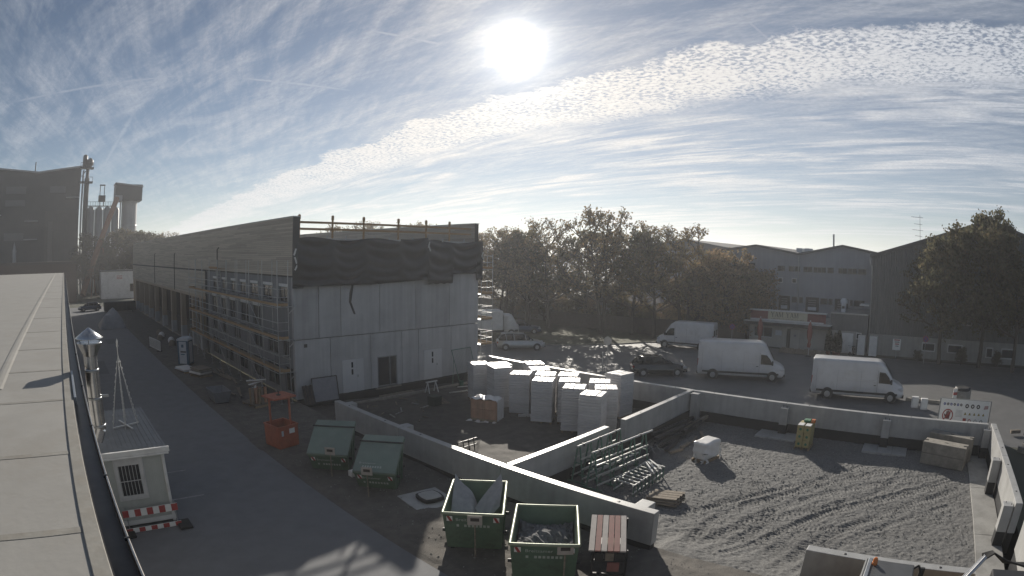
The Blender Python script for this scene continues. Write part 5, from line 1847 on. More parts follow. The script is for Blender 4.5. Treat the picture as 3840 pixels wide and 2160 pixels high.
pile('sheet_pallet', 'low pallet of pale sheets lying beside the toilet', 'pallet', 10.3, 44.4, .2, 2, [palegrey, film], (1.2, 1.9, .09), 1)
pile('sack_pallet', 'pallet of beige sacks with white film at the roadside', 'pallet', 10.95, 41.9, .35, 4, [oldwood, film, conc_old], (1.25, 1.5, .14), 2)
pb = pile('tool_pallet', 'high loaded pallet of battens and rolls beside the scaffold', 'pallet', 11.9, 32.0, .25, 1, [oldwood], (1.2, 1.5, .1), 3)
for i in range(9):
    x = 11.4 + (i % 5) * .22
    y = 31.3 + (i // 5) * .3
    MB().obox((x, y, .72 + .03 * math.sin(i * 2)), (.15, .12, .95), .3 + i * .03, .04 * math.sin(i), .05 * math.cos(i * 3)).build('batten_bundle', (oldwood, brick_m, palwood)[i % 3], pb)
for i in range(5):
    MB().obox((11.9 + .05 * i, 32.0 + .08 * i, 1.22 + .06 * i), (1.3, .12, .05), 1.2 - i * .35).build('plank', oldwood if i % 2 else film, pb)
MB().box(12.1, 31.35, .25, 12.5, 31.9, 1.1).build('black_case', plastic_blk, pb, bevel=.03)
tb = thing('mortar_tub', 'grey tapered mortar tub at the edge of the road', 'tub', (9.98, 34.0, 0))
tm = MB()
tp0, tp1 = [(-.45, -.7), (.45, -.7), (.45, .7), (-.45, .7)], [(-.62, -.92), (.62, -.92), (.62, .92), (-.62, .92)]
v = [(9.98 + x, 34 + y, .06) for x, y in tp0] + [(9.98 + x, 34 + y, .78) for x, y in tp1] + [(9.98 + x * .92, 34 + y * .94, .12) for x, y in tp0] + [(9.98 + x * .93, 34 + y * .95, .78) for x, y in tp1]
f_ = [(3, 2, 1, 0), (8, 9, 10, 11)]
for k_ in range(4):
    n_ = (k_ + 1) % 4
    f_ += [(k_, n_, 4 + n_, 4 + k_), (8 + k_, 12 + k_, 12 + n_, 8 + n_), (4 + k_, 4 + n_, 12 + n_, 12 + k_)]
tm.add(v, f_)
tm.build('tub_shell', wet_tub, tb)
for y in (33.3, 34.7):
    MB().box(9.5, y - .05, 0, 10.4, y + .05, .06).build('skid', darksteel, tb)
for i in range(14):
    x, y = random.uniform(11, 13), random.uniform(35, 50)
    b_ = MB().obox((x, y, .12), (.12, random.uniform(.8, 2.6), .07), random.uniform(-.3, .3)).build('ground_plank', oldwood)
    tag(b_, 'weathered plank lying on the ground below the long scaffold', 'plank', 'planks below the long scaffold')
for i in range(5):
    o = MB().lathe((12 + .5 * math.sin(i * 2.2), 58 + i * 2.3, 0), [(.35, 0), (.4, .3), (.2, .55), (.02, .6)], 9).build('material_sack', film if i % 2 else oldwood)
    tag(o, 'filled building sack standing in front of the open bays', 'sack', 'sacks before the open bays')
# vehicle and heap at the far end of the road
hp_ = thing('covered_heap', 'heap under a grey tarpaulin at the far end of the road', 'covered heap', (7.0, 77.5, 0))
m = MB()
nn = 20
for i in range(nn):
    for j in range(nn):
        u_, w_ = i / (nn - 1) * 2 - 1, j / (nn - 1) * 2 - 1
        r_ = max(abs(u_), abs(w_))
        z = max(0.02, 2.6 * (1 - r_ ** 1.8) * (.85 + .15 * math.sin(5 * u_ + 3 * w_)) + .08 * math.sin(11 * u_) * math.cos(9 * w_))
        m.v.append((7.0 + u_ * 2.0, 77.6 + w_ * 2.6, z))
for i in range(nn - 1):
    for j in range(nn - 1):
        m.f.append((i * nn + j, (i + 1) * nn + j, (i + 1) * nn + j + 1, i * nn + j + 1))
        m.s.append(True)
m.build('tarpaulin', tarp_blue, hp_)
tr_ = thing('roll_off_container', 'long black roll off container beyond the covered heap', 'container', (10.7, 98.5, 0))
MB().box(7.6, 97.6, .25, 13.6, 99.9, 1.75).build('tub_body', plastic_blk, tr_, bevel=.05)
for i in range(8):
    MB().box(7.8 + i * .8, 97.52, .3, 7.95 + i * .8, 97.598, 1.7).build('side_rib', darksteel, tr_)
for x in (8.2, 13.0):
    MB().tube((x, 97.7, .15), (x, 99.8, .15), .14, n=10).build('roller', darksteel, tr_)
wbld = thing('white_shed', 'small white shed with red and white notice past the open bays', 'shed', (14.5, 131, 0))
MB().box(9.5, 131, 0, 20, 137, 6.0).build('wall', white_m, wbld)
MB().box(9.3, 130.8, 6.0, 20.2, 137.2, 6.25).build('roof', roofgrey, wbld)
no = MB().box(13.4, 130.95, 4.2, 15.1, 130.995, 5.2).build('notice', signwhite, wbld)
for i in range(3):
    MB().box(13.5, 130.93, 4.32 + i * .3, 15.0, 130.948, 4.44 + i * .3).build('notice_stripe', signred, no)
MB().box(16.9, 130.94, 1.5, 18.4, 130.998, 3.2).build('window', window_g, wbld)

# ================================================================== VEHICLES
def loft(stations, nseg=6):
    """stations: (x, halfwidth_bottom, halfwidth_mid, halfwidth_top, z0, zmid, z1, radius); closed rounded body"""
    rings = []
    for (x, wb, wm, wt, z0, zm, z1, r) in stations:
        pts = [(-wb + .08, z0), (-wb, z0 + .08), (-wm, zm), (-wt, z1 - r)]
        for k in range(1, nseg + 1):
            t = k / nseg * math.pi / 2
            pts.append((-wt + r * (1 - math.cos(t)), z1 - r + r * math.sin(t)))
        full = pts + [(-p[0], p[1]) for p in reversed(pts)]
        rings.append([(x, p[0], p[1]) for p in full])
    m = MB()
    n = len(rings[0])
    for r_ in rings:
        m.v += r_
    for i in range(len(rings) - 1):
        for k in range(n):
            m.f.append((i * n + k, i * n + (k + 1) % n, (i + 1) * n + (k + 1) % n, (i + 1) * n + k))
            m.s.append(True)
    m.f.append(tuple(range(n))[::-1])
    m.s.append(False)
    m.f.append(tuple(range((len(rings) - 1) * n, len(rings) * n)))
    m.s.append(False)
    return m


def wheel(v, T, x, y, r, w):
    ty = T(MB().tube((x, y - w / 2, r), (x, y + w / 2, r), r, n=20)).build('wheel', rubber, v)
    s = 1 if y > 0 else -1
    T(MB().tube((x, y + s * (w / 2 + .002), r), (x, y + s * (w / 2 + .012), r), r * .62, r * .55, n=14)).build('rim', galv, ty)


def van(label, loc, rz, L=6.4, W=2.0, Hh=2.75, paint=None, side_windows=False):
    paint = paint or vanwhite
    v = thing('delivery_van', label, 'van', loc, rz)
    def T(m):
        m.v = [tuple(XF[v.name] @ Vector(p)) for p in m.v]
        return m
    w = W / 2
    f = L / 2
    st = [(-f, w * .90, w * .94, w * .80, .42, 1.0, Hh - .06, .16), (-f + .06, w * .97, w, w * .86, .36, 1.0, Hh, .18), (-f + 1, w * .98, w, w * .88, .34, 1.0, Hh, .2),
          (f - 2.2, w * .98, w, w * .88, .34, 1.0, Hh, .2), (f - 1.95, w * .98, w, w * .86, .34, 1.0, Hh - .03, .22), (f - 1.55, w * .98, w, w * .83, .34, 1.0, Hh - .30, .24),
          (f - 1.1, w * .98, w, w * .80, .34, .98, 1.86, .2), (f - .85, w * .97, w * .98, w * .80, .34, .92, 1.42, .18), (f - .3, w * .92, w * .93, w * .70, .34, .8, 1.20, .2), (f - .06, w * .80, w * .82, w * .56, .36, .7, 1.02, .2), (f, w * .7, w * .74, w * .5, .42, .66, .9, .12)]
    b = T(loft(st)).build('body', paint, v)
    # windscreen follows the A-pillar slope
    def wz(x):
        pts = [(f - 1.95, Hh - .03), (f - 1.55, Hh - .30), (f - 1.1, 1.86), (f - .85, 1.42)]
        for (a, za), (c, zc_) in zip(pts[:-1], pts[1:]):
            if a <= x <= c:
                return za + (zc_ - za) * (x - a) / (c - a)
        return pts[-1][1]
    xs2 = [f - 1.60, f - 1.35, f - 1.1, f - .92]
    m = MB()
    for x in xs2:
        ww = w * (.66 + .06 * (x - xs2[0]))
        m.v += [(x + .03, -ww, wz(x) + .02), (x + .03, ww, wz(x) + .02)]
    for i in range(len(xs2) - 1):
        m.f.append((2 * i, 2 * i + 1, 2 * i + 3, 2 * i + 2))
        m.s.append(True)
    T(m).build('windscreen', carglass, v)
    for s in (-1, 1):
        y = s * (w + .004)
        q = [(f - 2.0, 1.32), (f - 1.02, 1.30), (f - 1.25, 1.72), (f - 1.55, 2.02), (f - 2.0, 2.06)]
        def yy(z):
            return s * (w + .006 - max(0, z - 1.0) * w * .14 / (Hh - 1.2))
        T(MB().add([(x, yy(z), z) for x, z in q], [tuple(range(5)) if s < 0 else tuple(range(5))[::-1]])).build('side_window', carglass, v)
        T(MB().box(f - 2.1, y - .004, .45, f - 2.085, y + .004, 2.2)).build('door_joint', plastic_blk, v)
        T(MB().box(-f + .4, y - .012, .52, f - .5, y + .010, .66)).build('rub_strip', plastic_blk, v)
        T(MB().box(f - 1.12, s * (w + .02), 1.30, f - .98, s * (w + .24), 1.62)).build('wing_mirror', plastic_blk, v, bevel=.03)
        T(MB().box(f - .42, s * w * .62, .82, f - .1, s * w * .88, 1.0)).build('headlight', lamp_clear, v, bevel=.03)
        T(MB().box(-f - .008, s * w * .86, 1.0, -f + .05, s * w * .955, 1.55)).build('tail_light', lamp_red, v)
        for x in (-f + 1.25, f - 1.0):
            T(MB().tube((x, s * (w - .02), .37), (x, s * (w + .012), .37), .44, n=20)).build('wheel_arch', plastic_blk, v)
            wheel(v, T, x, s * (w - .1), .35, .24)
        for xj in (-f + .35, -f + 1.9, f - 3.35):
            T(MB().box(xj, y - .004, .7, xj + .012, y + .003, 2.05)).build('panel_seam', frame_grey, v)
        T(MB().box(-f + 1.9, y - .004, 1.42, f - 2.2, y + .006, 1.45)).build('side_moulding', frame_white if paint is vanwhite else frame_grey, v)
        T(MB().box(f - 2.35, y - .004, 1.12, f - 2.17, y + .02, 1.17)).build('door_handle', plastic_blk, v)
    T(MB().box(-f - .012, -.012, .6, -f - .002, .012, Hh - .3)).build('rear_door_seam', frame_grey, v)
    for s in (-1, 1):
        T(MB().box(-f - .014, s * .2, 1.45, -f - .002, s * .72, 2.05)).build('rear_window', carglass, v)
    T(MB().box(-f - .068, -.26, .44, -f - .061, .26, .54)).build('number_plate', signwhite, v)
    T(MB().box(f + .051, -.26, .40, f + .056, .26, .50)).build('number_plate', signwhite, v)
    T(MB().box(-f - .06, -w * .9, .36, -f + .1, w * .9, .56)).build('bumper', plastic_blk, v, bevel=.03)
    T(MB().box(f - .28, -w * .82, .34, f + .05, w * .82, .58)).build('bumper', plastic_blk, v, bevel=.05)
    T(MB().box(f - .02, -w * .34, .62, f + .02, w * .34, .84)).build('grille', plastic_blk, v)
    return v


def car(label, loc, rz, paint, L=4.5, W=1.8, Hh=1.5, estate=True):
    v = thing('parked_car', label, 'car', loc, rz)
    def T(m):
        m.v = [tuple(XF[v.name] @ Vector(p)) for p in m.v]
        return m
    w, f = W / 2, L / 2
    st = [(-f, w * .75, w * .82, w * .6, .36, .62, .86, .12), (-f + .12, w * .9, w * .95, w * .75, .28, .62, .98, .12), (-f + .8, w * .97, w, w * .86, .24, .62, .98, .1),
          (f - 1.5, w * .97, w, w * .86, .24, .62, .98, .1), (f - .5, w * .95, w * .97, w * .75, .24, .6, .84, .12), (f - .1, w * .82, w * .86, w * .6, .28, .52, .68, .12), (f, w * .7, w * .74, w * .5, .34, .5, .6, .08)]
    T(loft(st)).build('body', paint, v)
    r0 = -f + (.18 if estate else .9)
    cab = [(r0, w * .80, w * .84, w * .60, .95, 1.0, 1.06, .06), (r0 + .35, w * .84, w * .86, w * .62, .95, 1.02, Hh - .1, .12), (r0 + .8, w * .86, w * .87, w * .66, .95, 1.02, Hh, .12),
           (f - 2.3, w * .86, w * .87, w * .66, .95, 1.02, Hh - .02, .12), (f - 1.75, w * .86, w * .86, w * .64, .95, 1.0, Hh - .22, .12), (f - 1.2, w * .84, w * .84, w * .62, .93, .96, 1.0, .04)]
    T(loft(cab)).build('cabin_glass', carglass, v)
    rf_ = [(r0 + .3, w * .6, w * .62, w * .5, Hh - .14, Hh - .08, Hh - .06, .02), (r0 + .8, w * .66, w * .68, w * .55, Hh - .08, Hh - .02, Hh + .015, .03), (f - 2.3, w * .66, w * .68, w * .55, Hh - .09, Hh - .03, Hh, .03), (f - 1.95, w * .6, w * .62, w * .5, Hh - .2, Hh - .14, Hh - .12, .02)]
    T(loft(rf_)).build('roof', paint, v)
    for s in (-1, 1):
        for x in (r0 + .75, (r0 + f - 1.9) / 2 + .2, f - 1.9):
            T(MB().bar((x, s * (w * .87), .98), (x - .1, s * (w * .67), Hh - .06), .07, .05)).build('pillar', paint, v)
        T(MB().box(f - .34, s * w * .5, .58, f - .06, s * w * .82, .74)).build('headlight', lamp_clear, v, bevel=.03)
        T(MB().box(-f - .01, s * w * .55, .68, -f + .1, s * w * .86, .86)).build('tail_light', lamp_red, v, bevel=.02)
        T(MB().box(f - 1.55, s * (w * .9), .98, f - 1.4, s * (w + .14), 1.12)).build('wing_mirror', paint, v, bevel=.03)
        for x in (-f + .82, f - .85):
            T(MB().tube((x, s * (w - .03), .33), (x, s * (w + .006), .33), .37, n=18)).build('wheel_arch', plastic_blk, v)
            wheel(v, T, x, s * (w - .1), .31, .2)
    T(MB().box(f - .12, -w * .7, .28, f + .03, w * .7, .44)).build('bumper', plastic_blk, v, bevel=.03)
    T(MB().box(-f - .03, -w * .7, .32, -f + .1, w * .7, .5)).build('bumper', plastic_blk, v, bevel=.03)
    return v


van('long white high roof van parked behind the stub column and cartons', (39.4, 4.2, 0), rad(-83), 7.0, 2.05, 2.72)
van('white high roof van parked nearest the dark car and the street wall', (41.6, 14.2, 0), rad(-72), 7.0, 2.1, 2.95)
van('white van facing the trees with its back to the restaurant', (52.6, 24.3, 0), rad(98), 6.2, 2.0, 2.75)
car('silver estate car parked near the sunlit scaffold', (40.6, 36.4, 0), rad(-40), silver, 4.7, 1.85, 1.62)
car('dark car parked between the white van and the round sign', (38.9, 20.3, 0), rad(-50), darkcar, 4.4, 1.8, 1.5)
car('dark blue car parked beside the white box lorry', (49.3, 44.0, 0), rad(-45), bluecar, 4.5, 1.8, 1.55)
# white box lorry
lo = thing('box_lorry', 'white box lorry half hidden behind the sunlit scaffold', 'lorry', (43.6, 45.5, 0), rad(-32))
def TL(m):
    m.v = [tuple(XF[lo.name] @ Vector(p)) for p in m.v]
    return m
TL(MB().box(-3.2, -1.22, .82, 2.6, 1.22, 2.95)).build('cargo_box', white_m, lo, bevel=.06)
TL(MB().box(-3.0, -1.0, .55, 4.4, 1.0, .80)).build('chassis', darksteel, lo)
TL(loft([(2.75, 1.0, 1.05, .9, .55, 1.2, 2.5, .15), (3.7, 1.0, 1.05, .9, .5, 1.2, 2.5, .2), (4.3, .98, 1.02, .85, .5, 1.2, 1.5, .15), (4.5, .9, .95, .8, .5, 1.0, 1.3, .1)])).build('cab', white_m, lo)
TL(MB().quad((3.78, -.8, 2.4), (4.33, -.8, 1.56), (4.33, .8, 1.56), (3.78, .8, 2.4))).build('windscreen', carglass, lo)
for s in (-1, 1):
    for x in (-2.0, 3.6):
        wheel(lo, TL, x, s * .95, .42, .28)
    TL(MB().box(-3.22, s * 1.0 - .06, .95, -3.205, s * 1.0 + .06, 1.2)).build('tail_light', lamp_red, lo)
TL(MB().box(2.58, -1.1, 1.0, 2.604, -.05, 2.8)).build('rear_door', vanwhite, lo)

# telehandler standing in front of the short wall
ex = thing('telehandler', 'yellow telehandler with dark cab and orange beacon by the short wall', 'telehandler', (11.9, -1.6, 0))
for x in (11.0, 13.0):
    for y in (-3.6, .9):
        w = MB().tube((x - .19, y, .62), (x + .19, y, .62), .62, n=24).build('wheel', rubber, ex, bevel=.03)
        for s_ in (-1, 1):
            MB().tube((x + s_ * .192, y, .62), (x + s_ * .2, y, .62), .34, .3, n=16).build('rim', yellow_m, w)
MB().box(11.25, -4.3, .55, 12.75, 1.6, 1.15).build('chassis', yellow_m, ex, bevel=.06)
MB().box(12.35, -4.75, 1.15, 13.35, -3.1, 1.72).build('rear_body', yellow_m, ex, bevel=.08)
MB().box(12.5, -2.6, 1.152, 13.2, .2, 1.5).build('engine_cover', yellow_m, ex, bevel=.08)
cg = mat('cab_grey', (.075, .078, .082), (.055, .057, .06), rough=.45)
cabp = [(-1.15, 1.15), (.35, 1.15), (.45, 1.5), (.12, 2.5), (-.98, 2.5), (-1.15, 2.2)]
MB().prism(cabp, 0, 10.72, 11.86).build('cab_glass', carglass, ex)
MB().box(10.62, -1.06, 2.502, 11.98, .24, 2.59).build('cab_roof', cg, ex, bevel=.04)
MB().box(10.66, .06, 2.591, 11.94, .16, 2.625).build('roof_rail', galv, ex, bevel=.01)
for x in (10.72, 11.88):
    MB().bar((x, -1.15, 1.15), (x, -1.0, 2.5), .08).build('cab_pillar', cg, ex)
    MB().bar((x, .42, 1.4), (x, .12, 2.5), .08).build('cab_pillar', cg, ex)
MB().lathe((11.72, -.02, 2.59), [(.07, 0), (.07, .05), (.062, .06), (.06, .14), (.03, .18)], 12).build('beacon', amber, ex)
MB().path([(11.8, -1.0, 2.55), (11.9, -1.16, 2.62), (11.85, -1.3, 2.4), (11.8, -1.35, 1.9)], .03, 6).build('hose', rubber, ex)
MB().box(11.95, -1.36, 2.3, 12.05, -1.22, 2.52).build('mirror', plastic_blk, ex, bevel=.02)
MB().bar((12.85, -4.3, 1.7), (12.85, 1.9, .75), .34, .36).build('boom', yellow_m, ex)
MB().bar((12.85, 1.9, .85), (12.85, 2.3, .45), .26, .26).build('boom_head', darksteel, ex)
for x in (12.45, 13.25):
    MB().box(x - .06, 2.25, .1, x + .06, 3.4, .16).build('fork', darksteel, ex)
MB().box(12.35, 2.2, .1, 13.35, 2.26, .8).build('fork_carriage', darksteel, ex)
for i, (dx, r_) in enumerate(((0, .055), (.13, .04), (.24, .03))):
    MB().tube((12.0 + dx, -2.35, 2.05), (12.66 + dx, -3.02, 2.62 - .03 * i), r_, n=14).build('chrome_rod', steel, ex)
MB().tube((11.7, -2.05, 1.6), (12.1, -2.45, 2.12), .1, n=14).build('lift_cylinder', darksteel, ex)
for k_ in range(7):
    o_ = .06 * k_
    MB().path([(12.6 + o_, -2.95, 2.55), (12.7 + o_, -3.25, 2.72 - .02 * k_), (12.8 + o_ * .7, -3.7, 2.5 - .03 * k_), (12.75 + o_ * .5, -4.3, 2.4), (12.7 + o_, -4.8, 2.2)], .026, 6).build('hose', rubber, ex)
MB().box(12.45, -4.7, 1.722, 13.3, -3.5, 2.0).build('pivot_bracket', darksteel, ex, bevel=.03)

# ================================================================== STREET FURNITURE
def round_sign(name, label, x, y, h, d, face, rz, back=False):
    s = thing(name, label, 'road sign', (x, y, 0), rz)
    def T(m):
        m.v = [tuple(XF[s.name] @ Vector(p)) for p in m.v]
        return m
    T(MB().tube((0, 0, 0), (0, 0, h + d / 2), .035, n=8)).build('post', galv, s)
    def disc(r0, x_, m, nm, par):
        n = 28
        return T(MB().add([(x_, r0 * math.cos(2 * math.pi * k / n), h + r0 * math.sin(2 * math.pi * k / n)) for k in range(n)], [tuple(range(n))])).build(nm, m, par)
    pl = T(MB().tube((-.045, 0, h), (-.036, 0, h), d / 2, n=28)).build('plate', galv if back else signred, s)
    if not back:
        disc(d / 2 * .97, -.0465, signred, 'red_ring', pl)
        disc(d / 2 * .80, -.048, signblue, 'blue_field', pl)
        for t in (math.pi / 4, -math.pi / 4):
            c, sn = math.cos(t), math.sin(t)
            r1, w_ = d / 2 * .82, d * .045
            T(MB().quad((-.0495, -r1 * c - w_ * sn, h - r1 * sn + w_ * c), (-.0495, r1 * c - w_ * sn, h + r1 * sn + w_ * c), (-.0495, r1 * c + w_ * sn, h + r1 * sn - w_ * c), (-.0495, -r1 * c + w_ * sn, h - r1 * sn - w_ * c))).build('cross_bar', signred, pl)
    return s


round_sign('no_stopping_sign', 'round blue no stopping sign with red cross beside the restaurant', 56.0, 20.5, 2.18, .62, 0, rad(15))
round_sign('no_stopping_sign', 'round blue no stopping sign with red cross in front of the grey hall', 56.9, -.9, 2.35, .62, 0, rad(-5))
round_sign('round_sign', 'back of a round grey road sign standing by the street wall', 36.0, 23.3, 2.7, .66, 0, rad(10), True)
tp_ = MB().tube((35.2, 23.2, 0), (35.2, 23.2, 1.9), .05, n=8).build('steel_post', galv)
tag(tp_, 'short steel post standing beside the round grey sign', 'post')
# safety notice board
sb = thing('safety_board', 'white building site safety board with red stop hand symbol', 'notice board', (32.6, -3.65, 0), 0)
def bd(y, z, dx=0):
    return (32.56 - dx, y, z)
MB().box(32.57, -5.30, .55, 32.61, -1.98, 2.02).build('panel', signwhite, sb)
for y in (-5.36, -1.95):
    MB().box(32.56, y - .035, 0, 32.64, y + .035, 2.05).build('post', frame_grey, sb)
MB().box(32.56, -5.3, 2.022, 32.64, -2.0, 2.045).build('frame', frame_grey, sb)


def ring(cy, cz, r1, r0, m, nm, n=24, dx=.014):
    mm = MB()
    for k in range(n):
        t0, t1 = 2 * math.pi * k / n, 2 * math.pi * (k + 1) / n
        mm.quad(bd(cy + r0 * math.cos(t0), cz + r0 * math.sin(t0), dx), bd(cy + r1 * math.cos(t0), cz + r1 * math.sin(t0), dx), bd(cy + r1 * math.cos(t1), cz + r1 * math.sin(t1), dx), bd(cy + r0 * math.cos(t1), cz + r0 * math.sin(t1), dx))
    return mm.build(nm, m, sb)


ring(-2.55, 1.08, .36, .30, signred, 'stop_ring')
hand = MB()
hand.prism([(-2.67, .88), (-2.43, .88), (-2.40, 1.12), (-2.70, 1.12)], 0, 32.555, 32.549)
for i, (dy, hh) in enumerate(((-.14, .18), (-.07, .24), (0.0, .25), (.07, .2))):
    hand.prism([(-2.57 + dy, 1.1), (-2.515 + dy, 1.1), (-2.515 + dy, 1.1 + hh), (-2.57 + dy, 1.1 + hh)], 0, 32.555, 32.549)
hand.prism([(-2.43, .95), (-2.36, 1.0), (-2.30, 1.14), (-2.35, 1.16), (-2.42, 1.06)], 0, 32.555, 32.549)
hand.build('hand_symbol', redpanel, sb)
MB().prism([(-2.78, 1.32), (-2.74, 1.36), (-2.30, .86), (-2.34, .82)], 0, 32.546, 32.541).build('stop_bar', signred, sb)
for i in range(6):
    ring(-2.25 - i * .22, 1.72, .075, .03, signblue if i % 2 == 0 else ink, 'round_symbol', 14)
for i in range(3):
    ring(-3.75 - i * .38, 1.68, .12, .055, ink, 'round_symbol', 16)
for i in range(5):
    y = -3.7 - i * .31
    MB().prism([(y - .085, 1.18), (y + .085, 1.18), (y, 1.33)], 0, 32.555, 32.549).build('warning_symbol', mat('warning_ochre', (.30, .24, .06), rough=.5), sb)
MB().prism([(-3.6, .74), (-3.82, .74), (-3.82, .98), (-3.6, .98)], 0, 32.555, 32.549).build('fire_symbol', signred, sb)
ring(-4.05, .86, .10, .06, signred, 'round_symbol', 14)
ring(-4.45, .86, .10, .07, frame_grey, 'round_symbol', 14)
ring(-4.85, .86, .12, .07, frame_grey, 'square_symbol', 4)
MB().prism([(-4.9, 1.55), (-5.2, 1.6), (-5.2, 1.78), (-4.95, 1.76)], 0, 32.555, 32.549).build('emblem', mat('faded_pink', (.45, .3, .29), rough=.6), sb)
for i in range(6):
    MB().box(32.549, -3.05 - .45, 1.4 - i * .07, 32.555, -3.05, 1.42 - i * .07).build('text_line', mat('faint_print', (.46, .46, .45), rough=.6), sb)
for k_, (x, y) in enumerate(((38.3, -.35), (38.0, -1.05))):
    c = thing('meter_cabinet', 'small white meter cabinet beyond the street wall beside the van', 'cabinet', (x, y, 0), rad(8), 'white meter cabinets beyond the street wall')
    m = MB().box(-.18, -.26, 0, .18, .26, .72)
    m.v = [tuple(XF[c.name] @ Vector(p)) for p in m.v]
    m.build('housing', white_m, c, bevel=.02)
    m = MB().box(-.186, -.22, .1, -.181, .22, .62)
    m.v = [tuple(XF[c.name] @ Vector(p)) for p in m.v]
    m.build('door', signwhite, c)
cr = thing('shaft_ring', 'grey concrete shaft ring with red white marker beyond the safety board', 'shaft ring', (41.6, -4.2, 0))
MB().lathe((41.6, -4.2, 0), [(.75, 0), (.75, .78), (.62, .78), (.62, .2)], 24).build('ring_wall', conc_old, cr)
MB().lathe((41.6, -4.2, .781), [(.64, 0), (.66, .16), (.55, .2)], 20).build('cover', bitumen, cr)
MB().obox((40.95, -3.55, .55), (.03, .34, .75), rad(20)).build('marker_board', signwhite, cr)
MB().obox((40.93, -3.56, .6), (.03, .34, .2), rad(20)).build('marker_stripe', signred, cr)
jb = thing('concrete_barrier', 'low concrete kerb blocks beside the white meter cabinets', 'barrier', (40, -2.5, 0))
for i in range(4):
    MB().box(39.9, -5.9 + i * 1.6, 0, 40.15, -4.4 + i * 1.6, .22).build('kerb_block', conc_old, jb, bevel=.03)
# heap of site bits beyond the end wall
rnd = random.Random(12)
for i in range(10):
    x, y = rnd.uniform(29, 33.5), rnd.uniform(-11, -7.4)
    o = MB().obox((x, y, .2 + rnd.uniform(0, .25)), (rnd.uniform(.3, 1.4), rnd.uniform(.15, .6), rnd.uniform(.1, .4)), rnd.uniform(0, 3)).build('site_debris', (oldwood, plastic_blk, conc_old, darksteel)[i % 4], None, bevel=.02)
    tag(o, 'piece of building debris in the heap outside the end wall', 'debris', 'debris outside the end wall')

# ================================================================== RESTAURANT, GREY HALL AND UPPER BUILDING
ym = thing('restaurant', 'low restaurant front with red panels and beige YAM YAM sign', 'restaurant', (59, 15, 0))
RX = 59.0
cream = mat('cream_render', (.44, .425, .39), (.36, .35, .325), rough=.85, scale=1.2, streak=.12)
# front wall as pieces around door and window
for (a_, b_, z0, z1) in ((10.2, 13.5, 0, 2.3), (13.5, 15.05, 2.1, 2.3), (15.05, 16.75, 0, 2.3), (16.75, 18.95, 0, 1.0), (16.75, 18.95, 2.1, 2.3), (18.95, 19.5, 0, 2.3)):
    MB().box(RX, a_, z0, RX + .25, b_, z1).build('wall', cream, ym)
MB().box(RX + .26, 10.2, 0, 66.0, 19.5, 2.9).build('body', plaster, ym)
wn = MB()
for y in (16.75, 17.8, 18.89):
    wn.box(RX + .04, y, 1.0, RX + .12, y + .06, 2.1)
wn.box(RX + .04, 16.81, 2.04, RX + .12, 18.89, 2.1).box(RX + .04, 16.81, 1.0, RX + .12, 18.89, 1.06)
w_ = wn.build('window', frame_white, ym)
MB().box(RX + .07, 16.81, 1.06, RX + .08, 17.8, 2.04).build('pane', window_g, w_)
MB().box(RX + .07, 17.86, 1.06, RX + .08, 18.89, 2.04).build('pane', window_g, w_)
dw = MB().box(RX - .02, 13.52, .02, RX + .02, 14.62, 2.08).build('door', cream, ym)
MB().box(RX - .03, 14.2, 1.3, RX - .0205, 13.95, 1.5).build('door_notice', frame_grey, dw)
MB().box(RX + .24, 13.5, 0, RX + .255, 15.05, 2.1).build('doorway_dark', bitumen, ym)  # black sheet behind the open door, the dark inside put into its colour
MB().box(RX - .12, 14.7, 2.12, RX - .003, 15.15, 2.22).build('door_lamp', frame_white, ym)
MB().box(RX - .03, 15.65, 1.3, RX - .002, 16.4, 1.85).build('menu_board', palegrey, ym)
MB().box(RX + .1, 10.24, .3, RX - .004, 12.9, 2.0).build('shutter', mat('shutter', (.40, .39, .36), (.34, .33, .31), rough=.6, stretch=(1, 1, 14), scale=2), ym)
MB().box(57.9, 9.95, 2.36, 59.3, 19.85, 2.74).build('canopy', bitumen, ym)
MB().box(57.85, 9.9, 2.742, 59.3, 19.9, 2.80).build('canopy_edge', frame_white, ym)
MB().box(58.55, 10.8, 2.86, 58.75, 19.35, 3.0).build('gutter_bar', frame_white, ym, bevel=.02)  # plain white gutter bar, gives off no light
for a_, b_, m_, nm in ((10.6, 12.72, redpanel, 'red_panel'), (17.32, 19.4, redpanel, 'red_panel')):
    for i in range(12):
        y = a_ + (b_ - a_) * i / 12
        MB().box(58.80 - (.02 if i % 2 else 0), y, 2.9, 58.88, y + (b_ - a_) / 12 - .004, 3.84).build(nm, m_, ym)
sg = MB().box(58.76, 12.73, 2.9, 58.86, 17.31, 3.84).build('sign_panel', beige_sign, ym)


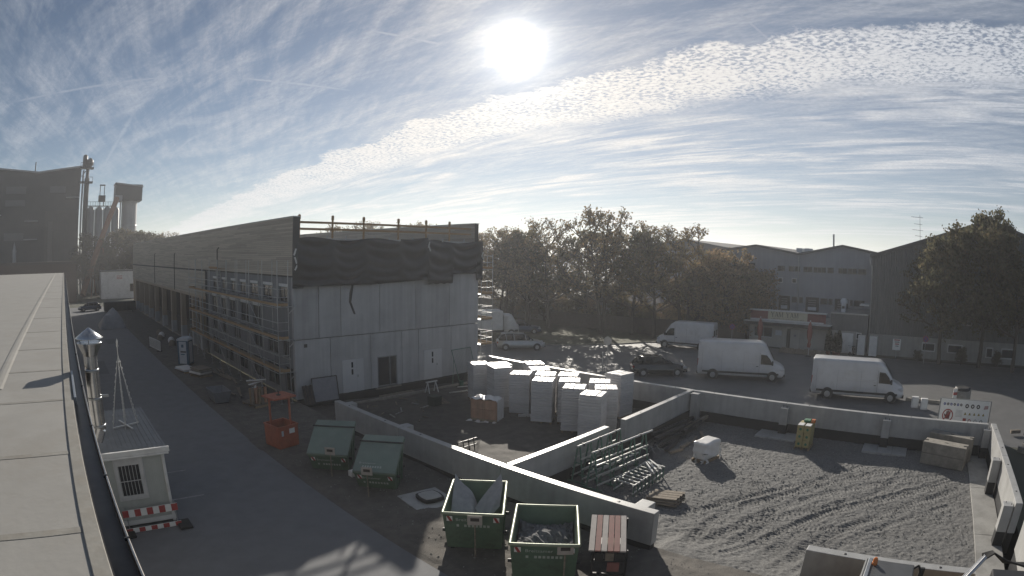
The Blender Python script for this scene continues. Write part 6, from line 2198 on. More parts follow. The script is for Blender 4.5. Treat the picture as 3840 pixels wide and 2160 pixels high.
def serif(ch, y, z, h):
    """roman capitals from thick and thin strokes; y runs to the right as it decreases"""
    m = MB()
    t, th = .115 * h, .05 * h
    def stroke(x0, z0, x1, z1, w_):
        d = Vector((x1 - x0, z1 - z0)).normalized()
        n = Vector((-d.y, d.x)) * w_ / 2
        pts = [(x0 + n.x, z0 + n.y), (x1 + n.x, z1 + n.y), (x1 - n.x, z1 - n.y), (x0 - n.x, z0 - n.y)]
        m.prism([(y - px, z + pz) for px, pz in pts], 0, 58.758, 58.74)
    def ser(x0, z0, w_):
        stroke(x0 - w_ / 2, z0, x0 + w_ / 2, z0, th)
    if ch == 'Y':
        stroke(.05 * h, h, .38 * h, .45 * h, t)
        stroke(.70 * h, h, .38 * h, .45 * h, th)
        stroke(.38 * h, .48 * h, .38 * h, 0, t)
        ser(.05 * h, h, .26 * h), ser(.70 * h, h, .24 * h), ser(.38 * h, 0, .3 * h)
        return m, .80 * h
    if ch == 'A':
        stroke(.08 * h, 0, .40 * h, h, th)
        stroke(.40 * h, h, .76 * h, 0, t)
        stroke(.2 * h, .34 * h, .62 * h, .34 * h, th)
        ser(.08 * h, 0, .24 * h), ser(.76 * h, 0, .26 * h)
        return m, .86 * h
    stroke(.10 * h, 0, .16 * h, h, th)
    stroke(.16 * h, h, .50 * h, 0, t)
    stroke(.50 * h, 0, .86 * h, h, th)
    stroke(.86 * h, h, .92 * h, 0, t)
    ser(.10 * h, 0, .22 * h), ser(.92 * h, 0, .26 * h), ser(.12 * h, h, .2 * h), ser(.9 * h, h, .2 * h)
    return m, 1.04 * h


yy = 16.95
for ch in 'YAM YAM':
    if ch == ' ':
        yy -= .30
        continue
    m, adv = serif(ch, yy, 3.28, .50)
    m.build('sign_letter', ink, sg)
    yy -= adv + .04
for i in range(22):
    y = 16.9 - i * .175
    MB().box(58.745, y - .11, 3.04, 58.757, y, 3.10 + .02 * (i % 3)).build('small_print', mat('sign_brown', (.22, .19, .13), rough=.6), sg)
MB().box(58.6, 10.5, 3.842, 59.2, 19.5, 3.97).build('coping', frame_white, ym, bevel=.02)

gh = thing('grey_hall', 'tall hall clad in dark corrugated sheet behind the thick trees', 'hall', (60, -5, 0))
def zr(y):
    return 9.95 + (5.8 - y) * .285 if y > -8 else 9.95 + 13.8 * .285 - (-8 - y) * .285
poly = [(5.8, 0), (5.8, zr(5.8)), (-8, zr(-8)), (-22, zr(-22)), (-22, 0)]
MB().prism(poly, 0, 60.2, 90).build('body', corr, gh)
MB().box(60.0, -22, 0, 60.198, 5.75, 2.1).build('base_wall', plaster, gh)
rib = MB()
y = 5.7
while y > -21.8:
    z1 = zr(y) - .12
    rib.add([(60.2, y, 2.12), (60.2, y - .16, 2.12), (60.2, y - .16, z1), (60.2, y, z1), (60.08, y - .03, 2.12), (60.08, y - .13, 2.12), (60.08, y - .13, z1), (60.08, y - .03, z1)],
            [(4, 5, 6, 7), (0, 4, 7, 3), (5, 1, 2, 6), (0, 1, 5, 4)])
    y -= .29
o = rib.build('sheet_ribs', corr, gh)
o['kind'] = 'stuff'
for y0_, y1_ in ((5.95, -8), (-8, -22)):
    m = MB().add([(59.7, y0_, zr(y0_) + .0), (59.7, y1_, zr(y1_) + .0), (90, y1_, zr(y1_)), (90, y0_, zr(y0_)), (59.7, y0_, zr(y0_) + .28), (59.7, y1_, zr(y1_) + .28), (90, y1_, zr(y1_) + .28), (90, y0_, zr(y0_) + .28)],
                 [(3, 2, 1, 0), (4, 5, 6, 7), (0, 1, 5, 4), (1, 2, 6, 5), (2, 3, 7, 6), (3, 0, 4, 7)])
    m.build('roof', roofgrey, gh)
m = MB().tube((59.9, 5.98, 9.9), (59.9, 5.9, 9.3), .06, n=8).tube((59.9, 5.9, 9.3), (59.95, 5.72, 8.9), .06, n=8).tube((59.95, 5.72, 8.9), (59.95, 5.72, .1), .06, n=8)
m.build('downpipe', galv, gh)
for (a_, b_, z0, z1) in ((-.55, -2.15, .75, 1.65), (-3.6, -5.4, .75, 1.65), (-8.3, -9.2, .55, 1.6), (-10.2, -11.9, .55, 1.6)):
    w = MB().box(59.94, b_, z0, 59.998, a_, z1).build('window', frame_white, gh)
    MB().box(59.93, b_ + .12, z0 + .12, 59.938, a_ - .12, z1 - .12).build('pane', window_g, w)
w = MB().box(59.98, -6.3, 3.6, 60.07, -4.75, 4.8).build('window', frame_white, gh)
for i in range(3):
    MB().box(59.97, -6.22 + i * .5, 3.68, 59.979, -5.80 + i * .5, 4.72).build('pane', window_g, w)
an = thing('roof_antenna', 'thin television antenna mast on the roof of the grey hall', 'antenna', (60.6, .2, 11.6))
MB().tube((60.6, .2, 11.4), (60.6, .2, 14.4), .02, n=6).build('mast', darksteel, an)
for z, l_ in ((14.2, 1.0), (13.5, .7), (12.9, .9), (12.3, .6)):
    MB().tube((60.6, .2 + l_, z), (60.6, .2 - l_ * .4, z - .08), .018, n=5).build('boom', darksteel, an)
    for k_ in range(5):
        y = .2 + l_ - k_ * l_ * .28
        MB().tube((60.3, y, z), (60.9, y, z), .01, n=4).build('element', darksteel, an)

ub_ = thing('side_annex', 'dark corrugated annex between the restaurant and the grey hall', 'annex', (59.4, 8, 0))
MB().box(59.3, 5.85, 0, 66, 10.15, 4.0).build('body', corr, ub_)
rib = MB()
y = 10.1
while y > 5.9:
    rib.box(59.22, y - .12, 2.3, 59.299, y, 3.9)
    y -= .27
o = rib.build('sheet_ribs', corr, ub_)
o['kind'] = 'stuff'
MB().box(59.1, 5.86, 4.0, 66, 10.16, 4.12).build('coping', galv, ub_)
MB().box(59.2, 7.0, 0, 59.298, 10.1, 2.28).build('entrance_wall', plaster, ub_)
dw = MB().box(59.14, 7.4, .05, 59.198, 8.7, 2.1).build('door', white_m, ub_)
MB().box(59.12, 8.5, 1.0, 59.139, 8.56, 1.15).build('handle', galv, dw)
MB().box(59.15, 6.5, 1.55, 59.299, 7.1, 2.2).build('small_window', frame_white, ub_)
MB().box(59.14, 6.58, 1.63, 59.149, 7.02, 2.12).build('pane', MATS['window_glass'], ub_)
dc = thing('roof_duct', 'white kitchen extractor duct with cowl on the annex roof', 'duct', (60.5, 8.9, 4.12))
MB().box(60.2, 8.65, 4.121, 60.7, 9.15, 5.0).build('shaft', palegrey, dc)
MB().box(60.1, 8.75, 4.5, 60.199, 9.05, 4.75).build('vent', bitumen, dc)
MB().lathe((60.45, 8.9, 5.0), [(.42, 0), (.42, .35), (.25, .5), (.25, .55)], 14).build('cowl', palegrey, dc)
MB().box(59.9, 5.9, 4.9, 61.5, 7.0, 5.05).build('side_lamp', frame_white, dc)

ug = thing('upper_building', 'grey rendered building with two shallow gables above the restaurant', 'building', (66, 15, 0))
def zg(y):
    pts = [(5.9, 10.35), (10.1, 11.05), (15.7, 9.95), (21.3, 10.85), (30, 9.6)]
    for (a, za), (b, zb) in zip(pts[:-1], pts[1:]):
        if a <= y <= b:
            return za + (zb - za) * (y - a) / (b - a)
    return 9.6
poly = [(5.9, 0), (30, 0), (30, 9.6), (21.3, 10.85), (15.7, 9.95), (10.1, 11.05), (5.9, 10.35)]
MB().prism(poly, 0, 66.2, 100).build('body', upper_wall, ug)
for a_, b_ in ((5.7, 10.1), (10.1, 15.7), (15.7, 21.3), (21.3, 30.2)):
    za, zb = zg(max(a_, 5.9)), zg(min(b_, 30))
    MB().add([(65.9, a_, za), (65.9, b_, zb), (100, b_, zb), (100, a_, za), (65.9, a_, za + .25), (65.9, b_, zb + .25), (100, b_, zb + .25), (100, a_, za + .25)],
             [(3, 2, 1, 0), (4, 5, 6, 7), (0, 1, 5, 4), (1, 2, 6, 5), (2, 3, 7, 6), (3, 0, 4, 7)]).build('roof', roofgrey, ug)
UXW = 66.12
for i, (a_, b_) in enumerate([(18.45, 17.5), (17.0, 16.3), (16.2, 15.5), (15.1, 13.95), (13.8, 12.2), (12.0, 11.2), (10.6, 9.5), (9.4, 8.25), (8.1, 7.05)]):
    w = MB().box(UXW, b_, 8.0, 66.198, a_, 8.66).build('window', frame_grey, ug)
    n_ = max(1, round((a_ - b_) / .6))
    for k_ in range(n_):
        p0_ = b_ + .05 + (a_ - b_ - .05) * k_ / n_
        MB().box(UXW - .01, p0_, 8.06, UXW - .002, p0_ + (a_ - b_ - .05) / n_ - .05, 8.6).build('pane', window_g, w)
for a_ in (18.35, 16.55):
    w = MB().box(UXW, a_ - .62, 6.65, 66.198, a_, 7.25).build('window', frame_white, ug)
    MB().box(UXW - .01, a_ - .54, 6.73, UXW - .002, a_ - .08, 7.17).build('pane', window_g, w)
for (a_, b_) in ((18.15, 16.7), (14.65, 12.95), (10.9, 9.2)):
    d = MB().box(UXW, b_, 3.2, 66.198, a_, 5.12).build('dock_door', bitumen, ug)
    for k_ in range(3):
        MB().box(UXW - .01, b_ + .35, 4.2 + k_ * .26, UXW - .002, a_ - .35, 4.3 + k_ * .26).build('door_slat', frame_grey, d)
    MB().box(UXW - .01, b_ + .3, 3.6, UXW - .002, a_ - .3, 4.0).build('door_slat', palegrey, d)
for (a_, b_) in ((16.5, 15.75), (15.55, 15.0), (12.8, 11.85), (11.75, 11.2), (9.0, 8.6), (8.5, 7.1)):
    w = MB().box(UXW, b_, 4.35, 66.198, a_, 5.1).build('window', frame_grey, ug)
    MB().box(UXW - .01, b_ + .06, 4.42, UXW - .002, a_ - .06, 5.04).build('pane', window_g, w)
for (a_, b_) in ((24.4, 23.2), (22.6, 21.4)):
    w = MB().box(UXW, b_, 8.2, 66.198, a_, 8.9).build('window', frame_grey, ug)
    MB().box(UXW - .01, b_ + .06, 8.27, UXW - .002, a_ - .06, 8.83).build('pane', window_g, w)
MB().tube((66.1, 15.7, 9.8), (66.1, 15.7, 3.6), .06, n=8).build('downpipe', galv, ug)
for y in (17.0, 15.9):
    MB().box(70, y - .8, zg(15.9) + .3, 72, y, zg(15.9) + .9).build('skylight', palegrey, ug, bevel=.05)
MB().tube((80, 13.6, 10), (80, 13.6, 13.2), .14, n=10).build('chimney', galv, ug)
hb = thing('long_hall', 'low hall roof rising behind the bronze tree', 'hall', (84, 34, 0))
MB().box(84, 28, 0, 120, 52, 10.4).build('body', upper_wall, hb)
MB().prism([(27.5, 10.4), (52.5, 10.4), (40, 12.4)], 0, 83.6, 120).build('roof', roofgrey, hb)
hs = thing('grey_house', 'low grey house with pitched roof behind the dark fence', 'house', (66, 41, 0))
MB().box(63, 36.5, 0, 71, 46.5, 2.9).build('wall', upper_wall, hs)
MB().prism([(36.0, 3.1), (47.0, 3.1), (41.5, 5.2)], 0, 62.6, 71.4).build('roof', mat('slate_roof', (.12, .12, .135), (.09, .09, .1), rough=.95, spec=.1), hs)
w = MB().box(62.95, 42.5, 1.2, 62.995, 44, 2.3).build('window', frame_white, hs)
MB().box(62.94, 42.6, 1.3, 62.949, 43.9, 2.2).build('pane', window_g, w)
h2 = thing('beige_annex', 'long plain grey shed behind the fence beside the lorry', 'shed', (62, 56, 0))
MB().box(61, 49, 0, 66, 70, 2.4).build('wall', mat('shed_wall', (.22, .22, .20), (.17, .17, .155), rough=.85), h2)
MB().box(60.7, 48.7, 2.4, 66.3, 70.3, 2.55).build('roof', roofgrey, h2)

# dark board fence under the trees: every board its own piece
fn = thing('board_fence', 'tall dark board fence running under the trees', 'fence', (58.4, 34, 0))
bme = MB().box(-.02, -.125, 0, .02, .125, 2.1).mesh('fence_board', fence_m)
y = 47.6
i = 0
while y > 20.0:
    part('fence_board', bme, fn, (0, y - 34, .05 + random.uniform(-.015, .015)), 0, (1, 1, .82 + (47.6 - y) * .008))
    y -= .26
    i += 1
for z in (.6, 1.5):
    MB().box(58.425, 20, z, 58.5, 47.6, z + .1).build('fence_rail', fence_m, fn)
# terrace: parasols, thuja pots, low planters, cabinets, scooter
for (x, y, lab) in ((55.0, 11.55, 'closed red parasol beside the potted thujas'), (55.2, 17.05, 'closed red parasol beside the restaurant window')):
    p = thing('closed_parasol', lab, 'parasol', (x, y, 0))
    MB().tube((x, y, 0), (x, y, 3.5), .03, n=8).build('pole', frame_white, p)
    MB().lathe((x, y, .9), [(.16, 0), (.22, .25), (.14, .55), (.26, 1.0), (.30, 1.5), (.20, 2.1), (.05, 2.5)], 10).build('canopy', parasol_m, p)
    MB().lathe((x, y, 3.4), [(.05, 0), (.07, .08), (.02, .14)], 8).build('finial', frame_white, p)
    MB().lathe((x, y, 0), [(.32, 0), (.32, .06), (.06, .1)], 14).build('base', darksteel, p)


def leaf_blob(n_, fn_, size, seed):
    r_ = random.Random(seed)
    m = MB()
    for _ in range(n_):
        c = Vector(fn_(r_))
        d = Vector((r_.gauss(0, 1), r_.gauss(0, 1), r_.gauss(0, 1))).normalized()
        e = d.cross(Vector((r_.gauss(0, 1), r_.gauss(0, 1), r_.gauss(0, 1)))).normalized()
        s = size * r_.uniform(.6, 1.3)
        m.v += [tuple(c - d * s), tuple(c + e * s * .6), tuple(c + d * s), tuple(c - e * s * .6)]
        k = len(m.v) - 4
        m.f.append((k, k + 1, k + 2, k + 3))
        m.s.append(False)
    return m


def fast_mesh(m, name, mt):
    me = bpy.data.meshes.new(name)
    me.from_pydata(m.v, [], m.f)
    me.materials.append(mt)
    return me


for i, (x, y, h_, r0_) in enumerate(((57.4, 9.85, 2.35, .42), (57.7, 9.2, 1.9, .3), (57.5, 8.75, 2.2, .40))):
    t = thing('potted_thuja', ('broad', 'slim', 'tall')[i] + ' dark thuja in a pot before the annex door', 'potted shrub', (x, y, 0))
    def fn2(r_, h_=h_, r0_=r0_):
        z = r_.random() ** .8 * h_
        rr_ = r0_ * math.sin(min(1, (1 - z / h_) * 1.5 + .12) * math.pi / 2) * r_.random() ** .35
        a_ = r_.uniform(0, 6.283)
        return (rr_ * math.cos(a_), rr_ * math.sin(a_), .3 + z)
    me = fast_mesh(leaf_blob(2600, fn2, .07, i), 'foliage', thuja_m)
    part('foliage', me, t)
    MB().lathe((x, y, 0), [(.2, 0), (.26, .32), (.28, .36), (.2, .34)], 14).build('pot', mat('terracotta', (.22, .09, .06), rough=.8), t)
lw = thing('terrace_fence', 'low wicker fence in front of the restaurant terrace', 'fence', (55.8, 12.5, 0))
for i in range(22):
    y = 9.9 + i * .23
    MB().box(55.75, y, 0, 55.8, y + .2, .55 + .05 * math.sin(i * 1.7)).build('wicker_panel', oldwood, lw)
for (y, lab, w_) in ((6.35, 'white tall metal cabinet nearer the annex window', .82), (5.0, 'white tall metal cabinet nearer the grey hall corner', .9)):
    c = thing('metal_cabinet', lab, 'cabinet', (58.7, y, 0))
    MB().box(58.4, y - w_ / 2, .06, 59.0, y + w_ / 2, 2.05).build('case', white_m, c, bevel=.02)
    MB().box(58.385, y - w_ / 2 + .04, .12, 58.399, y + w_ / 2 - .04, 2.0).build('door', frame_white, c)
sc_ = thing('motor_scooter', 'small dark motor scooter parked beside the white cabinets', 'scooter', (57.9, 7.3, 0), rad(170))
def TS(m):
    m.v = [tuple(XF[sc_.name] @ Vector(p)) for p in m.v]
    return m
for x in (-.6, .6):
    TS(MB().tube((x, -.06, .24), (x, .06, .24), .24, n=16)).build('wheel', rubber, sc_)
TS(loft([(-.8, .1, .16, .1, .4, .55, .7, .05), (-.3, .16, .2, .12, .3, .5, .8, .06), (.05, .16, .18, .12, .25, .3, .36, .02), (.35, .16, .18, .1, .25, .3, .4, .02)])).build('body', darkcar, sc_)
TS(MB().bar((.35, 0, .3), (.5, 0, 1.0), .28, .08)).build('leg_shield', frame_white, sc_)
TS(MB().box(-.7, -.14, .8, -.05, .14, .9)).build('seat', plastic_blk, sc_, bevel=.03)
TS(MB().tube((.48, -.32, 1.05), (.48, .32, 1.05), .02, n=6)).build('handlebar', darksteel, sc_)
TS(MB().lathe((.58, 0, .85), [(.09, 0), (.09, .12)], 10)).build('headlight', lamp_clear, sc_)
ns = thing('notice_sign', 'white notice board on a post before the grey hall', 'sign', (58.6, 2.35, 0))
MB().tube((58.6, 2.35, 0), (58.6, 2.35, 1.5), .04, n=8).build('post', galv, ns)
b_ = MB().box(58.54, 1.9, .85, 58.56, 2.8, 1.95).build('board', signwhite, ns)
for i in range(4):
    MB().box(58.53, 2.02 + .03 * i, 1.8 - i * .2, 58.539, 2.66 - .06 * i, 1.9 - i * .2).build('printed_bar', (signred, frame_grey, signred, frame_grey)[i], b_)

# ================================================================== TREES
def make_tree(seed, h, cr, base, leaves, lsize, lmat, stems=1, dens=1.0):
    r_ = random.Random(seed)
    wood = MB()
    tips = []
    def grow(p, d, ln, r, lvl):
        n_ = 3 if lvl < 2 else 2
        q = p
        for k in range(n_):
            d = (d + Vector((r_.gauss(0, .13), r_.gauss(0, .13), r_.gauss(0, .06) + (.05 if lvl else 0)))).normalized()
            e = q + d * ln / n_
            wood.tube(q, e, r * (1 - .28 * k / n_), r * (1 - .28 * (k + 1) / n_), 7 if lvl < 2 else 4, caps=False)
            q = e
            if lvl >= 1:
                tips.append((q, ln * .4))
            if lvl < 3 and k > 0 and lvl > 0:
                for _ in range(2):
                    sd = (d + Vector((r_.gauss(0, .75), r_.gauss(0, .75), r_.gauss(.1, .45)))).normalized()
                    grow(q, sd, ln * r_.uniform(.45, .65), r * .5, lvl + 1)
        if lvl < 3:
            for _ in range(3 if lvl else 2):
                sd = (d + Vector((r_.gauss(0, .55), r_.gauss(0, .55), r_.gauss(.15, .3)))).normalized()
                grow(q, sd, ln * r_.uniform(.5, .75), r * .62, lvl + 1)
    tr = .16 + h * .008
    for s in range(stems):
        a_ = 6.283 * s / max(1, stems)
        p0_ = Vector((.25 * math.cos(a_), .25 * math.sin(a_), 0)) if stems > 1 else Vector((0, 0, 0))
        d0 = Vector((.12 * math.cos(a_), .12 * math.sin(a_), 1)).normalized() if stems > 1 else Vector((0, 0, 1))
        n_ = 6
        q = p0_
        d = d0
        top = h * .80
        for k in range(n_):
            d = (d + Vector((r_.gauss(0, .04), r_.gauss(0, .04), .05))).normalized()
            e = q + d * top / n_
            wood.tube(q, e, tr * (1 - .85 * k / n_), tr * (1 - .85 * (k + 1) / n_), 9, caps=False)
            q = e
            if q.z > base:
                f = (q.z - base) / max(.1, h - base)
                for _ in range(5 if stems == 1 else 3):
                    a2 = r_.uniform(0, 6.283)
                    sd = Vector((math.cos(a2), math.sin(a2), .35 + f * .8)).normalized()
                    grow(q, sd, cr * (1.0 - .42 * f) * r_.uniform(.55, .85), tr * .42 * (1 - .5 * f), 1)
    m = MB()
    lv = []
    for q, sp in tips:
        k = max(1, int(leaves / len(tips) * r_.uniform(.3, 1.8)))
        for _ in range(k):
            lv.append(q + Vector((r_.gauss(0, 1), r_.gauss(0, 1), r_.gauss(0, .8))) * (.15 + sp * .17))
    lv = np.array([tuple(p) for p in lv])
    n_ = len(lv)
    rg = np.random.default_rng(seed)
    d = rg.normal(size=(n_, 3))
    d /= np.linalg.norm(d, axis=1)[:, None]
    e = np.cross(d, rg.normal(size=(n_, 3)))
    e /= np.linalg.norm(e, axis=1)[:, None]
    s = (lsize * rg.uniform(.6, 1.35, n_))[:, None]
    V = np.stack([lv - d * s, lv + e * s * .62, lv + d * s, lv - e * s * .62], 1).reshape(-1, 3)
    # clip to the target height
    me = bpy.data.meshes.new('crown')
    me.from_pydata(V.tolist(), [], np.arange(n_ * 4).reshape(-1, 4).tolist())
    me.materials.append(lmat)
    zmax = V[:, 2].max()
    wm = wood.mesh('trunk', bark)
    return wm, me, zmax


TREES = {}
TREES['a'] = make_tree(3, 13.0, 4.2, 2.4, 4200, .17, leaf_a)
TREES['b'] = make_tree(5, 14.0, 3.8, 2.6, 3800, .17, leaf_a, 2)
TREES['c'] = make_tree(9, 12.0, 4.4, 2.2, 5000, .17, leaf_c)
TREES['g'] = make_tree(12, 9.5, 4.0, 1.2, 13000, .15, leaf_b, 2)
TREES['d'] = make_tree(21, 13.5, 4.6, 2.6, 12500, .17, leaf_c)
TREES['s'] = make_tree(31, 6.0, 2.4, .5, 8000, .12, leaf_c, 2)


def tree(name, label, key, x, y, h, rz, wide=1.0, group=None, z=0):
    wm, cm, zmax = TREES[key]
    k = h / zmax
    t = thing(name, label, 'tree', (x, y, z), rz, group)
    part('trunk', wm, t, (0, 0, 0), 0, (k * wide, k * wide, k))
    part('crown', cm, t, (0, 0, 0), 0, (k * wide, k * wide, k))
    return t


LAB = 'thinning brown maple among the row of trees behind the fence'
GRP = 'row of maples behind the fence'
for i, (k, x, y, h, wd) in enumerate([('b', 54.6, 58.0, 12.6, 1.0), ('c', 57.6, 50.6, 12.6, 1.05), ('a', 58.6, 55.4, 13.2, 1.05), ('a', 54.4, 52.5, 13.2, 1.0), ('c', 55.6, 48.4, 12.0, 1.05), ('a', 55.2, 44.8, 14.2, 1.0), ('c', 58.8, 41.6, 12.6, 1.1),
                                     ('b', 55.4, 36.8, 15.2, 1.0), ('a', 57.0, 33.6, 13.6, 1.0), ('c', 56.4, 30.2, 12.4, 1.0)]):
    tree('maple_tree', LAB, k, x, y, h, i * 1.37, wd, GRP)
tree('maple_tree', 'double stemmed maple with bare upper twigs beside the bronze tree', 'b', 58.5, 27.6, 13.2, 2.2, 1.0)
tree('maple_tree', 'broad bronze leaved tree beside the restaurant sign', 'g', 60.5, 23.4, 10.6, .4, 1.15)
tree('maple_tree', 'lower bronze bushy tree pressed against the upper building', 'g', 62.6, 20.9, 8.8, 2.0, .95)
tree('maple_tree', 'bronze shrubby tree between the maples and the fence', 'g', 61.3, 27.0, 9.2, 4.0, 1.0)
for i, (k, x, y, h, wd, lab) in enumerate([('d', 57.2, -2.6, 13.6, 1.05, 'dense dark tree closest to the antenna on the grey hall'), ('d', 56.8, -7.2, 15.6, 1.0, 'tallest dark tree in front of the grey hall'),
                                          ('d', 55.6, -11.0, 13.4, 1.1, 'dark tree past the window of the grey hall'), ('d', 60.5, -15.5, 14.5, 1.1, 'outermost dark tree at the end of the grey hall')]):
    tree('dark_tree', lab, k, x, y, h, i * 2.1 + .5, wd)
for i, (x, y, h) in enumerate([(58, -5.2, 1.8), (57.8, -.2, 1.2), (58.6, -9.6, 1.6)]):
    tree('shrub', 'low dark shrub at the foot of the grey hall', 's', x, y, h, i * 1.9, 1.2, 'shrubs at the foot of the grey hall')
rnd = random.Random(5)
for i in range(11):
    y = 56 - i * 2.9 + rnd.uniform(-.6, .6)
    tree('hedge_bush', 'tall loose bush filling the strip behind the dark fence', 'sg'[i % 2], 60.4 + rnd.uniform(-.5, 1.2), y, rnd.uniform(3.6, 5.4), i * 1.3, 1.25 if i % 2 == 0 else .9, 'bushes behind the dark fence')
# trees behind the shell
for i, (x, y, h) in enumerate([(63.0, 99, 16.4), (69, 93, 15.8), (67.6, 86, 15.6), (60, 104, 15.8), (72, 82, 15.2)]):
    tree('background_tree', 'tree top showing above the roof rail of the shell', 'ab'[i % 2], x, y, h, i * 1.1, 1.1, 'trees behind the shell')
for i, (k, x, y, h, wd) in enumerate([('c', 27.5, 147, 15.2, 1.0), ('a', 31.5, 150, 15.8, 1.0), ('c', 14, 146, 16.4, 1.2), ('c', 19, 144, 16.0, 1.2), ('c', 9, 148, 15.5, 1.2), ('c', 23.5, 146, 15.6, 1.1), ('c', 3, 140, 10.5, 1.3), ('c', -6, 138, 8.5, 1.3), ('c', -14, 136, 8.5, 1.3), ('c', 12.5, 139, 11, 1.2)]):
    tree('background_tree', 'dark tree behind the far end of the shell below the silos', k, x, y, h, i * 1.7, wd, 'trees below the silos')

# ================================================================== CONCRETE PLANT AT THE FAR END OF THE ROAD
pf = thing('plant_tower', 'huge black sheet metal plant building with notched roofline', 'factory', (-9, 152, 0))
poly = [(-24, 0), (4.1, 0), (4.1, 32.2), (-8.7, 30.6), (-24, 31.8)]
MB().prism(poly, 1, 152, 182).build('body', factory_dark, pf)
for a_, b_ in (((-24.2, 31.8), (-8.7, 30.6)), ((-8.7, 30.6), (4.3, 32.2))):
    MB().bar((a_[0], 151.8, a_[1] + .1), (b_[0], 151.8, b_[1] + .1), .5, .4).build('roof_edge', silo_m, pf)
PX = lambda px: px
def plate(x0, x1, z0, z1, m, nm, par=pf, y=151.9):
    return MB().box(x0, y, z0, x1, 151.998, z1).build(nm, m, par)
for (x0, x1, z0, z1) in ((-18.6, -12.3, 25.4, 27.2), (-5.0, -.2, 25.6, 27.2), (-18.6, -12.4, 22.3, 23.8), (-18.6, -12.5, 13.8, 15.7)):
    w = plate(x0, x1, z0, z1, mat('dull_window', (.085, .09, .095), (.06, .065, .07), rough=.4), 'window')
for (x0, x1, z) in ((-12.3, -8.1, 18.4), (-12.4, -8.2, 13.9), (.0, 4.0, 24.2), (-24, -19.6, 20.0)):
    g_ = MB().box(x0, 150.9, z, x1, 151.99, z + .25).build('gangway', silo_m, pf)
    for k_ in range(4):
        MB().tube((x0 + (x1 - x0) * k_ / 3, 150.95, z + .25), (x0 + (x1 - x0) * k_ / 3, 150.95, z + 1.2), .04, n=5).build('railing', darksteel, g_)
MB().box(-6.0, 150.6, 0, 3.9, 151.9, 21.0).build('lower_block', factory_conc, pf)
MB().box(-5.0, 150.2, 0, -3.6, 150.59, 18.3).build('pilaster', mat('plant_pale', (.14, .13, .115), (.1, .095, .085), rough=.85), pf)
MB().tube((-10, 152.3, 31), (-10, 152.3, 33.4), .16, n=8).build('roof_vent', darksteel, pf)
ch = thing('plant_stack', 'tall dark pipe tower with platforms beside the black plant', 'chimney', (5.6, 150, 0))
MB().tube((5.9, 150, 0), (5.9, 150, 29), .75, n=18).build('pipe', factory_conc, ch)
MB().tube((4.7, 150, 0), (4.7, 150, 31), .28, n=10).build('side_pipe', silo_m, ch)
for z in (27.8, 31.4):
    MB().box(3.6, 148.8, z, 7.6, 151.2, z + .3).build('platform', darksteel, ch)
    for x in (3.7, 5.6, 7.5):
        MB().tube((x, 148.9, z + .3), (x, 148.9, z + 1.4), .06, n=5).build('railing', darksteel, ch)
    MB().tube((3.7, 148.9, z + 1.4), (7.5, 148.9, z + 1.4), .06, n=5).build('railing', darksteel, ch)
MB().tube((5.9, 150, 29), (5.9, 150, 32.5), .5, n=12).build('riser', darksteel, ch)
MB().lathe((6.4, 150, 31.7), [(.3, 0), (1.0, .7), (1.0, 1.8), (.4, 2.4)], 12).build('fan_housing', darksteel, ch)
MB().lathe((4.9, 150, 31.7), [(.7, 0), (.7, 3.0), (.3, 3.3)], 12).build('filter_drum', darksteel, ch)
MB().bar((4.2, 150, 29.5), (5.9, 150, 31.4), .2).build('brace', darksteel, ch)
for i, x in enumerate((7.9, 10.45, 13.0, 15.5)):
    s = thing('storage_silo', 'pale cylindrical silo in the row under the catwalk', 'silo', (x, 157, 0), 0, 'row of pale silos')
    MB().lathe((x, 157, 0), [(1.18, 0), (1.18, 21.6), (.7, 22.3), (.1, 22.5)], 20).build('shell', silo_m, s)
    MB().tube((x + 1.27, 156.0, 8), (x + 1.27, 156.0, 22.2), .09, n=6).build('fill_pipe', frame_white, s)
cw = thing('catwalk', 'steel catwalk with small hoist tower over the silos', 'catwalk', (11, 157, 22.5))
MB().box(6.8, 156.4, 22.52, 15.6, 157.6, 22.7).build('deck', darksteel, cw)
for k_ in range(12):
    x = 6.9 + k_ * .78
    MB().tube((x, 156.45, 22.7), (x, 156.45, 23.7), .05, n=5).build('railing_post', darksteel, cw)
MB().tube((6.9, 156.45, 23.7), (15.5, 156.45, 23.7), .05, n=5).build('handrail', darksteel, cw)
for x in (10.5, 11.8):
    MB().tube((x, 157, 22.7), (x, 157, 28.2), .12, n=6).build('hoist_leg', darksteel, cw)
MB().box(10.3, 156.7, 28.0, 12.0, 157.3, 28.3).build('hoist_beam', darksteel, cw)
MB().box(10.1, 156.4, 23.8, 12.2, 157.6, 25.4).build('hoist_cabin', factory_conc, cw)
bs_ = thing('cement_silo', 'wide pale silo topped by a black box with bright edge', 'silo', (19.5, 156, 0))
MB().lathe((19.6, 156, 0), [(2.35, 0), (2.35, 23.8)], 28).build('shell', silo_m, bs_)
for z in (10.5, 17.2):
    MB().lathe((19.6, 156, z), [(2.35, 0), (2.42, .05), (2.42, .25), (2.35, .3)], 28).build('band', galv, bs_)
MB().box(14.9, 152.8, 23.8, 22.9, 159, 27.8).build('head_box', factory_dark, bs_)
MB().add([(14.7, 152.6, 28.2), (23.1, 152.6, 27.4), (23.1, 159.2, 27.4), (14.7, 159.2, 28.2), (14.7, 152.6, 28.45), (23.1, 152.6, 27.65), (23.1, 159.2, 27.65), (14.7, 159.2, 28.45)],
         [(3, 2, 1, 0), (4, 5, 6, 7), (0, 1, 5, 4), (1, 2, 6, 5), (2, 3, 7, 6), (3, 0, 4, 7)]).build('box_roof', silo_m, bs_)
MB().box(14.9, 152.81, 27.8, 22.9, 158.9, 28.0).build('box_top', factory_dark, bs_)
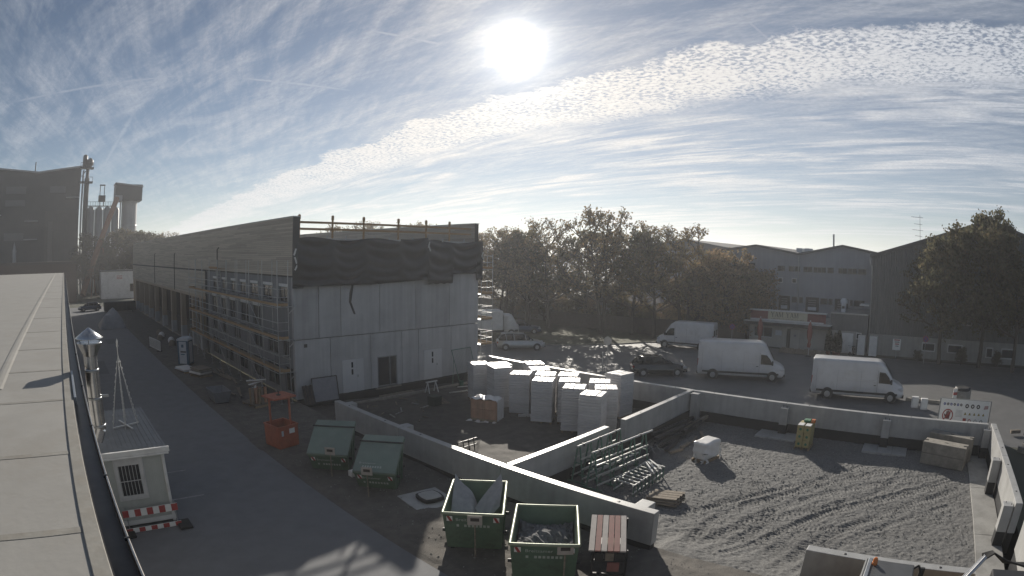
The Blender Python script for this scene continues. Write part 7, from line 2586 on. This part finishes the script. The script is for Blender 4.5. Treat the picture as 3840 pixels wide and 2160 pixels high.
MB().tube((16.6, 153.2, 8), (16.6, 153.2, 23.7), .22, n=8).build('fill_pipe', frame_white, bs_)
cv = thing('conveyor', 'long rusty brown conveyor tube climbing to the cement silo', 'conveyor', (8, 142, 0))
MB().tube((4.9, 138, .6), (15.3, 151.5, 24.2), .75, n=12).build('tube', rust, cv)
MB().box(14.8, 151, 23.3, 16.8, 152.4, 24.9).build('head', silo_m, cv)
for f in (.3, .6):
    p = Vector((4.9, 138, .6)).lerp(Vector((15.3, 151.5, 24.2)), f)
    MB().bar((p.x - .5, p.y, 0), (p.x, p.y, p.z - .4), .25).build('support_leg', rust, cv)
    MB().bar((p.x + .9, p.y, 0), (p.x, p.y, p.z - .4), .25).build('support_leg', rust, cv)
pk = thing('small_spire', 'slim pale tapering post in front of the black plant', 'post', (-14.6, 146, 0))
MB().tube((-14.6, 146, 0), (-14.6, 146, 11.0), .55, n=8).build('shaft', silo_m, pk)
MB().lathe((-14.6, 146, 11.0), [(.62, 0), (.3, 1.1), (.03, 2.4)], 8).build('tip', silo_m, pk)
lb = thing('site_office', 'low dark brick building at the end of the road', 'building', (-6, 128, 0))
MB().box(-22, 124, 0, 3.0, 131, 8.0).build('wall', mat('dark_brick', (.09, .055, .045), (.06, .045, .035), rough=.9), lb)
MB().box(-22.3, 123.7, 8.0, 3.3, 131.3, 8.5).build('roof', fence_m, lb)
car('dark blue car at the far end of the road by the roll off container', (5.0, 103, 0), rad(190), bluecar, 4.6, 1.8, 1.5)

# ================================================================== HAZE ADDED TO LIFT DARK TONES LIKE LENS GLARE
hz = MB().box(-1010, -1010, -2.2, 1010, 1010, 38).build('haze', bpy.data.materials.new('added_haze'))
hz['kind'] = 'stuff'
hm = hz.data.materials[0]
hm.use_nodes = True
hm.node_tree.nodes.clear()
_pv = hm.node_tree.nodes.new('ShaderNodeVolumePrincipled')
_pv.inputs['Color'].default_value = (0.93, 0.95, 1.0, 1)
_pv.inputs['Density'].default_value = 0.0008
_pv.inputs['Anisotropy'].default_value = 0.40
_ho = hm.node_tree.nodes.new('ShaderNodeOutputMaterial')
hm.node_tree.links.new(_pv.outputs[0], _ho.inputs['Volume'])
